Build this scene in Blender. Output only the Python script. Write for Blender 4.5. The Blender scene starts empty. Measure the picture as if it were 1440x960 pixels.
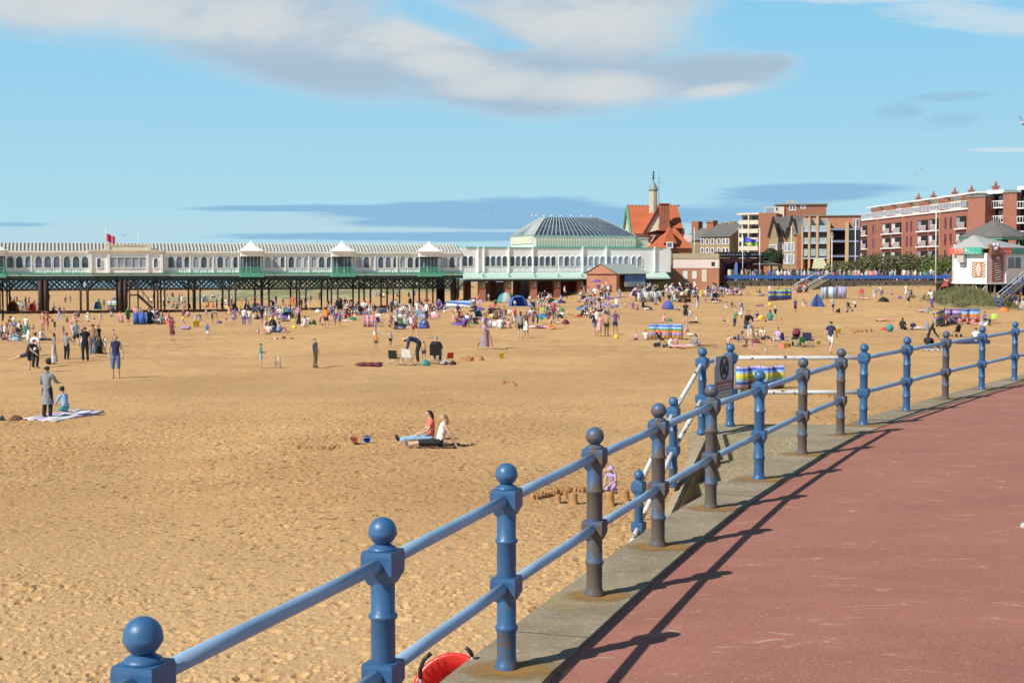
import bpy, bmesh, math, random
import numpy as np
from mathutils import Vector, Matrix
SC = bpy.context.scene
COL = SC.collection
R = math.radians
rnd = random.Random(7)
# ---------------------------------------------------------------- camera
CAMZ = 2.32
TILT = math.atan(106 / 2000)
cd = bpy.data.cameras.new('camera'); cam = bpy.data.objects.new('camera', cd); COL.objects.link(cam)
cd.lens = 50; cd.sensor_width = 36; cd.clip_start = 0.1; cd.clip_end = 60000
cam.location = (0, 0, CAMZ); cam.rotation_euler = (math.pi / 2 - TILT, 0, 0)
SC.camera = cam
# ---------------------------------------------------------------- view
SC.view_settings.view_transform = 'Standard'; SC.view_settings.look = 'None'
SC.view_settings.exposure = 0.0; SC.view_settings.gamma = 1
# ---------------------------------------------------------------- sun
SUN_AZ = math.atan2(-.79, -.612)          # compass-style angle from +Y towards +X
SUN_EL = R(41.5)
SV = Vector((math.sin(SUN_AZ) * math.cos(SUN_EL), math.cos(SUN_AZ) * math.cos(SUN_EL), math.sin(SUN_EL)))
sl = bpy.data.lights.new('sun', 'SUN'); sl.energy = 5.0; sl.angle = R(.53); sl.color = (1, .94, .85)
so = bpy.data.objects.new('sun', sl); COL.objects.link(so); so.rotation_euler = (-SV).to_track_quat('-Z', 'Y').to_euler()
# ---------------------------------------------------------------- world
W = bpy.data.worlds.new('World'); SC.world = W; W.use_nodes = True
NT = W.node_tree; NT.nodes.clear()
def nn(t, **k):
    n = NT.nodes.new(t)
    for a, b in k.items(): setattr(n, a, b)
    return n
def lk(a, b): NT.links.new(a, b)
def mth(op, a, b=None, c=None, clamp=False):
    n = nn('ShaderNodeMath', operation=op); n.use_clamp = clamp
    for i, v in enumerate((a, b, c)):
        if v is None: continue
        if isinstance(v, (int, float)): n.inputs[i].default_value = v
        else: lk(v, n.inputs[i])
    return n.outputs[0]
sky = nn('ShaderNodeTexSky', sky_type='NISHITA'); sky.sun_disc = False
sky.sun_elevation = SUN_EL; sky.sun_rotation = SUN_AZ % (2 * math.pi)
sky.altitude = 0; sky.air_density = 1.0; sky.dust_density = 0.6; sky.ozone_density = 2.0
tc = nn('ShaderNodeTexCoord'); sep = nn('ShaderNodeSeparateXYZ'); lk(tc.outputs['Generated'], sep.inputs[0])
dy = mth('MAXIMUM', mth('ABSOLUTE', sep.outputs[1]), .03)
U = mth('DIVIDE', sep.outputs[0], dy); V = mth('DIVIDE', sep.outputs[2], dy)
def noise(su, sv, scale, detail=6, rough=.55, off=0, dist=0):
    c = nn('ShaderNodeCombineXYZ'); lk(mth('MULTIPLY', U, su), c.inputs[0]); lk(mth('MULTIPLY', V, sv), c.inputs[1]); c.inputs[2].default_value = off
    n = nn('ShaderNodeTexNoise'); n.inputs['Scale'].default_value = scale; n.inputs['Detail'].default_value = detail
    n.inputs['Roughness'].default_value = rough; n.inputs['Distortion'].default_value = dist
    lk(c.outputs[0], n.inputs['Vector']); return n.outputs['Fac']
def smooth(x, a, b):
    n = nn('ShaderNodeMapRange', interpolation_type='SMOOTHSTEP'); n.inputs[1].default_value = a; n.inputs[2].default_value = b
    lk(x, n.inputs[0]); return n.outputs[0]
def blobs(lst, nz, amp):
    out = None
    for (px, py, rx, ry, sh) in lst:       # px units of the sky; sh = slope of the cloud
        cx, cy = (px - 720) / 2000, (374 - py) / 2000; rx /= 2000; ry /= 2000
        du = mth('SUBTRACT', U, cx)
        dv = mth('SUBTRACT', mth('SUBTRACT', V, cy), mth('MULTIPLY', du, sh))
        q = mth('ADD', mth('POWER', mth('ABSOLUTE', mth('DIVIDE', du, rx)), 2), mth('POWER', mth('ABSOLUTE', mth('DIVIDE', dv, ry)), 2))
        f = mth('SUBTRACT', 1, q)
        out = f if out is None else mth('MAXIMUM', out, f)
    return mth('ADD', out, mth('MULTIPLY', mth('SUBTRACT', nz, .5), amp))
n1 = noise(1, 2.4, 7, 9, .62, 1.3, .5)
big = blobs([(60, -40, 420, 118, -.16), (330, 25, 340, 100, -.13), (560, 75, 280, 74, -.13), (780, 45, 250, 82, -.05),
             (800, 118, 230, 56, -.02), (990, 108, 150, 42, .06), (900, -20, 150, 85, 0), (680, 125, 220, 48, -.1), (1060, 96, 80, 24, .1), (420, 85, 300, 62, -.15)], n1, 1.15)
hole = smooth(blobs([(640, 36, 95, 26, -.25), (700, 64, 60, 12, -.1)], n1, 1.3), -.1, .9)
dens_big = mth('MULTIPLY', mth('MULTIPLY', smooth(big, -.05, .8), .97), mth('SUBTRACT', 1, mth('MULTIPLY', hole, .8)))
lit = blobs([(200, 20, 340, 50, -.05), (560, 40, 160, 45, 0), (830, 30, 170, 50, 0), (640, 95, 90, 26, -.1), (830, 128, 110, 24, 0), (700, 118, 90, 22, 0), (1010, 135, 70, 14, .1)], noise(1, 2.2, 16, 7, .6, 3.3, .3), 1.9)
n2 = noise(1, 9, 5, 8, .62, 4.1, .5)
low = blobs([(430, 293, 190, 6, 0), (640, 295, 230, 14, .02), (760, 292, 150, 17, 0), (720, 312, 260, 11, 0), (30, 316, 75, 5, 0),
             (1120, 275, 170, 17, .05), (1000, 300, 220, 20, 0), (600, 333, 330, 7, 0)], n2, 3.4)
dens_low = mth('MULTIPLY', smooth(low, -.1, .7), .8)
n3 = noise(1, 3.5, 14, 8, .65, 9.2, .5)
wisp = blobs([(1330, 138, 60, 9, .05), (1335, 172, 55, 14, .1), (1262, 160, 40, 14, 0.1)], n3, 3.6)
dens_w = mth('MULTIPLY', smooth(wisp, .0, 1.3), .42)
n4 = noise(1, 5, 14, 7, .6, 12.2, .4)
top = blobs([(1370, 30, 170, 26, -.12), (1180, 0, 260, 12, -.03), (1420, 212, 70, 4, 0)], n4, 2.2)
dens_t = mth('MULTIPLY', smooth(top, .0, .9), .7)
pale = blobs([(120, 325, 260, 22, 0), (560, 318, 330, 30, 0), (900, 330, 200, 16, 0), (1100, 315, 200, 14, 0)], n2, 1.9)
dens_p = mth('MULTIPLY', smooth(pale, -.1, 1.1), .65)
def bg(col, s=1.0):
    b = nn('ShaderNodeBackground'); b.inputs[1].default_value = s
    if isinstance(col, tuple): b.inputs[0].default_value = (*col, 1)
    else: lk(col, b.inputs[0])
    return b.outputs[0]
def mixs(f, a, b):
    m = nn('ShaderNodeMixShader'); lk(f, m.inputs[0]); lk(a, m.inputs[1]); lk(b, m.inputs[2]); return m.outputs[0]
def mixc(f, a, b):
    m = nn('ShaderNodeMix', data_type='RGBA')
    lk(f, m.inputs[0]) if not isinstance(f, float) else setattr(m.inputs[0], 'default_value', f)
    for i, v in ((6, a), (7, b)):
        if isinstance(v, tuple): m.inputs[i].default_value = (*v, 1)
        else: lk(v, m.inputs[i])
    return m.outputs[2]
SKYS = .055
el = mth('DIVIDE', sep.outputs[2], 1.0)
grad = mixc(smooth(el, .0, .20), (.46, .74, .84), (.25, .60, .87))
grad = mixc(.15, grad, (.35, .62, .80))
s = mixs(smooth(el, .22, .42), bg(grad), bg(sky.outputs[0], SKYS))
shade = smooth(noise(1, 2.5, 5, 6, .6, 7.7, .3), .38, .62)
ccol = mixc(smooth(big, .1, .9), (.47, .66, .79), mixc(mth('MULTIPLY', smooth(lit, -.9, 1.1), smooth(shade, -.4, .6)), (.40, .53, .66), (.66, .695, .715)))
s = mixs(dens_p, s, bg((.50, .68, .76)))
s = mixs(dens_low, s, bg((.22, .45, .70)))
s = mixs(dens_w, s, bg((.29, .46, .66)))
s = mixs(dens_t, s, bg((.66, .75, .80)))
s = mixs(dens_big, s, bg(ccol))
wo = nn('ShaderNodeOutputWorld'); lk(s, wo.inputs[0])

# ---------------------------------------------------------------- projection helpers
CT, ST = math.cos(TILT), math.sin(TILT)
def ray(px, py):
    v = 480 - py
    return Vector((px - 720, 2000 * CT + v * ST, -2000 * ST + v * CT))
def at(px, py, Y):
    d = ray(px, py); t = Y / d.y
    return Vector((d.x * t, Y, CAMZ + d.z * t))
# ---------------------------------------------------------------- materials
def lin(c):
    return tuple(((v / 255 + .055) / 1.055) ** 2.4 if v > 10 else v / 3294.6 for v in c)
MC = {}
def mat(name, col, rough=.75, var=.12, scale=3.0, metal=0, bump=0, coat=0):
    """procedural material: base colour broken up by noise"""
    key = (name,)
    if key in MC: return MC[key]
    m = bpy.data.materials.new(name); m.use_nodes = True; t = m.node_tree; b = t.nodes['Principled BSDF']
    b.inputs['Roughness'].default_value = rough; b.inputs['Metallic'].default_value = metal
    c = t.nodes.new('ShaderNodeTexCoord'); n = t.nodes.new('ShaderNodeTexNoise'); n.inputs['Scale'].default_value = scale
    n.inputs['Detail'].default_value = 5; n.inputs['Roughness'].default_value = .65
    t.links.new(c.outputs['Object'], n.inputs['Vector'])
    r = t.nodes.new('ShaderNodeMapRange'); r.inputs[1].default_value = .3; r.inputs[2].default_value = .7
    r.inputs[3].default_value = 1 - var; r.inputs[4].default_value = 1 + var
    t.links.new(n.outputs['Fac'], r.inputs[0])
    x = t.nodes.new('ShaderNodeMix'); x.data_type = 'RGBA'; x.blend_type = 'MULTIPLY'; x.inputs[0].default_value = 1
    x.inputs[6].default_value = (*col, 1); t.links.new(r.outputs[0], x.inputs[7]); t.links.new(x.outputs[2], b.inputs['Base Color'])
    if bump:
        bp = t.nodes.new('ShaderNodeBump'); bp.inputs['Strength'].default_value = bump; bp.inputs['Distance'].default_value = .05
        t.links.new(n.outputs['Fac'], bp.inputs['Height']); t.links.new(bp.outputs[0], b.inputs['Normal'])
    MC[key] = m; return m
class NG:
    """small node-graph helper for richer materials"""
    def __init__(s, name, rough=.85):
        s.m = bpy.data.materials.new(name); s.m.use_nodes = True; s.t = s.m.node_tree; s.b = s.t.nodes['Principled BSDF']
        s.b.inputs['Roughness'].default_value = rough; s.c = s.t.nodes.new('ShaderNodeTexCoord').outputs['Object']
    def n(s, t, **k):
        x = s.t.nodes.new(t)
        for a, b in k.items(): setattr(x, a, b)
        return x
    def l(s, a, b): s.t.links.new(a, b)
    def map(s, sc):
        x = s.n('ShaderNodeMapping'); x.inputs['Scale'].default_value = sc; s.l(s.c, x.inputs[0]); return x.outputs[0]
    def noise(s, scale, detail=5, rough=.6, vec=None, dist=0):
        x = s.n('ShaderNodeTexNoise'); x.inputs['Scale'].default_value = scale; x.inputs['Detail'].default_value = detail
        x.inputs['Roughness'].default_value = rough; x.inputs['Distortion'].default_value = dist
        s.l(vec if vec is not None else s.c, x.inputs['Vector']); return x.outputs['Fac']
    def rng(s, x, a, b, c=0, d=1, smooth=False):
        r = s.n('ShaderNodeMapRange'); r.interpolation_type = 'SMOOTHSTEP' if smooth else 'LINEAR'
        for i, v in enumerate((a, b, c, d)): r.inputs[i + 1].default_value = v
        s.l(x, r.inputs[0]); return r.outputs[0]
    def math(s, op, a, b=0.0):
        x = s.n('ShaderNodeMath', operation=op)
        for i, v in enumerate((a, b)):
            if isinstance(v, (int, float)): x.inputs[i].default_value = v
            else: s.l(v, x.inputs[i])
        return x.outputs[0]
    def mix(s, f, a, b, mode='MIX'):
        x = s.n('ShaderNodeMix', data_type='RGBA', blend_type=mode)
        if isinstance(f, (int, float)): x.inputs[0].default_value = f
        else: s.l(f, x.inputs[0])
        for i, v in ((6, a), (7, b)):
            if isinstance(v, tuple): x.inputs[i].default_value = (*v, 1)
            else: s.l(v, x.inputs[i])
        return x.outputs[2]
    def col(s, c): s.l(c, s.b.inputs['Base Color'])
    def bump(s, h, st=.5, d=.02):
        x = s.n('ShaderNodeBump'); x.inputs['Strength'].default_value = st; x.inputs['Distance'].default_value = d
        s.l(h, x.inputs['Height']); s.l(x.outputs[0], s.b.inputs['Normal'])
# ---------------------------------------------------------------- mesh builder
class MB:
    def __init__(s): s.v = []; s.f = []; s.mi = []; s.sm = []
    def add(s, vs, fs, mi=0, smooth=False):
        o = len(s.v); s.v += [tuple(v) for v in vs]
        for f in fs: s.f.append(tuple(i + o for i in f)); s.mi.append(mi); s.sm.append(smooth)
        return s
    def box(s, x0, x1, y0, y1, z0, z1, M=None, mi=0):
        vs = [Vector((x, y, z)) for z in (z0, z1) for y in (y0, y1) for x in (x0, x1)]
        if M is not None: vs = [M @ v for v in vs]
        return s.add(vs, [(0, 2, 3, 1), (4, 5, 7, 6), (0, 1, 5, 4), (2, 6, 7, 3), (0, 4, 6, 2), (1, 3, 7, 5)], mi)
    def bar(s, a, b, w=.05, h=None, mi=0):
        a = Vector(a); b = Vector(b); d = (b - a); L = d.length
        if L < 1e-6: return s
        h = h or w; d.normalize(); up = Vector((0, 0, 1)) if abs(d.z) < .99 else Vector((0, 1, 0))
        x = d.cross(up).normalized(); y = x.cross(d)
        vs = [p + x * (sx * w / 2) + y * (sy * h / 2) for p in (a, b) for sy in (-1, 1) for sx in (-1, 1)]
        return s.add(vs, [(0, 2, 3, 1), (4, 5, 7, 6), (0, 1, 5, 4), (2, 6, 7, 3), (0, 4, 6, 2), (1, 3, 7, 5)], mi)
    def tube(s, pts, r, n=10, mi=0, cap=True, smooth=True):
        pts = [Vector(p) for p in pts]; rs = r if isinstance(r, (list, tuple)) else [r] * len(pts)
        rings = []; x = None
        for i, p in enumerate(pts):
            d = (pts[min(i + 1, len(pts) - 1)] - pts[max(i - 1, 0)]).normalized()
            if x is None:
                up = Vector((0, 0, 1)) if abs(d.z) < .95 else Vector((0, 1, 0)); x = d.cross(up).normalized()
            else: x = (x - d * x.dot(d)).normalized()
            y = d.cross(x)
            rings.append([p + (x * math.cos(2 * math.pi * k / n) + y * math.sin(2 * math.pi * k / n)) * rs[i] for k in range(n)])
        vs = [v for rg in rings for v in rg]; fs = []
        for i in range(len(rings) - 1):
            for k in range(n): fs.append((i * n + k, i * n + (k + 1) % n, (i + 1) * n + (k + 1) % n, (i + 1) * n + k))
        s.add(vs, fs, mi, smooth)
        if cap:
            o = len(s.v) - len(vs)
            s.f.append(tuple(o + k for k in range(n))[::-1]); s.mi.append(mi); s.sm.append(False)
            s.f.append(tuple(o + (len(rings) - 1) * n + k for k in range(n))); s.mi.append(mi); s.sm.append(False)
        return s
    def lathe(s, prof, c=(0, 0, 0), n=20, mi=0, ang=0, smooth=True, sx=1, sy=1):
        vs = []; fs = []
        for (r, z) in prof:
            for k in range(n):
                a = ang + 2 * math.pi * k / n; vs.append((c[0] + r * sx * math.cos(a), c[1] + r * sy * math.sin(a), c[2] + z))
        for i in range(len(prof) - 1):
            for k in range(n): fs.append((i * n + k, i * n + (k + 1) % n, (i + 1) * n + (k + 1) % n, (i + 1) * n + k))
        fs.append(tuple(range(n))[::-1]); fs.append(tuple((len(prof) - 1) * n + k for k in range(n)))
        return s.add(vs, fs, mi, smooth)
    def sphere(s, c, r, n=16, m=10, mi=0, sz=1):
        return s.lathe([(max(r * math.sin(math.pi * i / m), r * .01), -r * sz * math.cos(math.pi * i / m)) for i in range(m + 1)], c, n, mi)
    def prism(s, poly, z0, z1, mi=0, M=None):
        n = len(poly); vs = [Vector((p[0], p[1], z0)) for p in poly] + [Vector((p[0], p[1], z1)) for p in poly]
        if M is not None: vs = [M @ v for v in vs]
        fs = [tuple(range(n))[::-1], tuple(range(n, 2 * n))] + [(i, (i + 1) % n, n + (i + 1) % n, n + i) for i in range(n)]
        return s.add(vs, fs, mi)
    def build(s, name, mats, parent=None, bevel=0):
        me = bpy.data.meshes.new(name); me.from_pydata(s.v, [], s.f); me.update()
        if not isinstance(mats, (list, tuple)): mats = [mats]
        for m in mats: me.materials.append(m)
        me.polygons.foreach_set('material_index', s.mi); me.polygons.foreach_set('use_smooth', s.sm)
        o = bpy.data.objects.new(name, me); COL.objects.link(o)
        if parent is not None:
            o.parent = parent; Mw = Matrix.Identity(4); q = parent
            while q is not None: Mw = q.matrix_basis @ Mw; q = q.parent
            me.transform(Mw.inverted())
        bm = bmesh.new(); bm.from_mesh(me); bmesh.ops.recalc_face_normals(bm, faces=bm.faces)
        if bevel: bmesh.ops.bevel(bm, geom=bm.edges[:], offset=bevel, segments=2, affect='EDGES', clamp_overlap=True)
        bm.to_mesh(me); bm.free()
        return o
def tag(o, label=None, cat=None, group=None, kind=None):
    for k, v in (('label', label), ('category', cat), ('group', group), ('kind', kind)):
        if v: o[k] = v
    return o
def empty(name, loc=(0, 0, 0), rz=0, **k):
    o = bpy.data.objects.new(name, None); COL.objects.link(o); o.location = loc; o.rotation_euler = (0, 0, rz); o.empty_display_size = .2
    return tag(o, **k)
def copy_tree(o, parent=None):
    c = o.copy(); COL.objects.link(c)
    if parent is not None: c.parent = parent
    for ch in list(o.children): copy_tree(ch, c)
    return c
def RZ(a, loc=(0, 0, 0)): return Matrix.Translation(loc) @ Matrix.Rotation(a, 4, 'Z')
# ================================================================ GROUND
FEN_A = [(-2.45, .6), (-1.80, 2.6), (-1.185, 4.51), (-.58, 6.32), (-.032, 8.07), (.578, 9.88), (1.205, 11.64), (1.90, 13.5), (2.68, 15.34), (3.57, 17.4), (4.50, 19.4)]
FEN_B = [(5.11, 20.6), (6.29, 22.6), (7.52, 24.6), (8.81, 26.6), (10.2, 28.8), (11.7, 31.0), (13.3, 33.2), (15.1, 35.3)]
WALL = FEN_A + FEN_B + [(19.5, 41), (26, 52), (33, 68), (42, 92), (58, 130), (62, 165), (62.5, 198), (62.5, 201), (30, 201), (23, 193), (18, 187), (12, 187)]
PROM = WALL + [(12, 420), (420, 420), (420, -60), (-2.6, -60), (-2.6, 0)]
CTRL = [(-300, 900, 4.6), (0, 900, 4.5), (500, 900, 4.45), (600, 632, 4.35), (100, 588, 4.75), (163, 532, 4.6), (900, 700, 4.4), (600, 510, 4.6), (682, 490, 4.5), (240, 478, 5.0), (0, 500, 4.9), (10, 465, 5.2),
        (60, 441.6, 5.3), (-200, 442, 5.3), (280, 439, 5.3), (450, 434, 5.2), (540, 429, 5.0), (600, 424, 4.9), (680, 417, 4.2), (733, 475, 4.6), (780, 425, 4.2), (850, 412, 3.6), (964, 453, 4.5), (980, 433, 4.1),
        (1035, 430, 4.1), (900, 409, 3.1), (860, 409, 3.1), (988, 400, 2.75), (1050, 398, 2.7), (1118, 441, 4.2), (1166, 497, 4.6), (1200, 440, 4.1), (1276, 433, 3.9), (1330, 399, 2.7), (1300, 480, 4.4), (1425, 434, 4.4), (1340, 434, 4.3),
        (1400, 420, 3.6), (1340, 420, 3.6), (1180, 408, 3.1), (1250, 400, 2.7), (1120, 400, 2.75), (1440, 480, 4.2), (100, 420, 6.3), (300, 420, 6.2), (200, 411, 7.0), (-100, 411, 7.0), (450, 420, 5.6), (600, 414, 4.6), (720, 408, 3.8),
        (0, 400, 8.5), (300, 400, 8.5), (600, 400, 8.5), (0, 388, 10), (500, 388, 10), (700, 400, 4.5), (1300, 600, 4.4), (1100, 560, 4.4), (-600, 500, 4.9), (-600, 430, 6.), (1900, 500, 4.2)]
_c = []
for (px, py, D) in CTRL:
    Y = D * 2000 / (py - 374); _c.append(((px - 720) / 2000, math.log(Y), D))
_c = np.array(_c)
def drop(u, Y):
    u = np.asarray(u, float); l = np.log(np.maximum(np.asarray(Y, float), 8))
    w = 1 / (((u[..., None] - _c[:, 0]) * 3.5) ** 2 + ((l[..., None] - _c[:, 1]) * 1.3) ** 2 + .004) ** 2
    return (w * _c[:, 2]).sum(-1) / w.sum(-1)
def gz(X, Y):
    s = max(Y, 8.0); return CAMZ - float(drop(np.array(X / s), np.array(s)))
def ground(px, py):
    """point of the beach seen at a pixel"""
    d = ray(px, py); a, b = 9.0, 9.0
    while b < 900:
        b = a * 1.02; t = b / d.y
        if CAMZ + d.z * t < gz(d.x * t, b): break
        a = b
    for _ in range(25):
        m = (a + b) / 2; t = m / d.y
        if CAMZ + d.z * t < gz(d.x * t, m): b = m
        else: a = m
    t = a / d.y; X = d.x * t
    return Vector((X, a, gz(X, a)))
rs = np.random.RandomState(3)
def vnoise(X, Y, wl, seed):
    r = np.random.RandomState(seed); T = r.rand(256, 256)
    x = X / wl + 1000.5; y = Y / wl + 1000.5; xi = np.floor(x).astype(int); yi = np.floor(y).astype(int); fx = x - xi; fy = y - yi
    fx = fx * fx * (3 - 2 * fx); fy = fy * fy * (3 - 2 * fy)
    g = lambda i, j: T[i % 256, j % 256]
    return (g(xi, yi) * (1 - fx) + g(xi + 1, yi) * fx) * (1 - fy) + (g(xi, yi + 1) * (1 - fx) + g(xi + 1, yi + 1) * fx) * fy
def inpoly(X, Y, poly):
    ins = np.zeros(X.shape, bool); n = len(poly)
    for i in range(n):
        x0, y0 = poly[i]; x1, y1 = poly[(i + 1) % n]
        if y0 == y1: continue
        c = ((y0 > Y) != (y1 > Y)) & (X < (x1 - x0) * (Y - y0) / (y1 - y0) + x0); ins ^= c
    return ins
def pits(X, Y):
    """footprints: scattered bowl-shaped dents with a raised rim"""
    h = np.zeros(X.shape)
    for k, cell in enumerate((.26, .165, .12)):
        r = np.random.RandomState(20 + k); J = r.rand(256, 256, 4)
        xi = np.floor(X / cell).astype(int); yi = np.floor(Y / cell).astype(int)
        for ox in (-1, 0, 1):
            for oy in (-1, 0, 1):
                q = J[(xi + ox) % 256, (yi + oy) % 256]
                cx = (xi + ox + q[..., 0]) * cell; cy = (yi + oy + q[..., 1]) * cell
                rad = cell * (.13 + .24 * q[..., 2] ** 2); an = q[..., 3] * 6.28
                dx = X - cx; dyy = Y - cy; a = dx * np.cos(an) + dyy * np.sin(an); b = -dx * np.sin(an) + dyy * np.cos(an)
                d = np.sqrt((a / (rad * 1.5)) ** 2 + (b / rad) ** 2)
                keep = J[(xi + ox + 91) % 256, (yi + oy + 47) % 256, 2] < (.38, .5, .5)[k]
                h += np.where((d < 1.7) & keep, -np.exp(-(d * d * 1.5) ** 2) + .32 * np.exp(-((d - 1.2) * 4) ** 2), 0) * rad * (.75, 1.0, 1.1)[k]
    return h
rows = [-60, -30, -12, -4, 2, 5] + list(np.exp(np.linspace(math.log(8), math.log(150), 1650))) + list(np.exp(np.linspace(math.log(150), math.log(2500), 90)))[1:]
cols = list(np.linspace(-7, -1, 14)) + list(np.linspace(-.95, -.45, 18)) + list(np.linspace(-.44, .44, 760)) + list(np.linspace(.46, .95, 18)) + list(np.linspace(1, 7, 14))
UU, YY = np.meshgrid(np.array(cols), np.array(rows)); S = np.maximum(YY, 8.0); XX = UU * S
ZZ = np.zeros(XX.shape)
for i in range(XX.shape[0]): ZZ[i] = CAMZ - drop(UU[i], S[i])
near = np.clip((110 - YY) / 70, 0, 1) * (YY > 5)
rough = .35 + .9 * np.clip((vnoise(XX, YY * .45, 7, 5) * .6 + vnoise(XX, YY, 2.6, 6) * .4 - .32) * 2.6, 0, 1)
rough *= np.clip((62 - YY) / 22, .28, 1)                    # the wetter sand farther out is flatter
fine = np.clip((75 - YY) / 35, 0, 1)
ZZ += near * (.10 * (vnoise(XX, YY, 6, 1) - .5) + .045 * (vnoise(XX, YY, 1.7, 2) - .5)) + fine * rough * (pits(XX, YY) + .016 * (vnoise(XX, YY, .16, 3) - .5) + .016 * (vnoise(XX, YY, .075, 4) - .5))
mid = np.clip((YY - 45) / 30, 0, 1) * (YY < 160)
ZZ += mid * (.06 * (vnoise(XX, YY, .9, 8) - .5) + .05 * (vnoise(XX, YY * .5, .45, 9) - .5))
ins = inpoly(XX, YY, PROM)
ZZ = np.where(ins, np.minimum(ZZ, -1.2), ZZ)
def grid_mesh(name, X, Y, Z, m):
    nr, nc = X.shape; me = bpy.data.meshes.new(name)
    co = np.stack([X, Y, Z], -1).reshape(-1, 3); me.vertices.add(len(co)); me.vertices.foreach_set('co', co.ravel())
    a = (np.arange(nr - 1)[:, None] * nc + np.arange(nc - 1)[None]).ravel(); q = np.stack([a, a + 1, a + nc + 1, a + nc], 1)
    me.loops.add(q.size); me.loops.foreach_set('vertex_index', q.ravel()); me.polygons.add(len(q))
    me.polygons.foreach_set('loop_start', np.arange(0, q.size, 4)); me.polygons.foreach_set('loop_total', np.full(len(q), 4))
    me.update(calc_edges=True); me.polygons.foreach_set('use_smooth', np.ones(len(q), bool)); me.materials.append(m)
    o = bpy.data.objects.new(name, me); COL.objects.link(o); return o
g = NG('sand', .95)
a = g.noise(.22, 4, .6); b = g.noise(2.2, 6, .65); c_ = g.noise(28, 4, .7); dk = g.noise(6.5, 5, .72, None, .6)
wet = g.rng(g.noise(.09, 4, .55, g.map((.5, 1.4, 1))), .45, .62, 0, 1, True)
base = g.mix(g.rng(a, .35, .65), (.56, .315, .122), (.67, .41, .17))
base = g.mix(g.math('MULTIPLY', wet, .40), base, (.44, .245, .095))
base = g.mix(g.rng(b, .3, .7, .0, .35), base, (.66, .45, .24))
base = g.mix(g.rng(c_, .60, .75, 0, .4), base, (.30, .17, .08))
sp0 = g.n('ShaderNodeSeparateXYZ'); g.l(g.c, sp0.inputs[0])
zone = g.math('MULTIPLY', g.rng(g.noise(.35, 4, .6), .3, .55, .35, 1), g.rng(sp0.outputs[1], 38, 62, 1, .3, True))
base = g.mix(g.math('MULTIPLY', g.rng(dk, .545, .61, 0, .9), zone), base, (.19, .10, .042))  # specks paint the shade of small footprint pits, with some damp sand
# the strip close under the wall is drier and paler
sp = g.n('ShaderNodeSeparateXYZ'); g.l(g.c, sp.inputs[0])
dry = g.rng(g.math('ADD', sp.outputs[1], g.math('MULTIPLY', a, 12)), 18, 34, .6, 0, True)
base = g.mix(dry, base, (.80, .55, .29))
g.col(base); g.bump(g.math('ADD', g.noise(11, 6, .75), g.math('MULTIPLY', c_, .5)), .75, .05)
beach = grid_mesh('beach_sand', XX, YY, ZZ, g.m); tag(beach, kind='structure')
sea = MB(); sea.add([(-30000, 300, -4.75), (30000, 300, -4.75), (30000, 50000, -4.75), (-30000, 50000, -4.75)], [(0, 1, 2, 3)])
g = NG('sea_water', .25); g.col(g.mix(g.noise(.02, 5, .6, g.map((1, 4, 1))), (.16, .26, .36), (.30, .42, .52))); g.bump(g.noise(.6, 5), .3, .1)
tag(sea.build('sea', g.m), kind='structure')
# ---- promenade
def poly_sheet(name, pts, z, m):
    bm = bmesh.new(); vs = [bm.verts.new((x, y, z)) for x, y in pts]; f = bm.faces.new(vs)
    if f.normal.z < 0: f.normal_flip()
    bmesh.ops.triangulate(bm, faces=[f]); me = bpy.data.meshes.new(name); bm.to_mesh(me); bm.free(); me.materials.append(m)
    o = bpy.data.objects.new(name, me); COL.objects.link(o); return o
g = NG('red_asphalt', .82)
fineN = g.noise(90, 3, .8); big = g.noise(.55, 7, .72, g.map((1, 1.7, 1))); spk = g.noise(3.2, 7, .8, g.map((.8, 1.5, 1)), .5)
c0 = g.mix(g.rng(big, .32, .68), (.37, .138, .098), (.50, .208, .15))
c0 = g.mix(g.rng(fineN, .35, .65, 0, .55), c0, (.24, .10, .08))
c0 = g.mix(g.rng(g.noise(42, 2, .5), .60, .70, 0, .6), c0, (.60, .38, .29))
c0 = g.mix(g.math('MULTIPLY', g.rng(spk, .56, .66, 0, .75, True), g.rng(big, .35, .6, .25, 1)), c0, (.62, .46, .32))
g.col(c0); g.bump(fineN, .5, .012)
prom = poly_sheet('promenade_path', PROM, 0, g.m); tag(prom, kind='structure')
g = NG('weathered_concrete', .9)
p1 = g.noise(1.3, 6, .7); p2 = g.noise(34, 4, .75)
c0 = g.mix(g.rng(p1, .3, .7), (.22, .175, .11), (.43, .355, .245))
c0 = g.mix(g.rng(p2, .45, .75, 0, .55), c0, (.16, .13, .09))
c0 = g.mix(g.rng(g.noise(22, 2, .5), .62, .72, 0, .5), c0, (.62, .58, .5))
c0 = g.mix(g.rng(g.noise(.8, 4, .6, g.map((1, 1, 1))), .56, .68, 0, .45, True), c0, (.33, .24, .06))
g.col(c0); g.bump(p2, .5, .02); CONC = g.m
def offs(path, d):
    out = []
    for i, p in enumerate(path):
        a = Vector(path[max(i - 1, 0)]); b = Vector(path[min(i + 1, len(path) - 1)]); t = (b - a).normalized(); n = Vector((t.y, -t.x))
        out.append((p[0] + n.x * d, p[1] + n.y * d))
    return out
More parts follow.
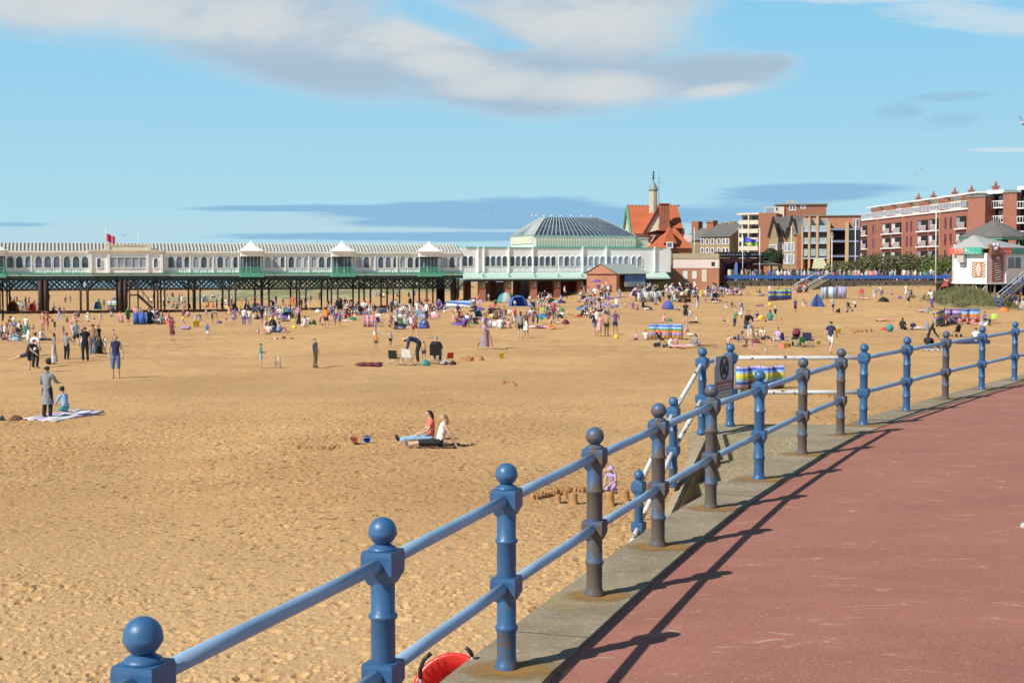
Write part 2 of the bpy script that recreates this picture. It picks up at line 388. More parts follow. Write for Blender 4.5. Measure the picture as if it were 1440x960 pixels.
def strip(path, d0, d1, z0, z1, name, m, zb=None):
    A = offs(path, d0); B = offs(path, d1); mb = MB(); n = len(path)
    vs = [(x, y, z1) for x, y in A] + [(x, y, z1) for x, y in B] + [(x, y, z0) for x, y in A] + [(x, y, z0) for x, y in B]
    fs = []
    for i in range(n - 1):
        fs += [(i, i + 1, n + i + 1, n + i), (2 * n + i, i, i + 1, 2 * n + i + 1)[::-1], (n + i, n + i + 1, 3 * n + i + 1, 3 * n + i)]
    fs += [(0, n, 3 * n, 2 * n), (n - 1, 3 * n - 1, 4 * n - 1, 2 * n - 1)]
    mb.add(vs, fs); o = mb.build(name, m); return o
COPE = FEN_A[:-1] + [(4.50, 19.4), (5.11, 20.6)] + FEN_B[1:] + [(19.5, 41), (26, 52), (33, 68)]
tag(strip(COPE, -.27, .27, -.25, .012, 'kerb_coping', CONC), kind='structure')
JM = mat('dark_joint', (.07, .055, .04), .95)
for i_, (pa, pb) in enumerate(zip(COPE, COPE[1:])):
    if i_ > 16: break
    if i_ % 3 != 1: continue
    a_, b_ = Vector(pa), Vector(pb); c_0 = a_.lerp(b_, .42); t_ = (b_ - a_).normalized(); n_0 = Vector((t_.y, -t_.x)); mb = MB(); pts = [c_0 + n_0 * q + t_ * rnd.uniform(-.006, .006) for q in np.linspace(-.268, .268, 7)]
    for p0, p1 in zip(pts, pts[1:]): mb.bar((p0.x, p0.y, .0105), (p1.x, p1.y, .0105), .009, .007)
    mb.build('joint', JM, bpy.data.objects['kerb_coping'])['kind'] = 'stuff'
# rust bleeding from the post feet over the concrete
g = NG('rust_stain', .9); g.col(g.mix(g.noise(9, 4, .7), (.42, .20, .045), (.30, .19, .06))); tcx = g.n('ShaderNodeTexCoord'); sx2 = g.n('ShaderNodeVectorMath', operation='LENGTH'); mp2 = g.n('ShaderNodeMapping'); mp2.inputs['Location'].default_value = (-.5, -.5, 0)
g.l(tcx.outputs['Generated'], mp2.inputs[0]); mp3 = g.n('ShaderNodeVectorMath', operation='MULTIPLY'); mp3.inputs[1].default_value = (1, 1, 0); g.l(mp2.outputs[0], mp3.inputs[0]); g.l(mp3.outputs[0], sx2.inputs[0])
al = g.rng(g.math('ADD', sx2.outputs['Value'], g.math('MULTIPLY', g.math('SUBTRACT', g.noise(6, 6, .75), .5), .55)), .12, .46, .85, 0, True); g.l(al, g.b.inputs['Alpha']); STAIN = g.m
cope_o = bpy.data.objects['kerb_coping']
for (x, y) in FEN_A[3:] + FEN_B:
    mb = MB(); r_ = rnd.uniform(.24, .36); mb.add([(x + r_ * 1.25 * math.cos(a) + .03, y + r_ * .9 * math.sin(a) - .03, .0165) for a in np.linspace(0, 2 * math.pi, 21)[:-1]], [tuple(range(20))]); mb.build('rust_stain', STAIN, cope_o)
sw = strip(COPE, -.22, .2, -3.2, -.252, 'sea_wall', CONC); tag(sw, kind='structure')
# ================================================================ RAILINGS
def rust_paint(name, th, dark=0):
    g = NG(name, .42)
    n = g.noise(5, 8, .72); f2 = g.noise(40, 4, .7); sp = g.n('ShaderNodeSeparateXYZ'); g.l(g.c, sp.inputs[0])
    blue = g.mix(g.rng(g.noise(3, 4, .6), .3, .7), (.030, .10, .235), (.05, .15, .31))
    rust = g.mix(f2, (.075, .055, .038), (.17, .12, .075))
    h = g.math('ADD', n, g.math('MULTIPLY', g.math('SUBTRACT', .6, sp.outputs[2]), th[1]))
    f = g.rng(h, th[0], th[0] + .08, 0, .92)
    c = g.mix(f, blue, rust); c = g.mix(g.rng(f2, .68, .74, 0, .6), c, (.22, .16, .09)); g.col(c)
    g.l(g.rng(f, 0, 1, .38, .85), g.b.inputs['Roughness']); g.bump(g.math('ADD', n, g.math('MULTIPLY', f2, .3)), .35, .008); return g.m
P_BLUE = rust_paint('blue_gloss_paint', (.72, .12)); P_MIX = rust_paint('flaking_blue_paint', (.56, .22)); P_RUST = rust_paint('rusty_bare_iron', (.42, .12))
def rail_mat(name, col, chip, lo):
    g = NG(name, .4); n = g.noise(7, 6, .7, g.map((1, 1, 1)), .4)
    c = g.mix(g.rng(g.noise(2, 4, .6), .3, .7), col, tuple(v * .85 for v in col)); g.col(g.mix(g.rng(n, lo, lo + .03), c, chip)); g.bump(n, .15, .004); return g.m
RAILM = rail_mat('pale_blue_rail_paint', (.31, .48, .69), (.06, .06, .07), .68); RAILW = rail_mat('chipped_white_rail_paint', (.74, .74, .74), (.07, .05, .045), .57)
def post_mesh():
    mb = MB(); E = .0775
    mb.lathe([(.075, 0), (.075, .02), (.064, .045), (.058, .06), (.0555, .075), (.0555, .225), (.064, .24), (.067, .25), (.064, .26), (.0555, .275), (.0555, .45), (.0555, .52), (.0555, .735), (.064, .745), (.067, .752), (.064, .76), (.055, .77), (.055, .93), (.055, 1.0)], n=24)
    for z0, z1 in ((.435, .545), (.93, 1.05)):
        c = .02
        mb.lathe([(.055 * 1.3, z0 - .03), (E * 1.3, z0 + .012), (E * 1.36, z0 + .02), (E * 1.36, z1 - .02), (E * 1.3, z1), (.062, z1 + .002)], n=4, ang=math.pi / 4, smooth=False)
    mb.lathe([(.066, 1.05), (.064, 1.058), (.058, 1.066), (.045, 1.072), (.04, 1.078)], n=24)
    return mb
def ball_mesh():
    mb = MB(); r = .064; pr = []
    for i in range(15):
        a = math.pi * (i / 14); rr = max(r * math.sin(a), .002); pr.append((rr, 1.135 - r * math.cos(a)))
    mid = pr.index(min(pr, key=lambda q: abs(q[1] - 1.125))); pr = pr[:mid] + [(.0655, 1.122), (.0655, 1.128)] + pr[mid + 1:]
    mb.lathe(pr, n=26); return mb
def add_post(root, x, y, z, ang, m, protos={}):
    if 'p' not in protos:
        protos['p'] = post_mesh().build('post', P_BLUE); protos['b'] = ball_mesh().build('ball_finial', P_BLUE, protos['p'])
        protos['first'] = True
    if protos.pop('first', None): p, b = protos['p'], protos['b']
    else:
        p = protos['p'].copy(); COL.objects.link(p); b = protos['b'].copy(); COL.objects.link(b); b.parent = p
    p.parent = root; p.location = (x, y, z); p.rotation_euler = (0, 0, ang + rnd.uniform(-.04, .04))
    for o in (p, b):
        o.material_slots[0].link = 'OBJECT'; o.material_slots[0].material = m if o is p or m is not P_MIX else P_BLUE
    return p
def add_rail(root, a, b, m, r=.031, bend=True):
    a = Vector(a); b = Vector(b); mb = MB(); mb.tube([a, a.lerp(b, .33), a.lerp(b, .66), b], r, 14); return mb.build('rail', m, root)
def fence(pts, zs, mats, railm, label, skip=()):
    root = empty('promenade_railing', (0, 0, 0)); tag(root, label, 'railing', 'blue railings along the promenade edge')
    for i, (x, y) in enumerate(pts):
        q = pts[min(i + 1, len(pts) - 1)]; p = pts[max(i - 1, 0)]; add_post(root, x, y, zs[i], math.atan2(q[1] - p[1], q[0] - p[0]), mats[i])
        if i + 1 < len(pts) and i not in skip:
            for h in (.99, .49):
                d = (Vector(pts[i + 1]) - Vector((x, y))).normalized() * .05
                add_rail(root, (x + d.x, y + d.y, zs[i] + h), (pts[i + 1][0] - d.x, pts[i + 1][1] - d.y, zs[i + 1] + h), railm if not isinstance(railm, list) else railm[i])
    return root
B, M_, X_ = P_BLUE, P_MIX, P_RUST
fence(FEN_A, [0] * 11, [B, B, B, B, M_, X_, X_, X_, B, X_, X_], RAILM, 'long blue ball-topped railing curving from the foreground along the red path')
fence(FEN_B, [0] * 8, [B, B, X_, B, B, B, X_, B], RAILM, 'blue ball-topped railing right of the beach steps running off to the right')
LANDP = [(5.11, 20.6), (3.17, 20.6), (2.63, 19.6), (2.13, 18.7), (1.58, 17.6)]
r3 = empty('promenade_railing', (0, 0, 0)); tag(r3, 'railing with chipped white rails round the landing and down the beach steps', 'railing', 'blue railings along the promenade edge')
zs = [0, 0, 0, -.6, -1.41]
for i in range(1, 5):
    q = LANDP[min(i + 1, 4)]; p = LANDP[i - 1]; add_post(r3, LANDP[i][0], LANDP[i][1], zs[i], math.atan2(q[1] - p[1], q[0] - p[0]), [B, B, B, M_, B][i])
for i in range(4):
    for h in (.99, .49):
        a = Vector((*LANDP[i], zs[i] + h)); b = Vector((*LANDP[i + 1], zs[i + 1] + h)); d = (b - a).normalized() * .05
        add_rail(r3, a + d, b - d, RAILW if i < 1 else RAILW if i > 1 else RAILM)
a = Vector((*LANDP[4], zs[4] + .49)); 
add_rail(r3, (1.57, 17.58, -.93), (1.30, 17.0, -1.35), RAILW)
# landing and steps down to the sand
st = empty('beach_steps', (2.6, 18.5, -2.0)); tag(st, 'concrete steps with sloping side wall leading from the promenade down to the sand', 'steps')
d = Vector((-.45, -.893)); w = Vector((.893, -.45)); o0 = Vector((2.72, 19.55))
g = NG('shelly_concrete', .9); p2 = g.noise(30, 4, .8); p1 = g.noise(1.6, 5, .7)
c0 = g.mix(g.rng(p1, .3, .7), (.30, .25, .15), (.44, .385, .26)); c0 = g.mix(g.rng(p2, .4, .7, 0, .6), c0, (.17, .14, .08)); c0 = g.mix(g.rng(g.noise(45, 2, .5), .6, .68, 0, .6), c0, (.62, .58, .46)); g.col(c0); g.bump(p2, .6, .03); SHELL = g.m
mb = MB(); mb.prism([(2.45, 19.75), (4.62, 18.85), (5.0, 20.2), (5.2, 20.85), (3.02, 20.85)], -2.8, -.004); mb.build('landing', SHELL, st)
for k in range(10):
    a0 = o0 + d * (k * .32) - d * .25; z1 = -.225 * (k + 1) - .12 
    q = [a0, a0 + w * 2.05, a0 + w * 2.05 + d * .6, a0 + d * .6]; mb = MB(); mb.prism([(v.x, v.y) for v in q][::-1], -3.0, z1 + rnd.uniform(-.006, .006)); mb.build('step', SHELL, st, bevel=.012)
mb = MB(); e = o0 - w * .05; e2 = e + d * 3.4; n_ = w * .085
vs = []
for q, z in ((e, .02), (e2, -2.15)):
    for s_ in (-1, 1):
        vs += [Vector((q.x + n_.x * s_, q.y + n_.y * s_, z)), Vector((q.x + n_.x * s_, q.y + n_.y * s_, -3.0))]
mb.add(vs, [(0, 2, 6, 4), (1, 5, 7, 3), (0, 4, 5, 1), (2, 3, 7, 6), (0, 1, 3, 2), (4, 6, 7, 5)]); mb.build('side_wall', CONC, st, bevel=.02)
# sign board on the landing railing
sg = empty('notice_board', (2.86, 19.95, .55)); tag(sg, 'grey notice with crossed circle symbol and red panel on railing by the steps', 'sign')
c = at(1014, 529, 20.0); 
tdir = (Vector((3.17, 20.6)) - Vector((2.63, 19.6))).normalized(); ang = math.atan2(tdir.y, tdir.x)
def sbox(mb, a0, a1, z0, z1, d0, d1, mi=0):
    Mx = RZ(ang, (2.63, 19.6, 0)); mb.box(a0, a1, d0, d1, z0, z1, Mx, mi)
SG = mat('sign_grey', (.42, .42, .46), .5); SR = mat('sign_red', (.36, .10, .09), .5); SK = mat('sign_black', (.03, .03, .04), .5)
zt = at(1014, 500, 20.1).z; zm = at(1014, 536, 20.1).z; zb = at(1014, 560, 20.1).z
L0, L1 = .33, 1.02
mb = MB(); sbox(mb, L0, L1, zb, zt, -.07, -.055); mb.build('panel', SG, sg)
mb = MB(); sbox(mb, L0 + .01, L1 - .01, zb + .10, zm, -.075, -.0705); mb.build('red_panel', SR, sg)
mb = MB(); Mx = RZ(ang, (2.63, 19.6, 0)); cx = (L0 + L1) / 2; cz = (zt + zm) / 2; rr = .155
for k in range(28):
    a0 = 2 * math.pi * k / 28; a1 = 2 * math.pi * (k + 1) / 28
    mb.bar(Mx @ Vector((cx + rr * math.cos(a0), -.078, cz + rr * math.sin(a0))), Mx @ Vector((cx + rr * math.cos(a1), -.078, cz + rr * math.sin(a1))), .012, .025)
mb.bar(Mx @ Vector((cx - .11, -.078, cz + .11)), Mx @ Vector((cx + .11, -.078, cz - .11)), .012, .02)
mb.bar(Mx @ Vector((cx - .07, -.079, cz + .01)), Mx @ Vector((cx + .06, -.079, cz + .02)), .012, .05)
for q in (-.06, -.03, .03, .055): mb.bar(Mx @ Vector((cx + q, -.079, cz)), Mx @ Vector((cx + q, -.079, cz - .09)), .012, .015)
mb.bar(Mx @ Vector((cx + .04, -.079, cz + .03)), Mx @ Vector((cx + .10, -.079, cz + .08)), .012, .04)
mb.build('symbol', SK, sg)
mb = MB()
for r_ in range(4):
    x = L0 + .06
    while x < L1 - .08:
        wd = rnd.uniform(.02, .05); z = zm - .045 - r_ * .045; sbox(mb, x, x + wd, z - .022, z, -.0785, -.0762); x += wd + rnd.choice((.008, .03))
o = mb.build('lettering', mat('sign_white', (.6, .58, .56), .5), sg); o['kind'] = 'stuff'
# red plastic barrow toy standing against the wall foot in the foreground
p = ground(628, 985); tb = empty('toy_wheelbarrow', (p.x, p.y, p.z)); tag(tb, 'red plastic toy wheelbarrow with two black curved grips against the promenade wall', 'toy wheelbarrow')
# ---- the toy barrow: tipped-up red tub, two grips
RED = mat('glossy_red_plastic', (.72, .035, .03), .28, .05); BLK = mat('black_rubber', (.02, .018, .02), .5); STEEL = mat('grey_steel', (.35, .35, .37), .4, .1, metal=.6)
tb.rotation_euler = (0, 0, 0)
zc = .70; Yb = at(628, 960, 9.0)
def tbp(px, py, Y): return at(px, py, Y)
base = Vector((p.x, p.y, p.z))
mb = MB(); cpt = at(632, 968, 8.25)
tl = Matrix.Translation(cpt) @ Matrix.Rotation(R(-28), 4, 'Y') @ Matrix.Rotation(R(62), 4, 'X')
prof = [(.001, -.15), (.10, -.15), (.15, -.10), (.185, 0), (.205, .008), (.205, .018), (.178, .016), (.14, -.09), (.09, -.135), (.001, -.135)]
n = 28; vs = []; fs = []
for (r_, z) in prof:
    for k in range(n):
        a = 2 * math.pi * k / n; vs.append(tl @ Vector((r_ * 1.12 * math.cos(a), r_ * math.sin(a), z)))
for i in range(len(prof) - 1):
    for k in range(n): fs.append((i * n + k, i * n + (k + 1) % n, (i + 1) * n + (k + 1) % n, (i + 1) * n + k))
mb.add(vs, fs, 0, True); mb.build('tub', RED, tb)
mb = MB(); mb.box(-.03, .03, -.12, .12, -.135, -.10, tl); mb.build('tub_rib', RED, tb, bevel=.008)
for pts in (((606, 918), (596, 927), (591, 940), (591, 953)), ((655, 910), (660, 914), (664, 921))):
    q = [at(a_, b_, 8.25) for a_, b_ in pts]; mb = MB(); mb.tube(q, .0125, 12); mb.build('grip', BLK, tb)
    mb = MB(); e = q[-1]; mb.tube([e, e + Vector((.01, .03, -.12)), cpt + Vector((0, .12, -.3)), Vector((cpt.x, cpt.y + .15, base.z + .25))], .009, 8); mb.build('handle_bar', STEEL, tb)
for sx in (-.1, .12):
    mb = MB(); mb.tube([cpt + Vector((sx, .05, -.1)), Vector((cpt.x + sx * 1.8, cpt.y + .1, base.z))], .012, 8); mb.build('leg', STEEL, tb)
mb = MB(); Mw = Matrix.Translation((cpt.x, cpt.y + .25, base.z + .1)) @ Matrix.Rotation(math.pi / 2, 4, 'Y')
mb.lathe([(.03, -.03), (.1, -.03), (.1, .03), (.03, .03)], n=20); mb.v = [tuple(Mw @ Vector(v)) for v in mb.v]; mb.build('wheel', BLK, tb)
# ================================================================ FACADES
class F:
    """vertical plane through two pixel columns at two distances; features are given where they are seen on it"""
    def __init__(s, x0, Y0, x1, Y1):
        a = at(x0, 374, Y0); b = at(x1, 374, Y1); s.o = Vector((a.x, a.y, 0)); d = Vector((b.x - a.x, b.y - a.y, 0)); s.L = d.length; s.d = d.normalized()
        s.n = Vector((s.d.y, -s.d.x, 0))          # towards the camera for left-to-right walls
    def sz(s, px, py):
        r = ray(px, py); t = s.o.dot(s.n) - 0; t = s.n.dot(s.o) / s.n.dot(Vector((r.x, r.y, 0)))
        return s.d.dot(Vector((r.x * t, r.y * t, 0)) - s.o), CAMZ + r.z * t
    def S(s, px): return s.sz(px, 374)[0]
    def Z(s, px, py): return s.sz(px, py)[1]
    def P(s, u, z, off=0): return s.o + s.d * u + s.n * off + Vector((0, 0, z))
    def box(s, mb, u0, u1, z0, z1, d0, d1, mi=0):
        vs = [s.P(u, z, d) for z in (z0, z1) for d in (d0, d1) for u in (u0, u1)]
        return mb.add(vs, [(0, 2, 3, 1), (4, 5, 7, 6), (0, 1, 5, 4), (2, 6, 7, 3), (0, 4, 6, 2), (1, 3, 7, 5)], mi)
    def pbox(s, mb, x0, y0, x1, y1, d0, d1, mi=0):
        xm = (x0 + x1) / 2; return s.box(mb, s.S(x0), s.S(x1), s.Z(xm, y1), s.Z(xm, y0), d0, d1, mi)
    def poly(s, mb, pts, d0, d1, mi=0):
        n = len(pts); vs = [s.P(u, z, d0) for u, z in pts] + [s.P(u, z, d1) for u, z in pts]
        return mb.add(vs, [tuple(range(n)), tuple(range(n, 2 * n))[::-1]] + [(i, (i + 1) % n, n + (i + 1) % n, n + i) for i in range(n)], mi)
    def ppoly(s, mb, pts, d0, d1, mi=0): return s.poly(mb, [s.sz(*q) for q in pts], d0, d1, mi)
def arch(u0, u1, z0, z1, n=7):
    r = (u1 - u0) / 2; c = (u0 + u1) / 2; zz = z1 - min(r, (z1 - z0) * .45); h = z1 - zz
    return [(u0, z0), (u1, z0)] + [(c + r * math.cos(math.pi * k / n), zz + h * math.sin(math.pi * k / n)) for k in range(n + 1)]
def glassy(name, a, b, rough=.12, sc=.8):
    g = NG(name, rough); g.col(g.mix(g.rng(g.noise(sc, 3, .6), .4, .6), a, b)); g.b.inputs['Specular IOR Level'].default_value = .7; return g.m
WHITE = mat('white_painted_timber', (.90, .90, .88), .55, .05, .8); CREAM = mat('cream_paint', (.70, .63, .49), .6, .07, 1)
CORR = mat('grey_corrugated_roof', (.20, .21, .20), .6, .15, 1); CORRW = mat('pale_roof_batten', (.62, .63, .58), .6, .1)
GDARK = mat('dark_green_iron', (.012, .032, .03), .5, .3); BRN = mat('dark_brown_iron', (.045, .022, .02), .7, .3, 2); GRN = mat('mint_green_paint', (.12, .42, .28), .5, .1)
MINT = mat('pale_mint_paint', (.50, .66, .58), .5, .08); GL_D = glassy('dark_window_glass', (.03, .045, .07), (.10, .14, .18)); GL_L = glassy('pale_window_glass', (.28, .33, .40), (.38, .43, .50), .3)
GL_M = glassy('blue_window_glass', (.07, .11, .18), (.16, .20, .28), .15); BRICK = None
def brick_mat(name, c1, c2, mortar, sc=1.0):
    g = NG(name, .88); br = g.n('ShaderNodeTexBrick'); br.inputs['Scale'].default_value = 4.4 * sc; br.inputs['Color1'].default_value = (*c1, 1); br.inputs['Color2'].default_value = (*c2, 1)
    br.inputs['Mortar'].default_value = (*mortar, 1); br.inputs['Mortar Size'].default_value = .012; mp = g.n('ShaderNodeMapping'); mp.inputs['Rotation'].default_value = (math.pi / 2, 0, 0)
    g.l(g.c, mp.inputs[0]); g.l(mp.outputs[0], br.inputs['Vector']); big = g.rng(g.noise(.5, 5, .65), .3, .7, .82, 1.15)
    g.col(g.mix(1, br.outputs['Color'], big, 'MULTIPLY')); return g.m
BRICK = brick_mat('red_brick', (.30, .085, .045), (.38, .13, .07), (.30, .2, .14)); BRICKO = brick_mat('orange_brick', (.41, .175, .10), (.48, .22, .13), (.42, .27, .18))
STONE = brick_mat('buff_stone', (.36, .28, .15), (.44, .35, .20), (.28, .22, .13), .6); STONED = brick_mat('grey_stone', (.22, .18, .10), (.30, .25, .14), (.18, .14, .09), .6)
TILE = None
g = NG('orange_clay_tile', .8); wv = g.n('ShaderNodeTexWave', wave_type='BANDS', bands_direction='Z'); wv.inputs['Scale'].default_value = 1.6; wv.inputs['Distortion'].default_value = 1; g.l(g.c, wv.inputs['Vector'])
c0 = g.mix(g.rng(g.noise(.6, 6, .7), .3, .7), (.46, .11, .045), (.55, .17, .075)); c0 = g.mix(g.rng(wv.outputs['Fac'], 0, 1, 0, .25), c0, (.34, .07, .03)); c0 = g.mix(g.rng(g.noise(5, 4, .8), .55, .75, 0, .35), c0, (.30, .12, .06)); g.col(c0); TILE = g.m
SLATE = mat('grey_slate', (.17, .165, .16), .6, .2, 1.2); LEAD = mat('weathered_lead', (.26, .31, .29), .5, .15)
PINK = mat('pale_pink_render', (.78, .66, .62), .7, .05, .6); MAROON = mat('maroon_paint', (.16, .03, .035), .6, .15); DARK = mat('painted_interior_shade', (.015, .014, .015), .9)  # DARK is near-black paint for the shade inside openings and recesses
BLUEP = mat('royal_blue_paint', (.045, .13, .42), .45, .08); WMET = mat('white_metal', (.78, .78, .78), .4, .05); BLUEST = mat('slate_blue_steel', (.20, .28, .42), .5, .1)
ARED = mat('apartment_red_brick', (.37, .155, .105), .85, .14, 2.5)
# ================================================================ THE PIER
pier = empty('pier', (0, 150, -2.9)); tag(pier, 'long white pier pavilion with arched windows on dark green lattice ironwork above the beach', 'pier')
SL = .31
def Yp(px): return 175 / (1 - SL * (px - 720) / 2000)
FP = F(-260, Yp(-260), 943, Yp(943))
zD, zF, zW0, zW1, zE = .84, 1.42, 2.12, 3.38, 3.98     # deck soffit, fascia top, window bottom/top, eaves
DEP = 7.2
u_l = FP.S(-260); u_r = FP.S(943); u_650 = FP.S(648); u_680 = FP.S(681)
mb = MB(); FP.box(mb, u_l, u_650, zD, zD + .35, -DEP - .6, .35); FP.box(mb, u_650, u_r, zD, zD + .35, -14, .3); mb.build('deck', GDARK, pier)
mb = MB(); FP.box(mb, u_l, FP.S(652), zD + .352, zF, -.3, .40); mb.build('fascia', MINT, pier)
mb = MB(); FP.poly(mb, [(u_l, zF + .002), (u_650, zF + .002), (u_650, zF + .12), (u_l, zF + .12)], -.1, .46); mb.build('cornice', GRN, pier)
# walls
mb = MB(); FP.box(mb, u_l, u_650, zF + .122, zE, -DEP, 0); mb.build('wall', WHITE, pier)
zP = 4.52
mb = MB(); FP.box(mb, u_650, FP.S(943), zF + .122, zP, -13.5, .02); mb.build('wall', WHITE, pier)
mb = MB(); FP.box(mb, FP.S(655), FP.S(930), zP, zP + .13, -13.5, .12); mb.build('parapet_rail', GRN, pier)
# corrugated roof with battens
mb = MB(); uu = u_l
def roofz(t): return zE + .0 + (4.92 - zE) * math.sin(t * math.pi / 2)
K = 5
for k in range(K):
    t0, t1 = k / K, (k + 1) / K; y0, y1 = .25 - 2.6 * t0, .25 - 2.6 * t1
    vs = [FP.P(u_l, roofz(t0), y0), FP.P(u_650, roofz(t0), y0), FP.P(u_650, roofz(t1), y1), FP.P(u_l, roofz(t1), y1)]; mb.add(vs, [(0, 1, 2, 3)])
mb.add([FP.P(u_l, 4.92, -2.35), FP.P(u_650, 4.92, -2.35), FP.P(u_650, 4.92, -DEP + 2.3), FP.P(u_l, 4.92, -DEP + 2.3)], [(0, 1, 2, 3)])
mb.add([FP.P(u_l, 4.92, -DEP + 2.3), FP.P(u_650, 4.92, -DEP + 2.3), FP.P(u_650, zE, -DEP), FP.P(u_l, zE, -DEP)], [(0, 1, 2, 3)])
mb.add([FP.P(u_650, zE, .25)] + [FP.P(u_650, roofz(k / K), .25 - 2.6 * k / K) for k in range(1, K + 1)] + [FP.P(u_650, 4.92, -DEP + 2.3), FP.P(u_650, zE, -DEP)], [tuple(range(K + 3))])
roof = mb.build('roof', CORR, pier)
mb = MB(); u = u_l + .1; step = .40
while u < u_650 - .05:
    for k in range(K):
        t0, t1 = k / K, (k + 1) / K; y0, y1 = .28 - 2.6 * t0, .28 - 2.6 * t1
        vs = [FP.P(u + a_, roofz(t) + h_, y) for t, y in ((t0, y0), (t1, y1)) for h_ in (0, .09) for a_ in (0, .19)]
        mb.add(vs, [(2, 3, 7, 6), (0, 4, 6, 2), (1, 3, 7, 5), (0, 1, 3, 2)])
    u += step
o = mb.build('roof_battens', CORRW, roof); o['kind'] = 'stuff'
mb = MB(); FP.box(mb, u_l, u_650, zE - .14, zE + .02, .0, .30); mb.build('gutter', WHITE, pier)
def window(px0, px1, y0, y1, gm, f=FP, par=None, zz=None, proud=.012, arched=True, frm=None, fr=.07, off=0):
    xm = (px0 + px1) / 2; u0, u1 = f.S(px0), f.S(px1); z0, z1 = zz if zz else (f.Z(xm, y1), f.Z(xm, y0))
    mb = MB(); sh = arch(u0, u1, z0, z1) if arched else [(u0, z0), (u1, z0), (u1, z1), (u0, z1)]
    outer = [( (u0 + u1) / 2 + (a_ - (u0 + u1) / 2) * (1 + 2 * fr / (u1 - u0)), z0 - fr if b_ == z0 else (z0 + z1) / 2 + (b_ - (z0 + z1) / 2) * (1 + 2 * fr / (z1 - z0))) for a_, b_ in sh]
    n = len(sh); vs = []
    for loop in (sh, outer):
        for d_ in (off + .005, off + .10): vs += [f.P(a_, b_, d_) for a_, b_ in loop]
    fs = []
    for i in range(n):
        j = (i + 1) % n
        fs += [(n + i, n + j, 3 * n + j, 3 * n + i), (i, j, n + j, n + i), (2 * n + i, 2 * n + j, 3 * n + j, 3 * n + i)]
    mb.add(vs, fs); fo = mb.build('window', frm or WHITE, par or pier)
    mb = MB(); f.poly(mb, sh, off + .004, off + proud + .01); mb.build('pane', gm, fo); return fo
# bays of three windows between turrets (pixel groups read from the photo)
groups = [(9, 3), (49, 3), (89, 3), (236, 3), (271, 3), (305, 3), (372, 3), (405, 3), (437, 3), (500, 3), (531, 3), (562, 3), (621, 3)]
pat = {9: 'DDM', 49: 'MMM', 89: 'DDD', 236: 'DMD', 271: 'LDL', 305: 'DLD', 372: 'LLD', 405: 'DLL', 437: 'LDD', 500: 'LDL', 531: 'DMD', 562: 'LDD', 621: 'LDL'}
GLS = {'D': GL_D, 'L': GL_L, 'M': GL_M}
def wgroup(x, n, w, pats, arched=None):
    for k in range(n):
        g_ = pats[k % len(pats)]; window(x + k * w + .1 * w, x + k * w + .84 * w, 0, 0, GLS[g_], zz=(zW0, zW1), fr=.06)
def relief(x0, x1, n):
    mb = MB(); w_ = (x1 - x0) / n
    for k in range(n):
        u0 = FP.S(x0 + k * w_ + w_ * .14); u1 = FP.S(x0 + k * w_ + w_ * .86); c = (u0 + u1) / 2
        for a_, b_, c_2, d_2 in ((u0, u1, 1.92, 1.97), (u0, u1, 1.60, 1.65), (u0, u0 + .05, 1.65, 1.92), (u1 - .05, u1, 1.65, 1.92)): FP.box(mb, a_, b_, c_2, d_2, .001, .06)
        pts = [(c + .14 * math.cos(t * math.pi / 4), 1.785 + .11 * math.sin(t * math.pi / 4)) for t in range(8)]; FP.poly(mb, pts, .001, .05)
    mb.build('carved_panel', WHITE, pier)
for i, (x, n_) in enumerate(groups):
    w_ = 11.9 - (x / 640) * 1.6 + (1 if x < 130 else 0); wgroup(x - .5, n_, w_, pat[x]); relief(x - 1, x + n_ * w_ - 1, n_)
for x in [44, 85, 231, 267, 300, 335, 401, 434, 466, 496, 527, 558, 590, 617, 648]:
    mb = MB(); FP.box(mb, FP.S(x - .9), FP.S(x + .9), zF + .13, zE - .15, .001, .16); mb.build('pilaster', WHITE, pier)
# right-hand block, groups of four
for x, n_, p_ in [(650, 2, 'DD'), (681.5, 4, 'DMMD'), (716.5, 4, 'DMDD'), (750, 4, 'MMMD'), (785, 4, 'LMLL'), (819, 4, 'LLLL'), (852.5, 4, 'LLLL'), (887.5, 2, 'LL')]:
    w_ = 8.1; 
    for k in range(n_): window(x + k * w_ + .7, x + k * w_ + 7.1, 0, 0, GLS[p_[k]], zz=(2.30, 3.52), fr=.05)
    relief(x, x + n_ * w_, n_)
for x in (672, 680, 715, 749, 819, 852, 920):
    mb = MB(); FP.box(mb, FP.S(x - .7), FP.S(x + .7), zF + .13, zP + .25, .021, .24); mb.build('pilaster', WHITE, pier)
# sloping awning strip of the right-hand block
mb = MB(); ua, ub = FP.S(650), FP.S(936)
mb.add([FP.P(ua, 1.52, .03), FP.P(ub, 1.52, .03), FP.P(ub, .86, 1.5), FP.P(ua, .86, 1.5), FP.P(ua, .70, 1.5), FP.P(ub, .70, 1.5), FP.P(ub, .70, .03), FP.P(ua, .70, .03)], [(0, 1, 2, 3), (3, 2, 5, 4), (4, 5, 6, 7), (0, 3, 4, 7), (1, 6, 5, 2)]); mb.build('awning', MINT, pier)
mb = MB(); FP.box(mb, ua, ub, .45, .695, .4, 1.35); mb.build('awning_beam', GDARK, pier)
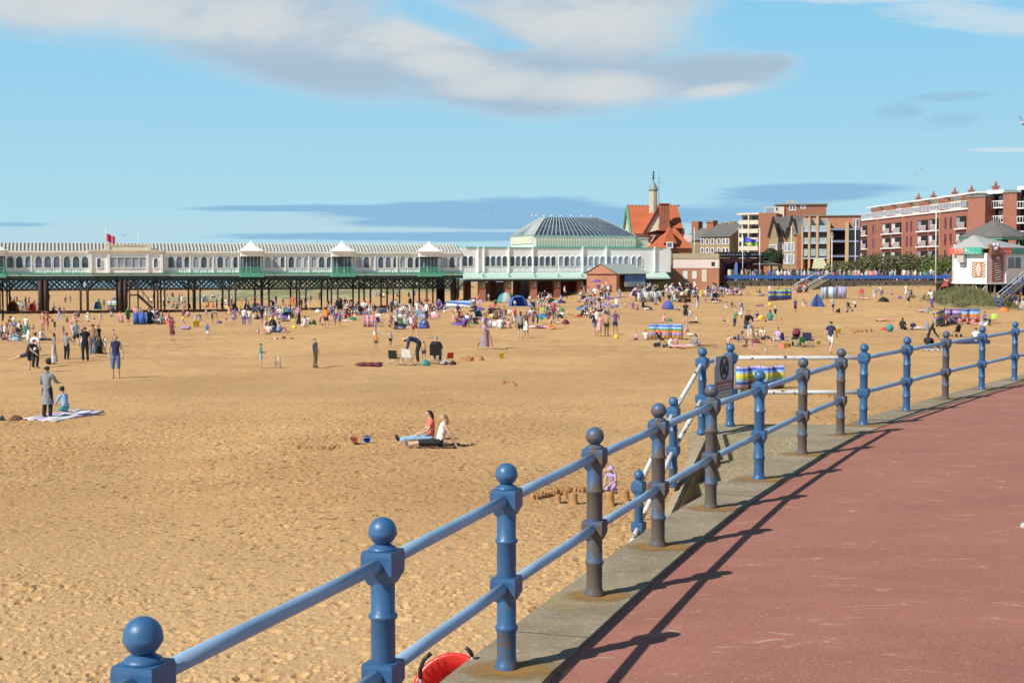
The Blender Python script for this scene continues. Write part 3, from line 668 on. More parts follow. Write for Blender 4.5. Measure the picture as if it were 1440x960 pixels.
# brick piers under the right-hand block
for x in [676, 712, 748, 781, 814, 846, 880]:
    u = FP.S(x); mb = MB(); FP.box(mb, u - .45, u + .35, -3.2, .69, .2, 1.0); mb.build('brick_pier', BRICK if x % 4 else BRICKO, pier)
    mb = MB(); FP.box(mb, u - .45, u + .35, -3.2, .82, -6.5, -5.7); mb.build('brick_pier', BRICK, pier)
    u = FP.S(x) ; mb = MB(); FP.box(mb, u - .06, u + .06, -.2, 1.4, 1.1, 1.25); mb.build('awning_post', GRN, pier)
mb = MB(); FP.box(mb, FP.S(770), FP.S(940), -3.0, .82, -13, -2.2); mb.build('undercroft_wall', MAROON, pier)
mb = MB(); FP.box(mb, FP.S(722), FP.S(760), -2.8, .2, -13.5, -13); mb.build('undercroft_wall', PINK, pier)
mb = MB(); FP.box(mb, FP.S(905), FP.S(940), -1.5, .44, -2, .6); mb.build('undercroft_wall', mat('olive_board', (.14, .17, .05), .8), pier)
# bay turrets with concave tent roofs
def turret(x0, x1, peak_y, front=True):
    u0, u1 = FP.S(x0), FP.S(x1); c = (u0 + u1) / 2; hw = (u1 - u0) / 2; zpk = FP.Z((x0 + x1) / 2, peak_y)
    d0, d1 = (-.6, 1.1) if front else (-DEP - 1.0, -DEP + .6)
    t = MB(); FP.box(t, u0, u1, 3.42, 4.05, d0, d1); body = t.build('bay_turret', WHITE, pier)
    dc = (d0 + d1) / 2; hd = (d1 - d0) / 2; t = MB(); rings = []
    for k in range(9):
        q = k / 8; s_ = (1 - q) ** 1.9 * 1.13 + .02 * (1 - q); z = 4.05 + .001 + (zpk - 4.05) * (q ** .95)
        rings.append([FP.P(c + a_ * hw * s_, z, dc + b_ * hd * s_) for a_, b_ in ((-1, 1), (-.5, 1.25), (.5, 1.25), (1, 1), (1, -1), (-1, -1))])
    n = 6; t.add([v for r_ in rings for v in r_], [(i * n + k, i * n + (k + 1) % n, (i + 1) * n + (k + 1) % n, (i + 1) * n + k) for i in range(8) for k in range(n)] + [tuple(range(6))])
    t.build('tent_roof', WHITE, body)
    t = MB(); FP.poly(t, [(c - .05, zpk - .15), (c + .05, zpk - .15), (c, zpk + .25)], dc - .04, dc + .04); t.build('finial', GRN, body)
    if not front: return
    t = MB(); FP.box(t, u0 + .15, u1 - .15, 1.45, 3.42, .005, .03); t.build('opening', GL_D, body)
    t = MB()
    for q in (0, .36, 1): 
        u = u0 + .04 + (u1 - u0 - .12) * q; FP.box(t, u, u + .08, 1.45, 3.42, .95, 1.03)
    FP.box(t, u0, u1, 3.25, 3.33, .95, 1.02); t.build('balcony_posts', GDARK, body)
    t = MB(); FP.box(t, u0 - .1, u1 + .1, 1.05, 1.45, .41, 1.25); t.build('balcony_floor', GRN, body)
    t = MB(); FP.box(t, u0 - .05, u1 + .05, 2.12, 2.20, 1.05, 1.12)
    u = u0
    while u < u1: FP.box(t, u, u + .06, 1.455, 2.118, 1.06, 1.11); u += .16
    FP.box(t, u0, u1, 1.75, 1.80, 1.062, 1.108); t.build('balcony_railing', GRN, body)
    t = MB()
    for q in np.arange(u0 + .3, u1 - .1, .42): FP.box(t, q, q + .05, 1.46, 3.40, .05, .1)
    t.build('mullions', WHITE, body)
for x0, x1, py in ((337.5, 368, 335), (465, 496, 336), (587.5, 618, 337), (-22, 8, 334)): turret(x0, x1, py)
for x, py in ((336, 338), (461, 339), (580, 341)): turret(x - 9, x + 9, py, False)
# the square shelter with curved parapet shoulders
u0, u1 = FP.S(126), FP.S(229); cen = MB(); FP.box(cen, u0, u1, zF + .125, 3.95, -.5, .55); cb = cen.build('shelter_block', WHITE, pier)
t = MB(); FP.box(t, u0 - .25, u1 + .1, 3.95, 4.13, -.6, .85); t.build('cornice', CREAM, cb)
t = MB(); zb_, zt_ = 4.13, FP.Z(180, 344)
FP.poly(t, [FP.sz(127, 356.5) , FP.sz(152, 356.5), FP.sz(152, 343), FP.sz(150, 346), FP.sz(146, 350), FP.sz(139, 353), FP.sz(128, 354.5)], .1, .4)
t.build('parapet_shoulder', CREAM, cb); t = MB(); FP.poly(t, [FP.sz(208, 356.5), FP.sz(231, 356.5), FP.sz(230, 354.5), FP.sz(220, 352.5), FP.sz(214, 350), FP.sz(210, 346), FP.sz(208, 343)], .1, .4); t.build('parapet_shoulder', CREAM, cb)
t = MB(); FP.box(t, FP.S(152), FP.S(208), zb_, zt_ - .1, .05, .38); FP.box(t, FP.S(151), FP.S(209), zt_ - .1, zt_ + .02, 0, .45); t.build('parapet', CREAM, cb)
for x in (149.5, 152.5, 208, 211):
    t = MB(); FP.box(t, FP.S(x) - .12, FP.S(x) + .12, zb_, zt_ + .16, .15, .5); t.build('parapet_pier', CREAM, cb)
for x0 in (136.5, 216):
    window(x0, x0 + 5.5, 0, 0, GL_M, zz=(2.15, 3.2), off=.55, par=cb)
for k in range(5): window(155 + k * 10.3, 164.5 + k * 10.3, 0, 0, GL_L, zz=(2.15, 3.3), off=.55, arched=False, par=cb)
t = MB()
for x in (127.5, 152.5, 207, 227): FP.box(t, FP.S(x) - .13, FP.S(x) + .13, zF + .13, 3.94, .56, .72)
t.build('pilaster', WHITE, cb)
# lattice girders, front and back
def lattice(off, u0, u1, zt=.83, zb=-.34, name='lattice_girder', st=.82):
    mb = MB(); FP.box(mb, u0, u1, zt - .14, zt, off - .08, off + .08); FP.box(mb, u0, u1, zb - .10, zb, off - .08, off + .08, 1)
    u = u0
    while u < u1:
        a_, b_ = u, min(u + st * 1.35, u1)
        mb.bar(FP.P(a_, zt - .1, off), FP.P(b_, zb, off), .06, .11); mb.bar(FP.P(a_, zb, off - .05), FP.P(b_, zt - .1, off - .05), .06, .11); u += st * .68
    mb.build(name, [GDARK, BRN], pier)
pil = [-200, -150, -98, -48, 4, 61, 118, 173, 226, 276, 326, 373, 425, 470, 516, 557, 604, 640]
for i, x in enumerate(pil):
    u = FP.S(x); big_ = x in (61, 173, 640)
    for off in (.1, -DEP + .3):
        wd = .17 if not big_ else .3
        for q in ((-.38, .38) if not big_ else (-.35, .2)):
            pr = MB()
            base = FP.P(u + q, 0, off); gzz = gz(base.x, base.y) - .3
            pr.tube([(base.x, base.y, gzz), (base.x, base.y, .8)], wd * (.6 if not big_ else .9), 8)
            pr.build('pile', BRN, pier)
        for s_ in (-1, 1):
            br = MB()
            pts = [(u + s_ * .3, -1.0), (u + s_ * .5, -.35), (u + s_ * 1.0, .25), (u + s_ * 1.7, .62)]
            for a_, b_ in zip(pts, pts[1:]): br.bar(FP.P(a_[0], a_[1], off + .02), FP.P(b_[0], b_[1], off + .02), .09, .14)
            br.build('curved_bracket', GDARK, pier)
    if i + 1 < len(pil):
        for off in (.1, -DEP + .3): lattice(off, u, FP.S(pil[i + 1]))
for i in range(0, len(pil) - 1):                       # long low timber beam between the piles
    if pil[i] > 350 and pil[i] not in (373, 516, 470): continue
    a_ = FP.P(FP.S(pil[i]), 0, -.4); b_ = FP.P(FP.S(pil[i + 1]), 0, -.4); mb = MB(); mb.bar((a_.x, a_.y, gz(a_.x, a_.y) + .12), (b_.x, b_.y, gz(b_.x, b_.y) + .12), .3, .36); mb.build('ground_beam', BRN, pier)
# outside staircase hanging under the shelter
sc = MB(); uA, uB, uC = FP.S(181), FP.S(193), FP.S(217); o_ = .9; zg = gz(FP.P(uC, 0).x, FP.P(uC, 0).y)
sc.bar(FP.P(uA, -.95, o_), FP.P(uB, -.95, o_), .5, .15); sc.bar(FP.P(uB, -.95, o_), FP.P(uC, zg + .2, o_), .12, .28); sc.bar(FP.P(uB, -.95, o_ - .8), FP.P(uC, zg + .2, o_ - .8), .12, .28)
sc.bar(FP.P(uB, .1, o_), FP.P(uC - .3, -2.0, o_), .06, .1); sc.bar(FP.P(uA, .1, o_), FP.P(uB, .1, o_), .06, .1)
for u in (uA, uB): sc.bar(FP.P(u, zg, o_), FP.P(u, .8, o_), .14)
for q in (.3, .6): sc.bar(FP.P(uB + (uC - uB) * q, -.95 + (zg + 1.1) * q, o_), FP.P(uB + (uC - uB) * q, .1 - 2.1 * q, o_), .06)
sc.build('staircase', BRN, pier)
# glass-roofed hall behind
hf = F(750, Yp(750) + 3.2, 893, Yp(893) + 3.2); h0 = 0; h1 = hf.L; HD = 9.5; zw = 6.15; zr = 8.55
mb = MB(); hf.box(mb, 0, h1, 4.4, zw, -HD, 0); hall = mb.build('glass_roofed_hall', WHITE, pier)
mb = MB(); hf.box(mb, 0, h1, zw - .95, zw - .9, .0, .1)
u = .3
mb = MB()
while u < h1: hf.box(mb, u, u + .12, 4.85, zw - .35, .01, .16); u += .36
o = mb.build('wall_battens', CREAM, hall); o['kind'] = 'stuff'
mb = MB(); hf.box(mb, -.05, h1 + .05, zw - .06, zw + .02, -HD - .1, .18); mb.build('eaves', MINT, hall)
e = .02; A_ = [hf.P(-.05, zw + e, .15), hf.P(h1 + .05, zw + e, .15), hf.P(h1 + .05, zw + e, -HD - .05), hf.P(-.05, zw + e, -HD - .05)]
def rp(u, t): return (zw + e + (zr - zw) * (math.sin(t * math.pi / 2) * .22 + .78 * t))
def ring(t):
    z = rp(0, t); i_ = 4.1 * t
    return [hf.P(-.05 + i_ * .7, z, .15 - i_), hf.P(h1 + .05 - i_ * .9, z, .15 - i_), hf.P(h1 + .05 - i_ * .9, z, -HD + i_), hf.P(-.05 + i_ * .7, z, -HD + i_)]
mb = MB(); K = 4; rg = [ring(k / K) for k in range(K + 1)]
for k in range(K):
    a_, b_ = rg[k], rg[k + 1]
    for j in range(4): mb.add([a_[j], a_[(j + 1) % 4], b_[(j + 1) % 4], b_[j]], [(0, 1, 2, 3)])
mb.add(rg[-1], [(0, 1, 2, 3)]); GR = glassy('blue_roof_glass', (.03, .06, .11), (.07, .11, .17), .5, .5); GR.node_tree.nodes['Principled BSDF'].inputs['Specular IOR Level'].default_value = .15; rf = mb.build('glass_roof', GR, hall)
mb = MB()
for k in range(K + 1):
    if k in (1, 2, 4, 0, 3):
        for j in range(4):
            if k == 3 and j == 0: continue
            mb.bar(rg[k][j], rg[k][(j + 1) % 4], .10, .03)
NB = 23
for q in range(NB + 1):
    for k in range(K):
        mb.bar(rg[k][0].lerp(rg[k][1], q / NB), rg[k + 1][0].lerp(rg[k + 1][1], q / NB), .10, .02)
for q in range(12):
    for k in range(K):
        for j in (1, 3): mb.bar(rg[k][j].lerp(rg[k][(j + 1) % 4], q / 11), rg[k + 1][j].lerp(rg[k + 1][(j + 1) % 4], q / 11), .3 if j == 3 else .13, .10)
mb.build('glazing_bars', mat('grey_glazing_bar', (.40, .45, .43), .6), rf)
mb = MB(); hf.box(mb, -.14, -.01, zw - 1.0, zw - .13, -HD + .1, -.1); mb.build('end_band', CREAM, hall)
mb = MB(); hf.box(mb, h1 + .02, h1 + 1.9, 4.4, zw - .3, -HD, -.3); hf.box(mb, h1 + .02, h1 + 2.0, zw - .3 + .002, zw - .2, -HD, -.2); mb.build('hall_annexe', CREAM, hall)
# flagpole and flag on the shelter, gulls are added later
pl = empty('flagpole', FP.P(FP.S(150), 4.2, .2)); tag(pl, 'thin flagpole flying a small red and pink flag above the pier shelter', 'flagpole')
a_ = FP.P(FP.S(149.5), 4.2, .2); mb = MB(); mb.tube([a_, a_ + Vector((0, 0, FP.Z(150, 319) - 4.2))], .035, 6); mb.build('pole', WMET, pl)
mb = MB(); zt_ = FP.Z(150, 328); vs = []; nn_ = 8
for i in range(nn_ + 1):
    for z in (zt_, zt_ - .85 - .1 * i / nn_): vs.append(FP.P(FP.S(150.2 + 12 * i / nn_), z - .4 * (i / nn_), .2 + .12 * math.sin(i * 1.3)))
mb.add(vs, [(2 * i, 2 * i + 1, 2 * i + 3, 2 * i + 2) for i in range(nn_)]); 
o = mb.build('flag', mat('red_flag_cloth', (.62, .10, .16), .8), pl); md = o.modifiers.new('t', 'SOLIDIFY'); md.thickness = .02
pl = empty('flagpole', FP.P(FP.S(195), 4.2, .2)); tag(pl, 'thin bare mast on the right of the pier shelter roof', 'flagpole'); a_ = FP.P(FP.S(195), 4.2, .2); mb = MB(); mb.tube([a_, a_ + Vector((0, 0, 1.75))], .03, 6); mb.build('pole', WMET, pl)
# ================================================================ FAR SEA WALL AND BLUE RAILING
def seg(a, b): return FW(a, b)
class FW(F):
    def __init__(s, a, b):
        s.o = Vector((a[0], a[1], 0)); d = Vector((b[0] - a[0], b[1] - a[1], 0)); s.L = d.length; s.d = d.normalized(); s.n = Vector((s.d.y, -s.d.x, 0))
DK = mat('shade_painted_stone', (.10, .085, .07), .9, .3, 2)  # stone coloured dark to paint in the shadow band below the blue rail
wl = FW((30, 201), (62.5, 201))
fw = empty('far_sea_wall', (30, 201, -1)); tag(fw, 'low shade-painted stone revetment under the blue railing at the back of the beach', 'wall')
mb = MB(); wl.box(mb, 0, wl.L, -3, .0, -.6, -.1); wl.box(mb, 0, wl.L, -.02, .12, -.6, .25); mb.build('wall', CONC, fw)
u = .4; mb = MB()
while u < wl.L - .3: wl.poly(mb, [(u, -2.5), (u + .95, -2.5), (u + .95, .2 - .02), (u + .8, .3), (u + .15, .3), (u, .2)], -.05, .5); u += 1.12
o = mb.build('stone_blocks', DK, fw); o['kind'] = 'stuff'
fr = empty('blue_boundary_rail', (30, 201, 0)); tag(fr, 'long solid royal blue rail on posts along the far promenade edge', 'railing')
mb = MB(); wl.box(mb, 0, wl.L, .52, 1.02, -.1, .1); mb.build('rail', BLUEP, fr)
u = .5
while u < wl.L:
    mb = MB(); wl.box(mb, u - .07, u + .07, .0, 1.06, -.25, -.102); mb.build('post', BLUEP, fr); u += 2.3
# back of the prom: pier-head slipway
g_ = MB(); q = [ground(853, 417), ground(912, 417), ground(925, 407), ground(850, 407)]
sl_ = [at(852, 418, 160), at(903, 418, 160), at(938, 401, 180), at(855, 401, 178)]
top_ = [Vector((v.x, v.y, gz(v.x, v.y) + .06)) for v in (at(850, 418, 162), at(905, 418, 160), at(915, 405, 176), at(846, 405, 176))]
g_.add(top_ + [v - Vector((0, 0, 1)) for v in top_], [(0, 1, 2, 3), (0, 4, 5, 1), (1, 5, 6, 2), (3, 7, 4, 0)]); tag(g_.build('slipway', mat('slipway_tarmac', (.26, .235, .20), .9, .15, 1)), kind='structure')
# ================================================================ BRICK BOOTH
YB = 172; bf = F(867, YB, 908.5, YB + 4.5); bo = empty('beach_booth', bf.P(0, -1.2, 0)); tag(bo, 'small orange brick booth with pale grey pitched roof and blue banner beside the pier', 'booth')
zr_, ze, z0 = bf.Z(867, 371), bf.Z(867, 385), -3.2; DB = 4.6
mb = MB(); bf.box(mb, 0, .6, z0, ze, -DB, 0); bf.box(mb, .6, bf.L, z0, ze, -DB, -1.3); bf.box(mb, 1.95, bf.L, z0, bf.Z(880, 406), -1.29, -.02); mb.build('wall', BRICKO, bo)
mb = MB(); bf.box(mb, bf.L - .2, bf.L, z0 + 1, ze, -1.28, .0); bf.box(mb, .62, bf.L - .21, ze - .2, ze, -.3, .05); mb.build('frame', GDARK, bo)
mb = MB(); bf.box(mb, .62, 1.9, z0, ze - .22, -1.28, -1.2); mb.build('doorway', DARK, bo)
mb = MB(); c = [bf.P(-.25, ze, .35), bf.P(bf.L + .4, ze, .35), bf.P(bf.L + .4, ze, -DB - .35), bf.P(-.25, ze, -DB - .35), bf.P(-.25, zr_, -DB / 2), bf.P(bf.L + .2, zr_, -DB / 2)]
mb.add(c, [(0, 1, 5, 4), (2, 3, 4, 5), (1, 2, 5), (0, 3, 2, 1)]); mb.build('roof', mat('pale_roof_felt', (.40, .45, .43), .6, .1), bo)
mb = MB(); mb.add([bf.P(-.02, ze, 0), bf.P(-.02, ze, -DB), bf.P(-.02, zr_ - .1, -DB / 2), bf.P(-.12, ze, 0), bf.P(-.12, ze, -DB), bf.P(-.12, zr_ - .1, -DB / 2)], [(0, 1, 2), (3, 5, 4), (0, 2, 5, 3)]); mb.build('gable', BRICKO, bo)
BLA = mat('banner_blue', (.10, .25, .58), .6, .2, 1); BLW = mat('banner_white', (.72, .74, .74), .6, .05)
mb = MB(); bf.pbox(mb, 878.5, 387, 907, 396.5, .02, .06); bn = mb.build('banner', BLA, bo); mb = MB(); bf.pbox(mb, 877.5, 396.2, 907, 403, .061, .08); mb.build('banner_lower', BLW, bo)
def letters(f, x0, x1, y, h, d, m, par, wmin=.08, wmax=.2, name='lettering', seed=1):
    r = random.Random(seed); mb = MB(); u = f.S(x0); ue = f.S(x1); z1 = f.Z((x0 + x1) / 2, y); z0_ = f.Z((x0 + x1) / 2, y + h)
    while u < ue:
        w_ = r.uniform(wmin, wmax); f.box(mb, u, u + w_ * .35, z0_, z1, d, d + .02)
        zz = r.choice((z1, (z0_ + z1) / 2, z0_ + (z1 - z0_) * .25)); f.box(mb, u + w_ * .36, u + w_, zz - (z1 - z0_) * .25, zz, d, d + .02); u += w_ * 1.25 + (r.random() < .15) * w_
    o = mb.build(name, m, par); o['kind'] = 'stuff'; return o
NAVY = mat('navy_ink', (.03, .05, .2), .6); INK = mat('black_ink', (.03, .03, .03), .6)
letters(bf, 881, 904, 388.3, 1.9, .062, NAVY, bn, .2, .4, seed=2); letters(bf, 881, 903, 391.3, 1.6, .062, NAVY, bn, .2, .4, seed=3)
letters(bf, 882, 903, 397.6, 1.3, .082, INK, bn, .15, .3, seed=4); letters(bf, 881, 904, 400.4, 1.2, .082, mat('maroon_ink', (.4, .1, .15), .6), bn, .2, .4, seed=5)
# ================================================================ GENERIC BUILDING TOOLS
def bld(name, f, label, cat='building'): return tag(empty(name, f.P(f.L / 2, 0, 0)), label, cat)
def rwin(f, x0, y0, x1, y1, par, gm=GL_D, frm=WHITE, off=0, fr=.07): return window(x0, x1, y0, y1, gm, f=f, par=par, arched=False, frm=frm, fr=fr, off=off)
def part(name, m, par, fn): mb = MB(); fn(mb); return mb.build(name, m, par)
def hip(mb, f, u0, u1, d0, d1, z0, z1, i0, i1, ridge=.5):
    rd = d1 + (d0 - d1) * ridge
    v = [f.P(u0, z0, d0), f.P(u1, z0, d0), f.P(u1, z0, d1), f.P(u0, z0, d1), f.P(u0 + i0, z1, rd), f.P(u1 - i1, z1, rd)]
    mb.add(v, [(0, 1, 5, 4), (2, 3, 4, 5), (1, 2, 5), (3, 0, 4), (0, 3, 2, 1)])
# ---- pier entrance building with the big orange roof and clock turret
ef = F(878, 196, 962, 196.2); en = bld('pier_entrance_building', ef, 'pier entrance building with steep orange tiled roofs, brick chimney stack and pale stone turret')
mb = MB(); ef.box(mb, ef.S(889), ef.S(958), -1, ef.Z(920, 327), -9, -.5); mb.build('wall', PINK, en)
mb = MB(); u0, u1 = ef.S(875), ef.S(960); zE_, zR_ = ef.Z(885, 328.5), ef.Z(920, 288)
mb.add([ef.P(ef.S(887), zE_, .3), ef.P(u1 + .2, zE_, .3), ef.P(ef.S(959), zR_, -4.8), ef.P(ef.S(887), zR_, -4.8), ef.P(ef.S(887), zE_, -10), ef.P(u1 - 1, zE_, -10)],
       [(0, 1, 2, 3), (3, 2, 5, 4), (0, 4, 5, 1)]); rf = mb.build('roof', TILE, en)
mb = MB(); a = [ef.P(ef.S(887) + .1, zE_, .25), ef.P(ef.S(887) + .1, zR_ - .1, -4.8), ef.P(ef.S(887) + .1, zE_, -9.9)]; mb.add(a + [v + ef.d * .15 for v in a], [(0, 1, 2), (3, 5, 4), (0, 3, 4, 1), (1, 4, 5, 2)]); mb.build('gable', CREAM, en)
mb = MB(); b2 = [v - ef.d * .22 for v in a]
mb.bar(b2[0], b2[1], .25, .35); mb.bar(b2[1], b2[2], .25, .35); mb.build('bargeboard', GRN, en)
mb = MB(); u = ef.S(887)
while u < ef.S(959): mb.bar(ef.P(u, zR_ + .06, -4.8), ef.P(u + .35, zR_ + .06, -4.8), .22, .28); u += .5
o = mb.build('ridge_tiles', TILE, rf); o['kind'] = 'stuff'
# cross gable running towards the camera
mb = MB(); px_ = [ef.P(ef.S(903.5), ef.Z(903, 329), 1.5), ef.P(ef.S(925), ef.Z(925, 292), 1.2), ef.P(ef.S(944), ef.Z(944, 318), 1.5)]; bk = [v - ef.n * 6 for v in px_]
mb.add(px_ + bk, [(0, 1, 4, 3), (1, 2, 5, 4), (3, 4, 5)]); mb.build('cross_roof', TILE, en)
mb = MB(); q = [v - ef.n * .25 for v in px_]; mb.add(q + [v - ef.n * .1 for v in q], [(0, 1, 2), (3, 5, 4)]); mb.build('cross_gable', CREAM, en)
mb = MB(); mb.bar(px_[0], px_[1], .12, .3); mb.bar(px_[1], px_[2], .12, .3); mb.build('bargeboard', MAROON, en)
mb = MB()
for k in range(4): u0, u1 = ef.S(924.4 + k * 3.5), ef.S(924.4 + k * 3.5 + 3.0); ef.box(mb, u0, u1, ef.Z(925, 318), ef.Z(925, 288), 1.6, 2.3)
ef.box(mb, ef.S(923.8), ef.S(938.6), ef.Z(925, 325), ef.Z(925, 315), 1.4, 2.5); ef.box(mb, ef.S(923.6), ef.S(938.8), ef.Z(925, 288.2), ef.Z(925, 286.8), 1.45, 2.45)
mb.build('chimney_stack', BRICK, en)
# front wing: lower hipped tile roof with a little dormer
mb = MB(); ef.box(mb, ef.S(910), ef.S(965), -1, ef.Z(940, 349), -2, 5); mb.build('front_wing', BRICK, en)
mb = MB(); z0_, z1_ = ef.Z(940, 349.5), ef.Z(940, 318); hip(mb, ef, ef.S(908), ef.S(966), 5.4, -1.8, z0_, z1_, 3.4, 2.2, .5); fwr = mb.build('wing_roof', TILE, en)
mb = MB(); c0, c1 = ef.S(926), ef.S(944); cm = (c0 + c1) / 2; za, zb_ = ef.Z(935, 343), ef.Z(935, 321)
mb.add([ef.P(c0, za, 5.6), ef.P(cm - .35, ef.Z(935, 331), 5.6), ef.P(cm - .3, ef.Z(935, 326), 5.6), ef.P(cm, zb_, 5.6), ef.P(cm + .3, ef.Z(935, 326), 5.6), ef.P(cm + .35, ef.Z(935, 331), 5.6), ef.P(c1, za, 5.6)] + [ef.P(c0, za, 1), ef.P(cm, zb_, 1), ef.P(c1, za, 1)],
       [(0, 1, 2, 3, 4, 5, 6), (0, 7, 8, 3), (3, 8, 9, 6)]); mb.build('ornate_gable', TILE, en)
rwin(ef, 930.5, 342.5, 937, 348.5, en, GL_M, off=5.62, fr=.12)
mb = MB(); ef.box(mb, ef.S(958), ef.S(966.5), ef.Z(960, 341), ef.Z(960, 331), 2, 4); mb.build('side_dormer', PINK, en)
for x0, x1, y0, y1 in ((912, 920, 330, 342), (957, 960, 322, 336)):
    mb = MB(); ef.box(mb, ef.S(x0), ef.S(x1), ef.Z(x0, y1), ef.Z(x0, y0), .5, 1.6); mb.build('half_timber_panel', MAROON, en)
mb = MB(); mb.bar(ef.P(ef.S(913), ef.Z(913, 341), 1.65), ef.P(ef.S(919), ef.Z(919, 331), 1.65), .2, .1); mb.bar(ef.P(ef.S(913), ef.Z(913, 332), 1.65), ef.P(ef.S(919), ef.Z(919, 332), 1.65), .2, .1); mb.build('render_panel', PINK, en)
# turret
tc_ = ef.P(ef.S(917.4), 0, .6); s_ = tc_.y / 2000
Zt = lambda y: CAMZ + (374 - y) * s_
mb = MB(); mb.lathe([(5.6 * s_, Zt(300)), (5.3 * s_, Zt(269)), ], (tc_.x, tc_.y, 0), 8, smooth=False); tr = mb.build('turret', mat('pale_turret_stone', (.55, .50, .38), .8, .12, 2), en)
mb = MB(); mb.lathe([(5.4 * s_, Zt(269.5)), (6.6 * s_, Zt(268)), (6.6 * s_, Zt(266)), (5.6 * s_, Zt(265.5)), (5.2 * s_, Zt(263)), (3.6 * s_, Zt(260)), (2.2 * s_, Zt(258)), (1.4 * s_, Zt(256)), (.5 * s_, Zt(255))], (tc_.x, tc_.y, 0), 10); mb.build('dome', LEAD, tr)
mb = MB(); mb.tube([(tc_.x, tc_.y, Zt(256)), (tc_.x, tc_.y, Zt(241))], .06, 6); mb.sphere((tc_.x, tc_.y, Zt(251)), .16, 8, 6); mb.bar((tc_.x - .25, tc_.y, Zt(248)), (tc_.x + .25, tc_.y, Zt(248)), .05)
mb.add([(tc_.x - .1, tc_.y, Zt(246)), (tc_.x + .12, tc_.y, Zt(246)), (tc_.x + .15, tc_.y, Zt(242)), (tc_.x - .05, tc_.y, Zt(244)), (tc_.x - .1, tc_.y + .03, Zt(246)), (tc_.x + .12, tc_.y + .03, Zt(246)), (tc_.x + .15, tc_.y + .03, Zt(242)), (tc_.x - .05, tc_.y + .03, Zt(244))], [(0, 1, 2, 3), (4, 7, 6, 5)]); mb.build('weather_vane', BLK, tr)
mb = MB(); ax = ef.P(ef.S(926), 0, 0); mb.tube([(ax.x, ax.y, Zt(290)), (ax.x, ax.y, Zt(242))], .03, 5); mb.bar((ax.x - .1, ax.y, Zt(257)), (ax.x + .9, ax.y, Zt(257)), .04); mb.build('aerial', STEEL, en)
# ---- low flat roofed block right of the pier end
lf = F(943, 187, 1011, 186); lo = bld('toilet_block', lf, 'low flat-roofed block with cream upper wall and orange brick base right of the pier end')
mb = MB(); lf.box(mb, 0, lf.L, -1.4, lf.Z(975, 377), -9, 0); mb.build('brick_base', BRICKO, lo)
mb = MB(); lf.box(mb, 0, lf.L, lf.Z(975, 377) + .002, lf.Z(975, 364), -9, .05); mb.build('wall', PINK, lo)
mb = MB(); lf.box(mb, 0, lf.L, lf.Z(975, 364) + .002, lf.Z(975, 356.5), -9, .12); mb.build('parapet', mat('stone_coping', (.42, .36, .25), .85, .15, 1), lo)
mb = MB(); lf.box(mb, -.8, .15, -1.4, lf.Z(945, 353), -8, .25); mb.build('end_pier', mat('weathered_render', (.30, .26, .2), .9, .25, 1), lo)
for x in (960.5, 973.5): part('poster', BLW, lo, lambda mb: lf.pbox(mb, x, 381, x + 6.5, 392, .005, .05))
part('door', CREAM, lo, lambda mb: lf.pbox(mb, 987, 379, 994, 396, .005, .05))
part('sign_plate', BLK, lo, lambda mb: lf.pbox(mb, 1000.5, 368.5, 1005, 374, .055, .09))
# ---- black and maroon shop
sf = F(1008, 208, 1078, 214); sh = bld('seafront_cafe', sf, 'dark fronted seafront cafe with maroon shopfront, white sign letters and shallow grey roof')
mb = MB(); sf.box(mb, 0, sf.L, 0, sf.Z(1040, 363), -9, -.6); mb.build('wall', MAROON, sh)
part('sign_board', mat('black_fascia', (.02, .03, .04), .5), sh, lambda mb: sf.pbox(mb, 1008.5, 354.5, 1072, 362.5, -.59, .3))
letters(sf, 1012, 1030, 356.8, 2.4, .302, BLW, sh, .35, .6, seed=11); letters(sf, 1034, 1047, 356.8, 2.4, .302, BLW, sh, .35, .6, seed=12); letters(sf, 1055, 1068, 356.8, 2.2, .302, BLW, sh, .35, .6, seed=13)
part('side_panel', mat('black_board', (.03, .03, .03), .6), sh, lambda mb: sf.pbox(mb, 1008.5, 363, 1015.5, 381, -.59, -.2))
part('shopfront', mat('maroon_shopfront', (.30, .07, .06), .6), sh, lambda mb: sf.pbox(mb, 1016, 363, 1056, 368, -.59, 0))
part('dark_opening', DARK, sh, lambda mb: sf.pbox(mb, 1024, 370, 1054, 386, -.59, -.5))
letters(sf, 1025, 1033, 368.6, 1.4, -.48, BLW, sh, .2, .35, seed=14); letters(sf, 1042, 1051, 368.6, 1.4, -.48, BLW, sh, .2, .35, seed=15)
mb = MB(); hip(mb, sf, sf.S(1056), sf.S(1094), 1, -8, sf.Z(1060, 372), sf.Z(1060, 362), 3, 3); mb.build('lean_to_roof', mat('brown_felt_roof', (.20, .18, .13), .8), sh)
part('counter', CREAM, sh, lambda mb: sf.pbox(mb, 1022, 379, 1028, 388, .2, .8))
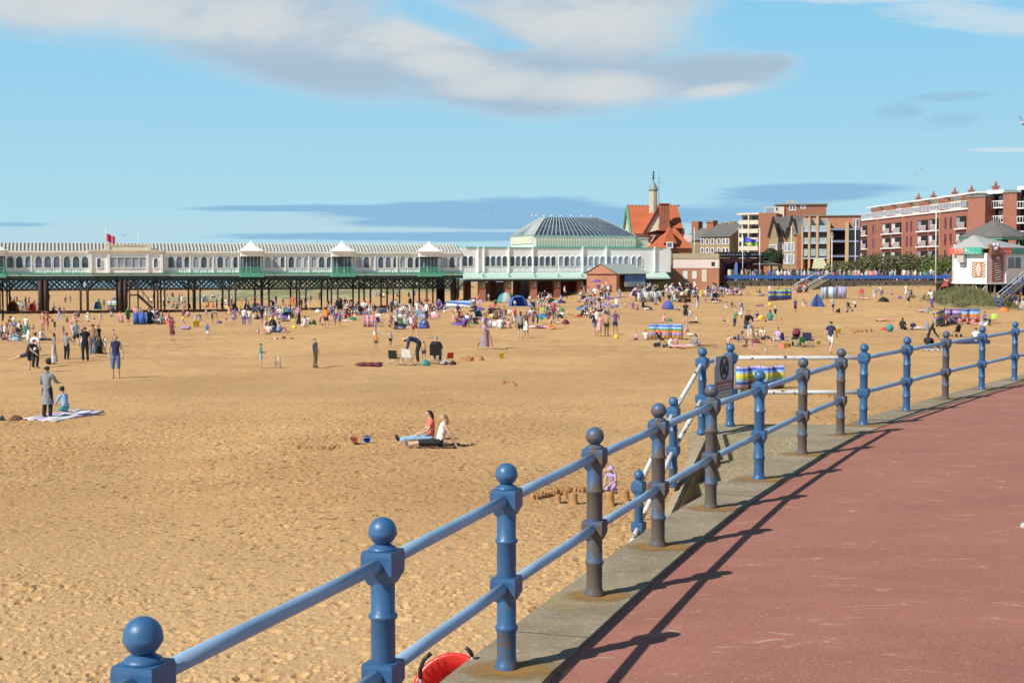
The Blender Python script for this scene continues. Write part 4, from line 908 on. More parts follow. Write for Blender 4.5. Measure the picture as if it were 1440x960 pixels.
# ---- terrace with grey slates
tf = F(977, 264, 1041, 261); te = bld('stone_terrace', tf, 'buff stone terrace house with long grey slate roof and small white windows')
mb = MB(); tf.box(mb, tf.S(985), tf.S(1026), 0, tf.Z(1005, 333), -10, 0); mb.build('wall', STONE, te)
mb = MB(); z0_, z1_ = tf.Z(1005, 333), tf.Z(1005, 313)
mb.add([tf.P(tf.S(984.5), z0_, .4), tf.P(tf.S(1026.5), z0_, .4), tf.P(tf.S(1041), z1_, -6), tf.P(tf.S(1000), z1_, -6), tf.P(tf.S(1026.5) + 2.5, z0_, -12), tf.P(tf.S(984.5) + 2, z0_, -12)], [(0, 1, 2, 3), (3, 2, 4, 5), (0, 3, 5)]); mb.build('roof', SLATE, te)
mb = MB(); a = [tf.P(tf.S(1026), 0, 0), tf.P(tf.S(1040), 0, -6), tf.P(tf.S(1040), z1_ - .1, -6), tf.P(tf.S(1026), z0_, 0)]; mb.add(a + [v + Vector((0, .3, 0)) for v in a], [(0, 1, 2, 3), (4, 7, 6, 5), (0, 3, 7, 4)]); mb.build('gable', STONED, te)
for k, x in enumerate((986, 993, 1000, 1009, 1016, 1021)): rwin(tf, x, 336, x + 3.2, 343, te, GL_M, fr=.1); rwin(tf, x, 349, x + 3.2, 355, te, GL_M, fr=.1)
for x, y in ((1004, 312), (1016, 310), (1034, 309)): part('chimney', STONED, te, lambda mb: tf.box(mb, tf.S(x), tf.S(x + 9), tf.Z(x, y + 6), tf.Z(x, y), -6.5, -5.5))
t2 = F(958, 290, 1000, 285); tb2 = bld('rear_house', t2, 'grey slate roofed rear house half hidden between orange roof and stone terrace')
mb = MB(); t2.box(mb, 0, t2.L, 0, t2.Z(980, 338), -8, 0); mb.build('wall', STONED, tb2); mb = MB(); hip(mb, t2, -.3, t2.L + .3, .4, -8, t2.Z(980, 338), t2.Z(980, 320), 2, 1); mb.build('roof', SLATE, tb2)
for x in (960, 981): part('chimney', BRICK, tb2, lambda mb: t2.box(mb, t2.S(x), t2.S(x + 9.5), t2.Z(x, 330), t2.Z(x, 311), -4.5, -3)); 
mb = MB(); mb.bar(t2.P(t2.S(981), t2.Z(981, 311), -3.7), t2.P(t2.S(991), t2.Z(991, 311), -3.7), 1.8, .4); mb.build('chimney_cap', STONED, tb2)
# ---- cream balconied flats
cf = F(1038, 253, 1066, 251); cr = bld('balcony_flats', cf, 'cream flats with stacked white balconies and a tall brick end wall')
mb = MB(); cf.box(mb, 0, cf.L, 0, cf.Z(1050, 302), -9, -1.4); mb.build('wall', CREAM, cr)
zt_ = cf.Z(1050, 299.5); part('roof_slab', CREAM, cr, lambda mb: cf.box(mb, -.3, cf.L + .2, cf.Z(1050, 302) + .002, zt_, -9.2, .1))
for k in range(5):
    y = 310 + k * 12.2
    if k < 4: part('window', GL_D, cr, lambda mb: cf.pbox(mb, 1040.5, y - 6, 1049, y + 2, -1.39, -1.3)); part('window', GL_D, cr, lambda mb: cf.pbox(mb, 1054, y - 6, 1063, y + 2, -1.39, -1.3))
    part('balcony', mat('ivory_balcony', (.66, .60, .48), .7), cr, lambda mb: (cf.pbox(mb, 1038.5, y - .5, 1051, y + 5.5, -.1, 0), cf.pbox(mb, 1038.5, y + 4.5, 1051, y + 5.5, -1.39, -.11)))
    part('balcony', mat('ivory_balcony', (.66, .60, .48), .7), cr, lambda mb: (cf.pbox(mb, 1053, y - .5, 1065.5, y + 5.5, -.1, 0), cf.pbox(mb, 1053, y + 4.5, 1065.5, y + 5.5, -1.39, -.11)))
mb = MB(); cf.box(mb, cf.S(1051.2), cf.S(1052.8), 0, cf.Z(1050, 302), -1.4, .05); mb.build('dividing_wall', CREAM, cr)
c2 = F(1066, 250, 1091, 249); mb = MB(); c2.box(mb, 0, c2.L, 0, c2.Z(1078, 299.5), -8, 0); mb.build('brick_tower', mat('plain_orange_brick', (.36, .165, .095), .88, .1, 3), cr)
# ---- tall rear brick block
k2 = F(1074, 300, 1161, 297.5); kb = bld('rear_apartment_block', k2, 'tall plain orange brick apartment block rising behind with green-grey flat roof')
mb = MB(); k2.box(mb, k2.S(1090), k2.L, 0, k2.Z(1120, 288), -12, 0); mb.build('wall', mat('plain_red_brick', (.34, .15, .09), .88, .1, 3), kb)
part('glazed_wing', CREAM, kb, lambda mb: k2.box(mb, 0, k2.S(1102), 0, k2.Z(1090, 291), -10, .4))
part('glazing', GL_L, kb, lambda mb: k2.pbox(mb, 1075, 292, 1087, 300, .41, .5))
part('roof_edge', LEAD, kb, lambda mb: k2.box(mb, k2.S(1088), k2.L + .3, k2.Z(1120, 288) + .002, k2.Z(1120, 286), -12.3, .4))
part('roof_housing', mat('grey_render', (.4, .42, .42), .7), kb, lambda mb: k2.box(mb, k2.S(1104), k2.S(1118), k2.Z(1110, 286) + .002, k2.Z(1110, 281), -7, -2))
for x0, x1, y0, y1 in ((1110, 1113.5, 290, 295), (1114, 1117.5, 290, 295), (1126, 1131, 289.5, 292.5)): rwin(k2, x0, y0, x1, y1, kb, GL_M, fr=.15)
rwin(k2, 1090, 292, 1093, 296, kb, GL_D, off=.41, fr=.1)
# ---- gothic stone house
gf = F(1081, 244, 1133, 242.8); gh = bld('gabled_stone_house', gf, 'buff stone gothic house with black zigzag bargeboards and slate roof')
mb = MB(); gf.box(mb, gf.S(1082), gf.S(1126), 0, gf.Z(1100, 331), -8, 0); mb.build('wall', STONE, gh)
for (xa, xm, xb, ya, yt, d_) in ((1081, 1087.5, 1094, 334, 305, .9), (1107, 1113.5, 1122, 334, 303.5, .9)):
    mb = MB(); gf.box(mb, gf.S(xa), gf.S(xb), 0, gf.Z(xm, ya) - .02, .002, d_); gf.ppoly(mb, [(xa, ya), (xb, ya), (xm, yt + 3)], 0, d_); mb.build('gabled_bay', STONE, gh)
    mb = MB(); mb.bar(gf.P(*gf.sz(xa - 1, ya), d_ + .15), gf.P(*gf.sz(xm, yt), d_ + .15), .2, .25); mb.bar(gf.P(*gf.sz(xb + 1, ya), d_ + .15), gf.P(*gf.sz(xm, yt), d_ + .15), .2, .25); mb.build('bargeboard', BLK, gh)
mb = MB(); gf.poly(mb, [(gf.S(1087), gf.Z(1090, 333)), (gf.S(1110), gf.Z(1110, 333)), (gf.S(1112), gf.Z(1112, 305)), (gf.S(1089), gf.Z(1089, 305))], -.2, .05)
mb.add([gf.P(gf.S(1088), gf.Z(1090, 305), 0), gf.P(gf.S(1130), gf.Z(1125, 303), 0), gf.P(gf.S(1130), gf.Z(1125, 330), 1.2), gf.P(gf.S(1114), gf.Z(1115, 330), 1.2), gf.P(gf.S(1113), gf.Z(1113, 303), .4)], [(1, 2, 3, 4)]); gf.box(mb, gf.S(1112), gf.S(1130), gf.Z(1125, 332), gf.Z(1120, 303), -6, 0)
mb.build('roof', SLATE, gh)
mb = MB()
zz = [(1094, 334), (1096, 326), (1098, 320), (1101, 331), (1104, 334), (1107, 320), (1110, 331), (1112, 334)]
for a_, b_ in zip(zz, zz[1:]): mb.bar(gf.P(*gf.sz(*a_), .5), gf.P(*gf.sz(*b_), .5), .2, .22)
mb.build('zigzag_trim', BLK, gh)
for x0, x1, y0, y1 in ((1083, 1091, 345, 351), (1096, 1100, 342, 350), (1103, 1106, 342, 353), (1107.5, 1111, 342, 353), (1112, 1116, 342, 353), (1096, 1100, 356, 363), (1103, 1106, 358, 370), (1108, 1111, 358, 370), (1112, 1116, 358, 370)): rwin(gf, x0, y0, x1, y1, gh, GL_L, off=.9 if x0 > 1102 or x0 < 1090 else 0, fr=.12)
part('brick_side', BRICK, gh, lambda mb: gf.box(mb, gf.S(1120), gf.S(1130), 0, gf.Z(1125, 330), 1, 1.3))
# ---- modern balcony block
mf = F(1126, 240, 1209, 237.6); mo = bld('modern_balcony_block', mf, 'modern orange brick block with tall buff columns, pale blue balcony slabs and dark recesses')
mb = MB(); mf.box(mb, mf.S(1130), mf.L, 0, mf.Z(1170, 303), -10, -2.2); mb.build('wall', BRICKO, mo)
part('roof_edge', LEAD, mo, lambda mb: mf.box(mb, mf.S(1130), mf.L, mf.Z(1170, 303) + .002, mf.Z(1170, 302), -10.2, -1.9))
COLM = mat('buff_brick_column', (.56, .38, .20), .85, .1, 2)
for x0, x1, y in ((1126.5, 1129, 317), (1136, 1139, 305), (1147, 1150.5, 304), (1162.5, 1167, 313), (1188, 1193, 312)): part('column', COLM, mo, lambda mb: mf.box(mb, mf.S(x0), mf.S(x1), 0, mf.Z(x0, y), -2.19, .1))
for y in (324, 341, 362):
    part('balcony_slab', mat('pale_blue_slab', (.42, .52, .68), .6), mo, lambda mb: mf.pbox(mb, 1129, y, 1162, y + 2, -2.18, .0)); part('balcony_slab', BLUEST, mo, lambda mb: mf.pbox(mb, 1167.5, y - 3, 1207, y - .5, -2.18, .0))
for y in (313, 330, 346):
    for x0, x1 in ((1129.5, 1135.5), (1139.5, 1146.5), (1151, 1162)):
        fo = rwin(mf, x0, y - 5, x1, y + 8, mo, GL_L, off=-2.19); part('glass_balustrade', glassy('green_balcony_glass', (.30, .42, .42), (.42, .52, .52), .1), mo, lambda mb: mf.pbox(mb, x0, y + 4, x1, y + 11 if y < 346 else y + 14, -.15, -.1))
for y0, y1 in ((324, 336), (342, 357), (360, 366)): part('dark_recess', DARK, mo, lambda mb: mf.pbox(mb, 1168, y0, 1187.5, y1, -2.19, -2.1)); part('dark_recess', GL_D, mo, lambda mb: mf.pbox(mb, 1194, y0, 1207, y1, -2.19, -2.1))  # near-black panels paint the shade inside the balcony recesses
for x0 in (1199, 1203.5): rwin(mf, x0, 308, x0 + 3, 318, mo, GL_D, off=-2.19, frm=WHITE)
part('hipped_canopy', mat('sand_canvas', (.50, .46, .30), .8), mo, lambda mb: hip(mb, mf, mf.S(1143), mf.S(1166), 3, -2, 1.9, mf.Z(1150, 363.5), .2, .9))
# ---- long red apartment block running towards the camera
af = F(1207, 320, 1360, 252); ab = bld('red_apartment_block', af, 'long red brick apartment block with white fascia, roof-terrace railing and rows of balconies')
zt = af.Z(1207, 311.5)
mb = MB(); af.box(mb, 0, af.L, 0, zt, -12, 0); mb.build('wall', ARED, ab)
part('terrace_band', WHITE, ab, lambda mb: af.box(mb, -.3, af.L, zt + .002, zt + .32, -12, .25))
part('penthouse', CREAM, ab, lambda mb: af.box(mb, 1.5, af.L - .5, zt + .452, zt + 2.9, -11, -2.2))
part('penthouse_roof', WHITE, ab, lambda mb: af.box(mb, 1.0, af.L + .2, zt + 2.902, zt + 3.15, -11.5, -1.4))
mb = MB(); u = 0
while u < af.L - .1: af.box(mb, u, u + .07, zt + .452, zt + 1.5, .12, .2); u += .8
af.box(mb, 0, af.L, zt + 1.502, zt + 1.6, .1, .22); af.box(mb, 0, af.L, zt + .6, zt + 1.4, .06, .1, 1); mb.build('terrace_railing', [WHITE, GL_M], ab)
for x in (1222, 1240, 1262, 1286, 1313, 1345):
    u = af.S(x); part('terrace_window', GL_L if x % 4 else GL_D, ab, lambda mb: af.box(mb, u - 1.2, u + 1.2, zt + .6, zt + 2.7, -2.19, -2.0))
    part('terrace_wall', ARED, ab, lambda mb: af.poly(mb, [(u + 1.8, zt + .453), (u + 2.2, zt + .453), (u + 2.2, zt + 2.6), (u + 1.8, zt + 2.6)], -2.19, .0))
for x, y in ((1253, 275), (1273, 272), (1301, 267), (1323, 264), (1355, 258.5)):
    u = af.S(x); zc_ = af.Z(x, y); part('chimney', ARED, ab, lambda mb: (af.box(mb, u - .45, u + .45, zt + 3.252, zc_ - .6, -6, -5.1), af.box(mb, u - .6, u + .6, zc_ - .6 + .002, zc_ - .4, -6.15, -4.95), mb.lathe([(.25, 0), (.2, .8)], tuple(af.P(u, zc_ - .39, -5.55)), 8)))
PUR = glassy('plum_window', (.12, .03, .05), (.20, .06, .09), .3)
lv = [(zt - 1.1 - k * 2.95) for k in range(4)]
for xa, xb in ((1227.5, 1232.5), (1275, 1281), (1329, 1336.5)):
    for z in lv:
        for x in (xa, xb): u = af.S(x); window(0, 0, 0, 0, PUR, f=type('q', (), dict(S=lambda s, v, u=u: u + v, P=lambda s, *a: af.P(*a), poly=lambda s, *a: af.poly(*a), Z=None))() if False else af, par=ab, arched=False, zz=(z - 2.0, z), fr=.06) if False else part('window', PUR, ab, lambda mb: (af.box(mb, u - .45, u + .45, z - 2.0, z, .004, .06), af.box(mb, u - .45, u - .38, z - 2.0, z, .062, .1), af.box(mb, u - .04, u + .04, z - 2.0, z, .062, .1)))
for xa, xb in ((1208.5, 1219), (1240.5, 1252), (1253.5, 1267), (1290, 1304), (1306, 1319), (1344, 1358)):
    u0, u1 = af.S(xa), af.S(xb)
    for k, z in enumerate(lv):
        op = part('balcony', DARK, ab, lambda mb: af.box(mb, u0, u1, z - 2.1, z, .004, .05))  # flat near-black panel painting the shade of a balcony recess
        part('balcony_window', BLW if (k + xa) % 2 else GL_L, op, lambda mb: af.box(mb, u0 + .2, u0 + (u1 - u0) * .35, z - 1.6, z - .2, .052, .09))
        part('balcony_sill', WHITE, op, lambda mb: af.box(mb, u0 - .1, u1 + .1, z - 2.35, z - 2.102, .004, .45))
        mb = MB(); u = u0 + .3 * (u1 - u0)
        af.box(mb, u, u1, z - 1.15, z - 1.07, .36, .42)
        while u < u1: af.box(mb, u, u + .06, z - 2.1, z - 1.152, .37, .41); u += .42
        af.box(mb, u0 + .3 * (u1 - u0), u1, z - 2.0, z - 1.2, .33, .36, 1); mb.build('balcony_railing', [WHITE, PUR], op)
for x in (1234, 1270, 1322): part('brick_pier', BRICKO, ab, lambda mb: af.box(mb, af.S(x) - .3, af.S(x) + .3, 0, zt - .01, .003, .25))
# stepped end towards the camera
e1 = F(1360, 251.5, 1389, 249); part('end_wall', ARED, ab, lambda mb: (e1.box(mb, 0, e1.S(1384), 0, e1.Z(1370, 277), -4, 0),))
part('parapet_cap', LEAD, ab, lambda mb: e1.box(mb, -.2, e1.S(1385), e1.Z(1370, 277) + .002, e1.Z(1370, 275.5), -4.2, .2))
for (x0, Y0, x1, Y1, top) in ((1385, 252, 1409, 249, 273), (1428, 243, 1475, 239, 267)):
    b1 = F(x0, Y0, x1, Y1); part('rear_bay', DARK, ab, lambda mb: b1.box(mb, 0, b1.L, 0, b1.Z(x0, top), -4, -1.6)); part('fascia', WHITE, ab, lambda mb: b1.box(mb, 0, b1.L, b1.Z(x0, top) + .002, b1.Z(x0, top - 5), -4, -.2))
    for y in (283, 304, 325):
        part('balcony_sill', WHITE, ab, lambda mb: b1.pbox(mb, x0 + .5, y + 8.3, x1, y + 10, -1.59, 0)); part('bay_window', GL_L, ab, lambda mb: b1.pbox(mb, x0 + 10, y - 8, x0 + 16, y + 4, -1.59, -1.5))
        mb = MB(); b1.pbox(mb, x0 + .5, y - .6, x1, y + .4, -.1, 0); u = b1.S(x0 + .5)
        while u < b1.L: b1.box(mb, u, u + .07, b1.Z(x0, y + 8.2), b1.Z(x0, y + .5), -.09, -.01); u += .5
        mb.build('balcony_railing', WHITE, ab)
b3 = F(1409, 244, 1428, 243); part('end_wall', ARED, ab, lambda mb: b3.box(mb, 0, b3.L, 0, b3.Z(1418, 271), -6, 0))
part('parapet_cap', LEAD, ab, lambda mb: b3.box(mb, -.2, b3.L + .2, b3.Z(1418, 271) + .002, b3.Z(1418, 269.5), -6.2, .2))
# ================================================================ SHELTER AND KIOSK
s0 = at(1397, 374, 180); shl = tag(empty('promenade_shelter', (s0.x, s0.y, 0)), 'round promenade shelter with broad shallow slate roof behind the ice cream kiosk', 'shelter')
s_ = 180 / 2000; Zs = lambda y: CAMZ + (374 - y) * s_
part('roof', SLATE, shl, lambda mb: mb.lathe([(49 * s_, Zs(334.5)), (49 * s_, Zs(333)), (25 * s_, Zs(321)), (3 * s_, Zs(310.5)), (.2, Zs(309.5))], (s0.x, s0.y, 0), 10, ang=.2, smooth=False))
part('eaves_band', GRN, shl, lambda mb: mb.lathe([(47.5 * s_, Zs(337.5)), (47.5 * s_, Zs(334.6))], (s0.x, s0.y, 0), 10, ang=.2, smooth=False))
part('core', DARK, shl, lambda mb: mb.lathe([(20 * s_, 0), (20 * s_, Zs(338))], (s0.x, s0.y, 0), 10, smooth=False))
for k in range(10): a = .2 + k * .628; part('post', GRN, shl, lambda mb: mb.tube([(s0.x + 44 * s_ * math.cos(a), s0.y + 44 * s_ * math.sin(a), 0), (s0.x + 44 * s_ * math.cos(a), s0.y + 44 * s_ * math.sin(a), Zs(337.5))], .09, 6))
YK = 152; kA = F(1342, YK + 2, 1388.5, YK - .5); kB = F(1388.5, YK - .5, 1415, YK + .6); kC = F(1415, YK + .6, 1450, YK + 5)
kk = tag(empty('ice_cream_kiosk', (kA.P(2, 0).x, YK, -1.5)), 'white and pink ice cream kiosk with grey pointed roof standing on steel legs', 'kiosk')
zb0, zt0 = kA.Z(1365, 397.5), kA.Z(1365, 356)
for f_, m_ in ((kA, WHITE), (kC, WHITE)): part('wall', m_, kk, lambda mb: f_.box(mb, .02, f_.L - .02, zb0, zt0, -.25, 0))
part('wall', mat('pink_kiosk_panel', (.76, .50, .52), .6), kk, lambda mb: kB.box(mb, 0, kB.L, zb0, zt0, -.25, 0))
kend = F(1339, YK + 6, 1342, YK + 2); part('wall', WHITE, kk, lambda mb: kend.box(mb, 0, kend.L, zb0, zt0, -.2, 0))
ctr = Vector((kB.P(kB.L / 2, 0, -3.6).x, kB.P(kB.L / 2, 0, -3.6).y, 0)); 
a_ = [kend.P(-.3, zt0 + .5, .3), kA.P(-.2, zt0 + .5, .45), kA.P(kA.L, zt0 + .5, .5), kB.P(kB.L, zt0 + .5, .5), kC.P(kC.L, zt0 + .5, .5), kC.P(kC.L, zt0 + .5, -6)]
part('roof', mat('light_grey_roof', (.46, .46, .45), .5, .06), kk, lambda mb: mb.add(a_ + [Vector((ctr.x, ctr.y, kA.Z(1400, 329)))], [(i, (i + 1) % 6, 6) for i in range(6)] + [tuple(range(6))]))
part('floor_slab', WHITE, kk, lambda mb: mb.prism([(v.x, v.y) for v in (kend.P(0, 0, .1), kA.P(0, 0, .12), kA.P(kA.L, 0, .12), kB.P(kB.L, 0, .12), kC.P(kC.L, 0, .12), kC.P(kC.L, 0, -6))], zb0 - .12, zb0 - .002))
TEAL = mat('teal_sign', (.08, .42, .30), .5, .35, 2.5); REDS = mat('red_sign', (.62, .13, .09), .5, .25, 3); BRS = mat('brown_sign', (.26, .12, .06), .5, .1)
fa = part('fascia_sign', TEAL, kk, lambda mb: kA.box(mb, kA.S(1358), kA.S(1383), zt0 - .12, zt0 + .62, .05, .5)); letters(kA, 1362, 1375, 354.5, 1.4, .501, BLW, fa, .12, .25, seed=21); letters(kA, 1360, 1366, 350, 3, .501, BLW, fa, .3, .5, seed=27)
fa = part('fascia_sign', REDS, kk, lambda mb: kA.box(mb, -.3, kA.S(1358) - .003, zt0 - .12, zt0 + .5, .05, .5)); letters(kA, 1346, 1357, 350.5, 1.6, .501, BLW, fa, .12, .25, seed=22); letters(kA, 1345, 1356, 353.5, 1.8, .501, BLW, fa, .1, .2, seed=28)
fa = part('fascia_sign', REDS, kk, lambda mb: kB.box(mb, kB.S(1400), kB.S(1418), zt0 - .1, zt0 + .6, .05, .5)); letters(kB, 1401, 1416, 353, 1.5, .501, BLW, fa, .1, .2, seed=23)
part('fascia_sign', TEAL, kk, lambda mb: kC.box(mb, .3, kC.L, zt0 - .1, zt0 + .6, .05, .45))
part('round_sign', BRS, kk, lambda mb: kB.box(mb, kB.S(1389), kB.S(1399.8), zt0 - .15, zt0 + .95, .06, .56))
mb = MB(); 
for px_, py_, r_ in ((1392, 344.5, .22), (1397, 344.5, .22), (1394.5, 349, .28)): q = kB.P(kB.S(px_), kB.Z(px_, py_), .58); mb.sphere(q, r_, 8, 6)
mb.build('ice_cream_picture', mat('lilac_ink', (.65, .55, .72), .6), kk)
part('tall_sign', REDS, kk, lambda mb: kend.box(mb, -1.2, .5, zt0 - .3, zt0 + 1.4, .3, .38))
part('menu_board', BRS, kk, lambda mb: kB.pbox(mb, 1395, 358, 1410.5, 396, .005, .06))
for k in range(9):
    mb = MB(); y = 367 + k * 3.2; q0, q1 = 1397 + (k % 3), 1408.5 - (k * 2 % 3); mb.bar(kB.P(*kB.sz(q0, y + 1.2), .075), kB.P(*kB.sz(q1, y - .6), .075), .02, .085); mb.build('menu_line', BLW if k % 3 else mat('pink_ink', (.7, .35, .35), .6), kk)
part('menu_emblem', mat('lilac_ink', (.65, .55, .72), .6), kk, lambda mb: kB.ppoly(mb, [(1399.5, 365), (1406, 365), (1404.5, 362.5), (1405, 360), (1403, 362), (1402, 360), (1401, 362), (1400, 360), (1401, 362.5)], .061, .08))
part('picture_panel', mat('orange_brown_panel', (.45, .22, .10), .5), kk, lambda mb: kA.pbox(mb, 1367, 368, 1386.5, 390, .005, .05))
mb = MB()
for k in range(5):
    for xa, xb in ((1368, 1372.5), (1381.5, 1386)): mb.bar(kA.P(*kA.sz(xa, 373 + k * 4), .065), kA.P(*kA.sz(xb, 370 + k * 4), .065), .02, .10)
mb.build('picture_stripes', BLW, kk)['kind'] = 'stuff'
part('ice_cream_cone', mat('pink_cream_ink', (.78, .55, .5), .6), kk, lambda mb: kA.ppoly(mb, [(1374.5, 388), (1378.5, 388), (1380, 378), (1378.5, 371), (1376.5, 369.5), (1374.5, 371), (1373, 378)], .052, .09))
part('serving_hatch', GL_D, kk, lambda mb: kC.pbox(mb, 1418, 362, 1435, 377, .005, .05)); part('hatch_frame', WHITE, kk, lambda mb: (kC.pbox(mb, 1417, 360.5, 1436, 361.9, .02, .1), kC.pbox(mb, 1417, 377.1, 1436, 378.5, .02, .25), kC.pbox(mb, 1425.5, 362, 1426.5, 377, .052, .08)))
part('air_conditioner', mat('grey_metal_box', (.5, .5, .45), .5), kk, lambda mb: (kA.pbox(mb, 1349, 359, 1358.5, 369, .01, .6), kA.pbox(mb, 1353, 369.2, 1358, 373.5, .01, .3)))
part('corner_trim', WHITE, kk, lambda mb: kA.box(mb, kA.L - .15, kA.L, zb0, zt0, .005, .1)); part('corner_trim', WHITE, kk, lambda mb: kB.box(mb, kB.L - .12, kB.L, zb0, zt0, .005, .1))
part('side_board', BRS, kk, lambda mb: kend.box(mb, -.3, .6, zb0 + .1, zb0 + 1.3, .05, .12))
LEG = mat('weathered_timber', (.28, .25, .19), .8, .2)
for f_, x in ((kA, 1344), (kA, 1352), (kA, 1368), (kA, 1386), (kB, 1389), (kB, 1400), (kC, 1418), (kC, 1436)):
    for dd in (-.1, -4.5):
        q = f_.P(f_.S(x), 0, dd); part('leg', LEG, kk, lambda mb: mb.bar((q.x, q.y, gz(q.x, q.y) - .4), (q.x, q.y, zb0 - .122), .16))
mb = MB(); gg = gz(kA.P(3, 0).x, YK)
for xa, xb in ((1352, 1368), (1370, 1386), (1386, 1372)): mb.bar(kA.P(kA.S(xa), zb0 - .2, -.2), kA.P(kA.S(xb), gg + .1, -.2), .08)
mb.build('brace', WMET, kk)
part('undercroft_shade', DARK, kk, lambda mb: kB.box(mb, -2, kB.L + 1, gg - 1, zb0 - .13, -5.6, -5.2))  # near-black box painting in the shade under the kiosk floor
p = kend.P(-.8, 0, 1.4); ra = tag(empty('pavement_sign', (p.x, p.y, gz(p.x, p.y))), 'slanting red board sign with white figure left of the kiosk', 'sign')
q0, q1, q2, q3 = [at(x, y, 151) for x, y in ((1322, 404), (1333, 402), (1336, 391), (1331, 392))]
part('board', REDS, ra, lambda mb: mb.add([q0, q1, q2, q3] + [v + Vector((0, .08, 0)) for v in (q0, q1, q2, q3)], [(0, 1, 2, 3), (4, 7, 6, 5), (0, 4, 5, 1), (1, 5, 6, 2), (2, 6, 7, 3), (3, 7, 4, 0)]))
part('figure', BLW, ra, lambda mb: mb.bar(at(1331, 396, 150.9), at(1332.5, 394, 150.9), .15, .04)); mb = MB(); mb.bar((q0.x, q0.y + .1, q0.z), (q0.x, q0.y + .3, gz(q0.x, q0.y) - .1), .08); mb.bar((q1.x, q1.y + .1, q1.z), (q1.x, q1.y + .3, gz(q1.x, q1.y) - .1), .08); mb.build('frame', STEEL, ra)
# kiosk steps to the sand
ks = tag(empty('kiosk_stairs', tuple(at(1425, 420, 142))), 'wooden stairs with blue posts and pale handrails beside the kiosk', 'stairs')
a0, a1 = at(1407, 428, 140), at(1447, 394, 146)
for off_ in (0, 1.4):
    for h_, m_ in ((0, LEG), (.9, WMET)): part('handrail' if h_ else 'stringer', m_, ks, lambda mb: mb.bar(a0 + Vector((0, off_, h_)), a1 + Vector((0, off_, h_)), .06 if h_ else .08, .09 if h_ else .28))
    for t in (0, .38, .75): q = a0.lerp(a1, t) + Vector((0, off_, 0)); part('post', BLUEP, ks, lambda mb: mb.bar(q - Vector((0, 0, .5)), q + Vector((0, 0, 1.0)), .12))
for k in range(11): q = a0.lerp(a1, k / 10); part('tread', LEG, ks, lambda mb: mb.box(q.x - .12, q.x + .12, q.y, q.y + 1.4, q.z, q.z + .04))
# far stairs through the blue rail
fs_ = tag(empty('sea_wall_stairs', tuple(at(1130, 405, 195))), 'concrete stairs with pale handrails through the blue rail down to the sand', 'stairs')
b0, b1 = at(1117, 411, 185), at(1148, 393.5, 199)
for off_ in (0, 1.6):
    for h_ in (0, .95): part('handrail' if h_ else 'stringer', WMET if h_ else CONC, fs_, lambda mb: mb.bar(b0 + Vector((off_, -off_ * .6, h_)), b1 + Vector((off_, -off_ * .6, h_)), .12 if h_ else .2, .12 if h_ else .35))
for k in range(10): q = b0.lerp(b1, k / 9); part('tread', CONC, fs_, lambda mb: mb.box(q.x - .2, q.x + 1.8, q.y - .9, q.y + .3, q.z - .3, q.z))
# ================================================================ POLES, FLAGS, LAMPS
def pole(x, ytop, ybase, Y, label, w=.07, name='flagpole', m=WMET, cat='flagpole'):
    a, b = at(x, ybase, Y), at(x, ytop, Y); a.z = min(a.z, .2); o = tag(empty(name, (a.x, a.y, 0)), label, cat, 'tall white poles along the seafront'); part('pole', m, o, lambda mb: mb.tube([(a.x, a.y, 0), (b.x, b.y, b.z)], [w, w * .7], 8)); part('cap', m, o, lambda mb: mb.sphere((b.x, b.y, b.z), w * 1.6, 8, 6)); return o, a, b
pole(976.5, 321, 357, 215, 'white pole in front of the stone terrace, leftmost of the seafront poles')
pole(1039, 321, 356, 240, 'slim white pole left of the balcony flats')
o, a, b = pole(1044.5, 334, 388, 204, 'white flagpole flying a blue, yellow and green flag')
mb = MB(); z1 = at(1050, 332.5, 204).z; vs = []
for i in range(13):
    t = i / 12; x = b.x + .1 + t * 2.0
    for zz_ in (z1 - .1 - .35 * t, z1 - 1.15 - .25 * t): vs.append((x, 204 + .22 * math.sin(t * 9), zz_ + .06 * math.sin(t * 7)))
mb.add(vs, [(2 * i, 2 * i + 1, 2 * i + 3, 2 * i + 2) for i in range(12)]); g = NG('blue_yellow_green_flag', .8); sx_ = g.n('ShaderNodeSeparateXYZ'); g.l(g.c, sx_.inputs[0])
g.col(g.mix(g.rng(sx_.outputs[2], z1 - .85, z1 - .82), g.mix(g.rng(g.noise(1.5), .45, .5), (.70, .72, .05), (.10, .45, .12)), g.mix(g.rng(g.noise(1.2), .55, .58), (.07, .10, .60), (.45, .5, .8)))); fl = mb.build('flag', g.m, o); md = fl.modifiers.new('t', 'SOLIDIFY'); md.thickness = .02
pole(1068.5, 322, 388, 206, 'tall white pole right of the flag by the cafe', .1)
pole(1113, 319, 382, 214, 'white pole in front of the gothic stone house')
pole(1203, 312, 380, 222, 'tall pale pole in front of the modern balcony block', .1)
pole(1316.5, 296, 362, 190, 'tall white pole in front of the long red apartment block', .09)
lp, a, b = pole(1170, 337, 381, 205, 'white street lamp with glass lantern in front of the modern balcony block', .09, 'street_lamp', WMET, 'street lamp')
part('lantern', glassy('lantern_glass', (.5, .5, .42), (.6, .6, .5)), lp, lambda mb: mb.lathe([(.12, 0), (.28, .6), (.3, .62)], (b.x, b.y, b.z), 6, smooth=False)); part('lantern_cap', LEAD, lp, lambda mb: mb.lathe([(.33, .62), (.16, .9), (.05, 1.15)], (b.x, b.y, b.z), 8))
q = at(1036, 401, 203); fb = tag(empty('feather_banner', (q.x, 203, .1)), 'tall blue feather banner in front of the cafe', 'banner'); 
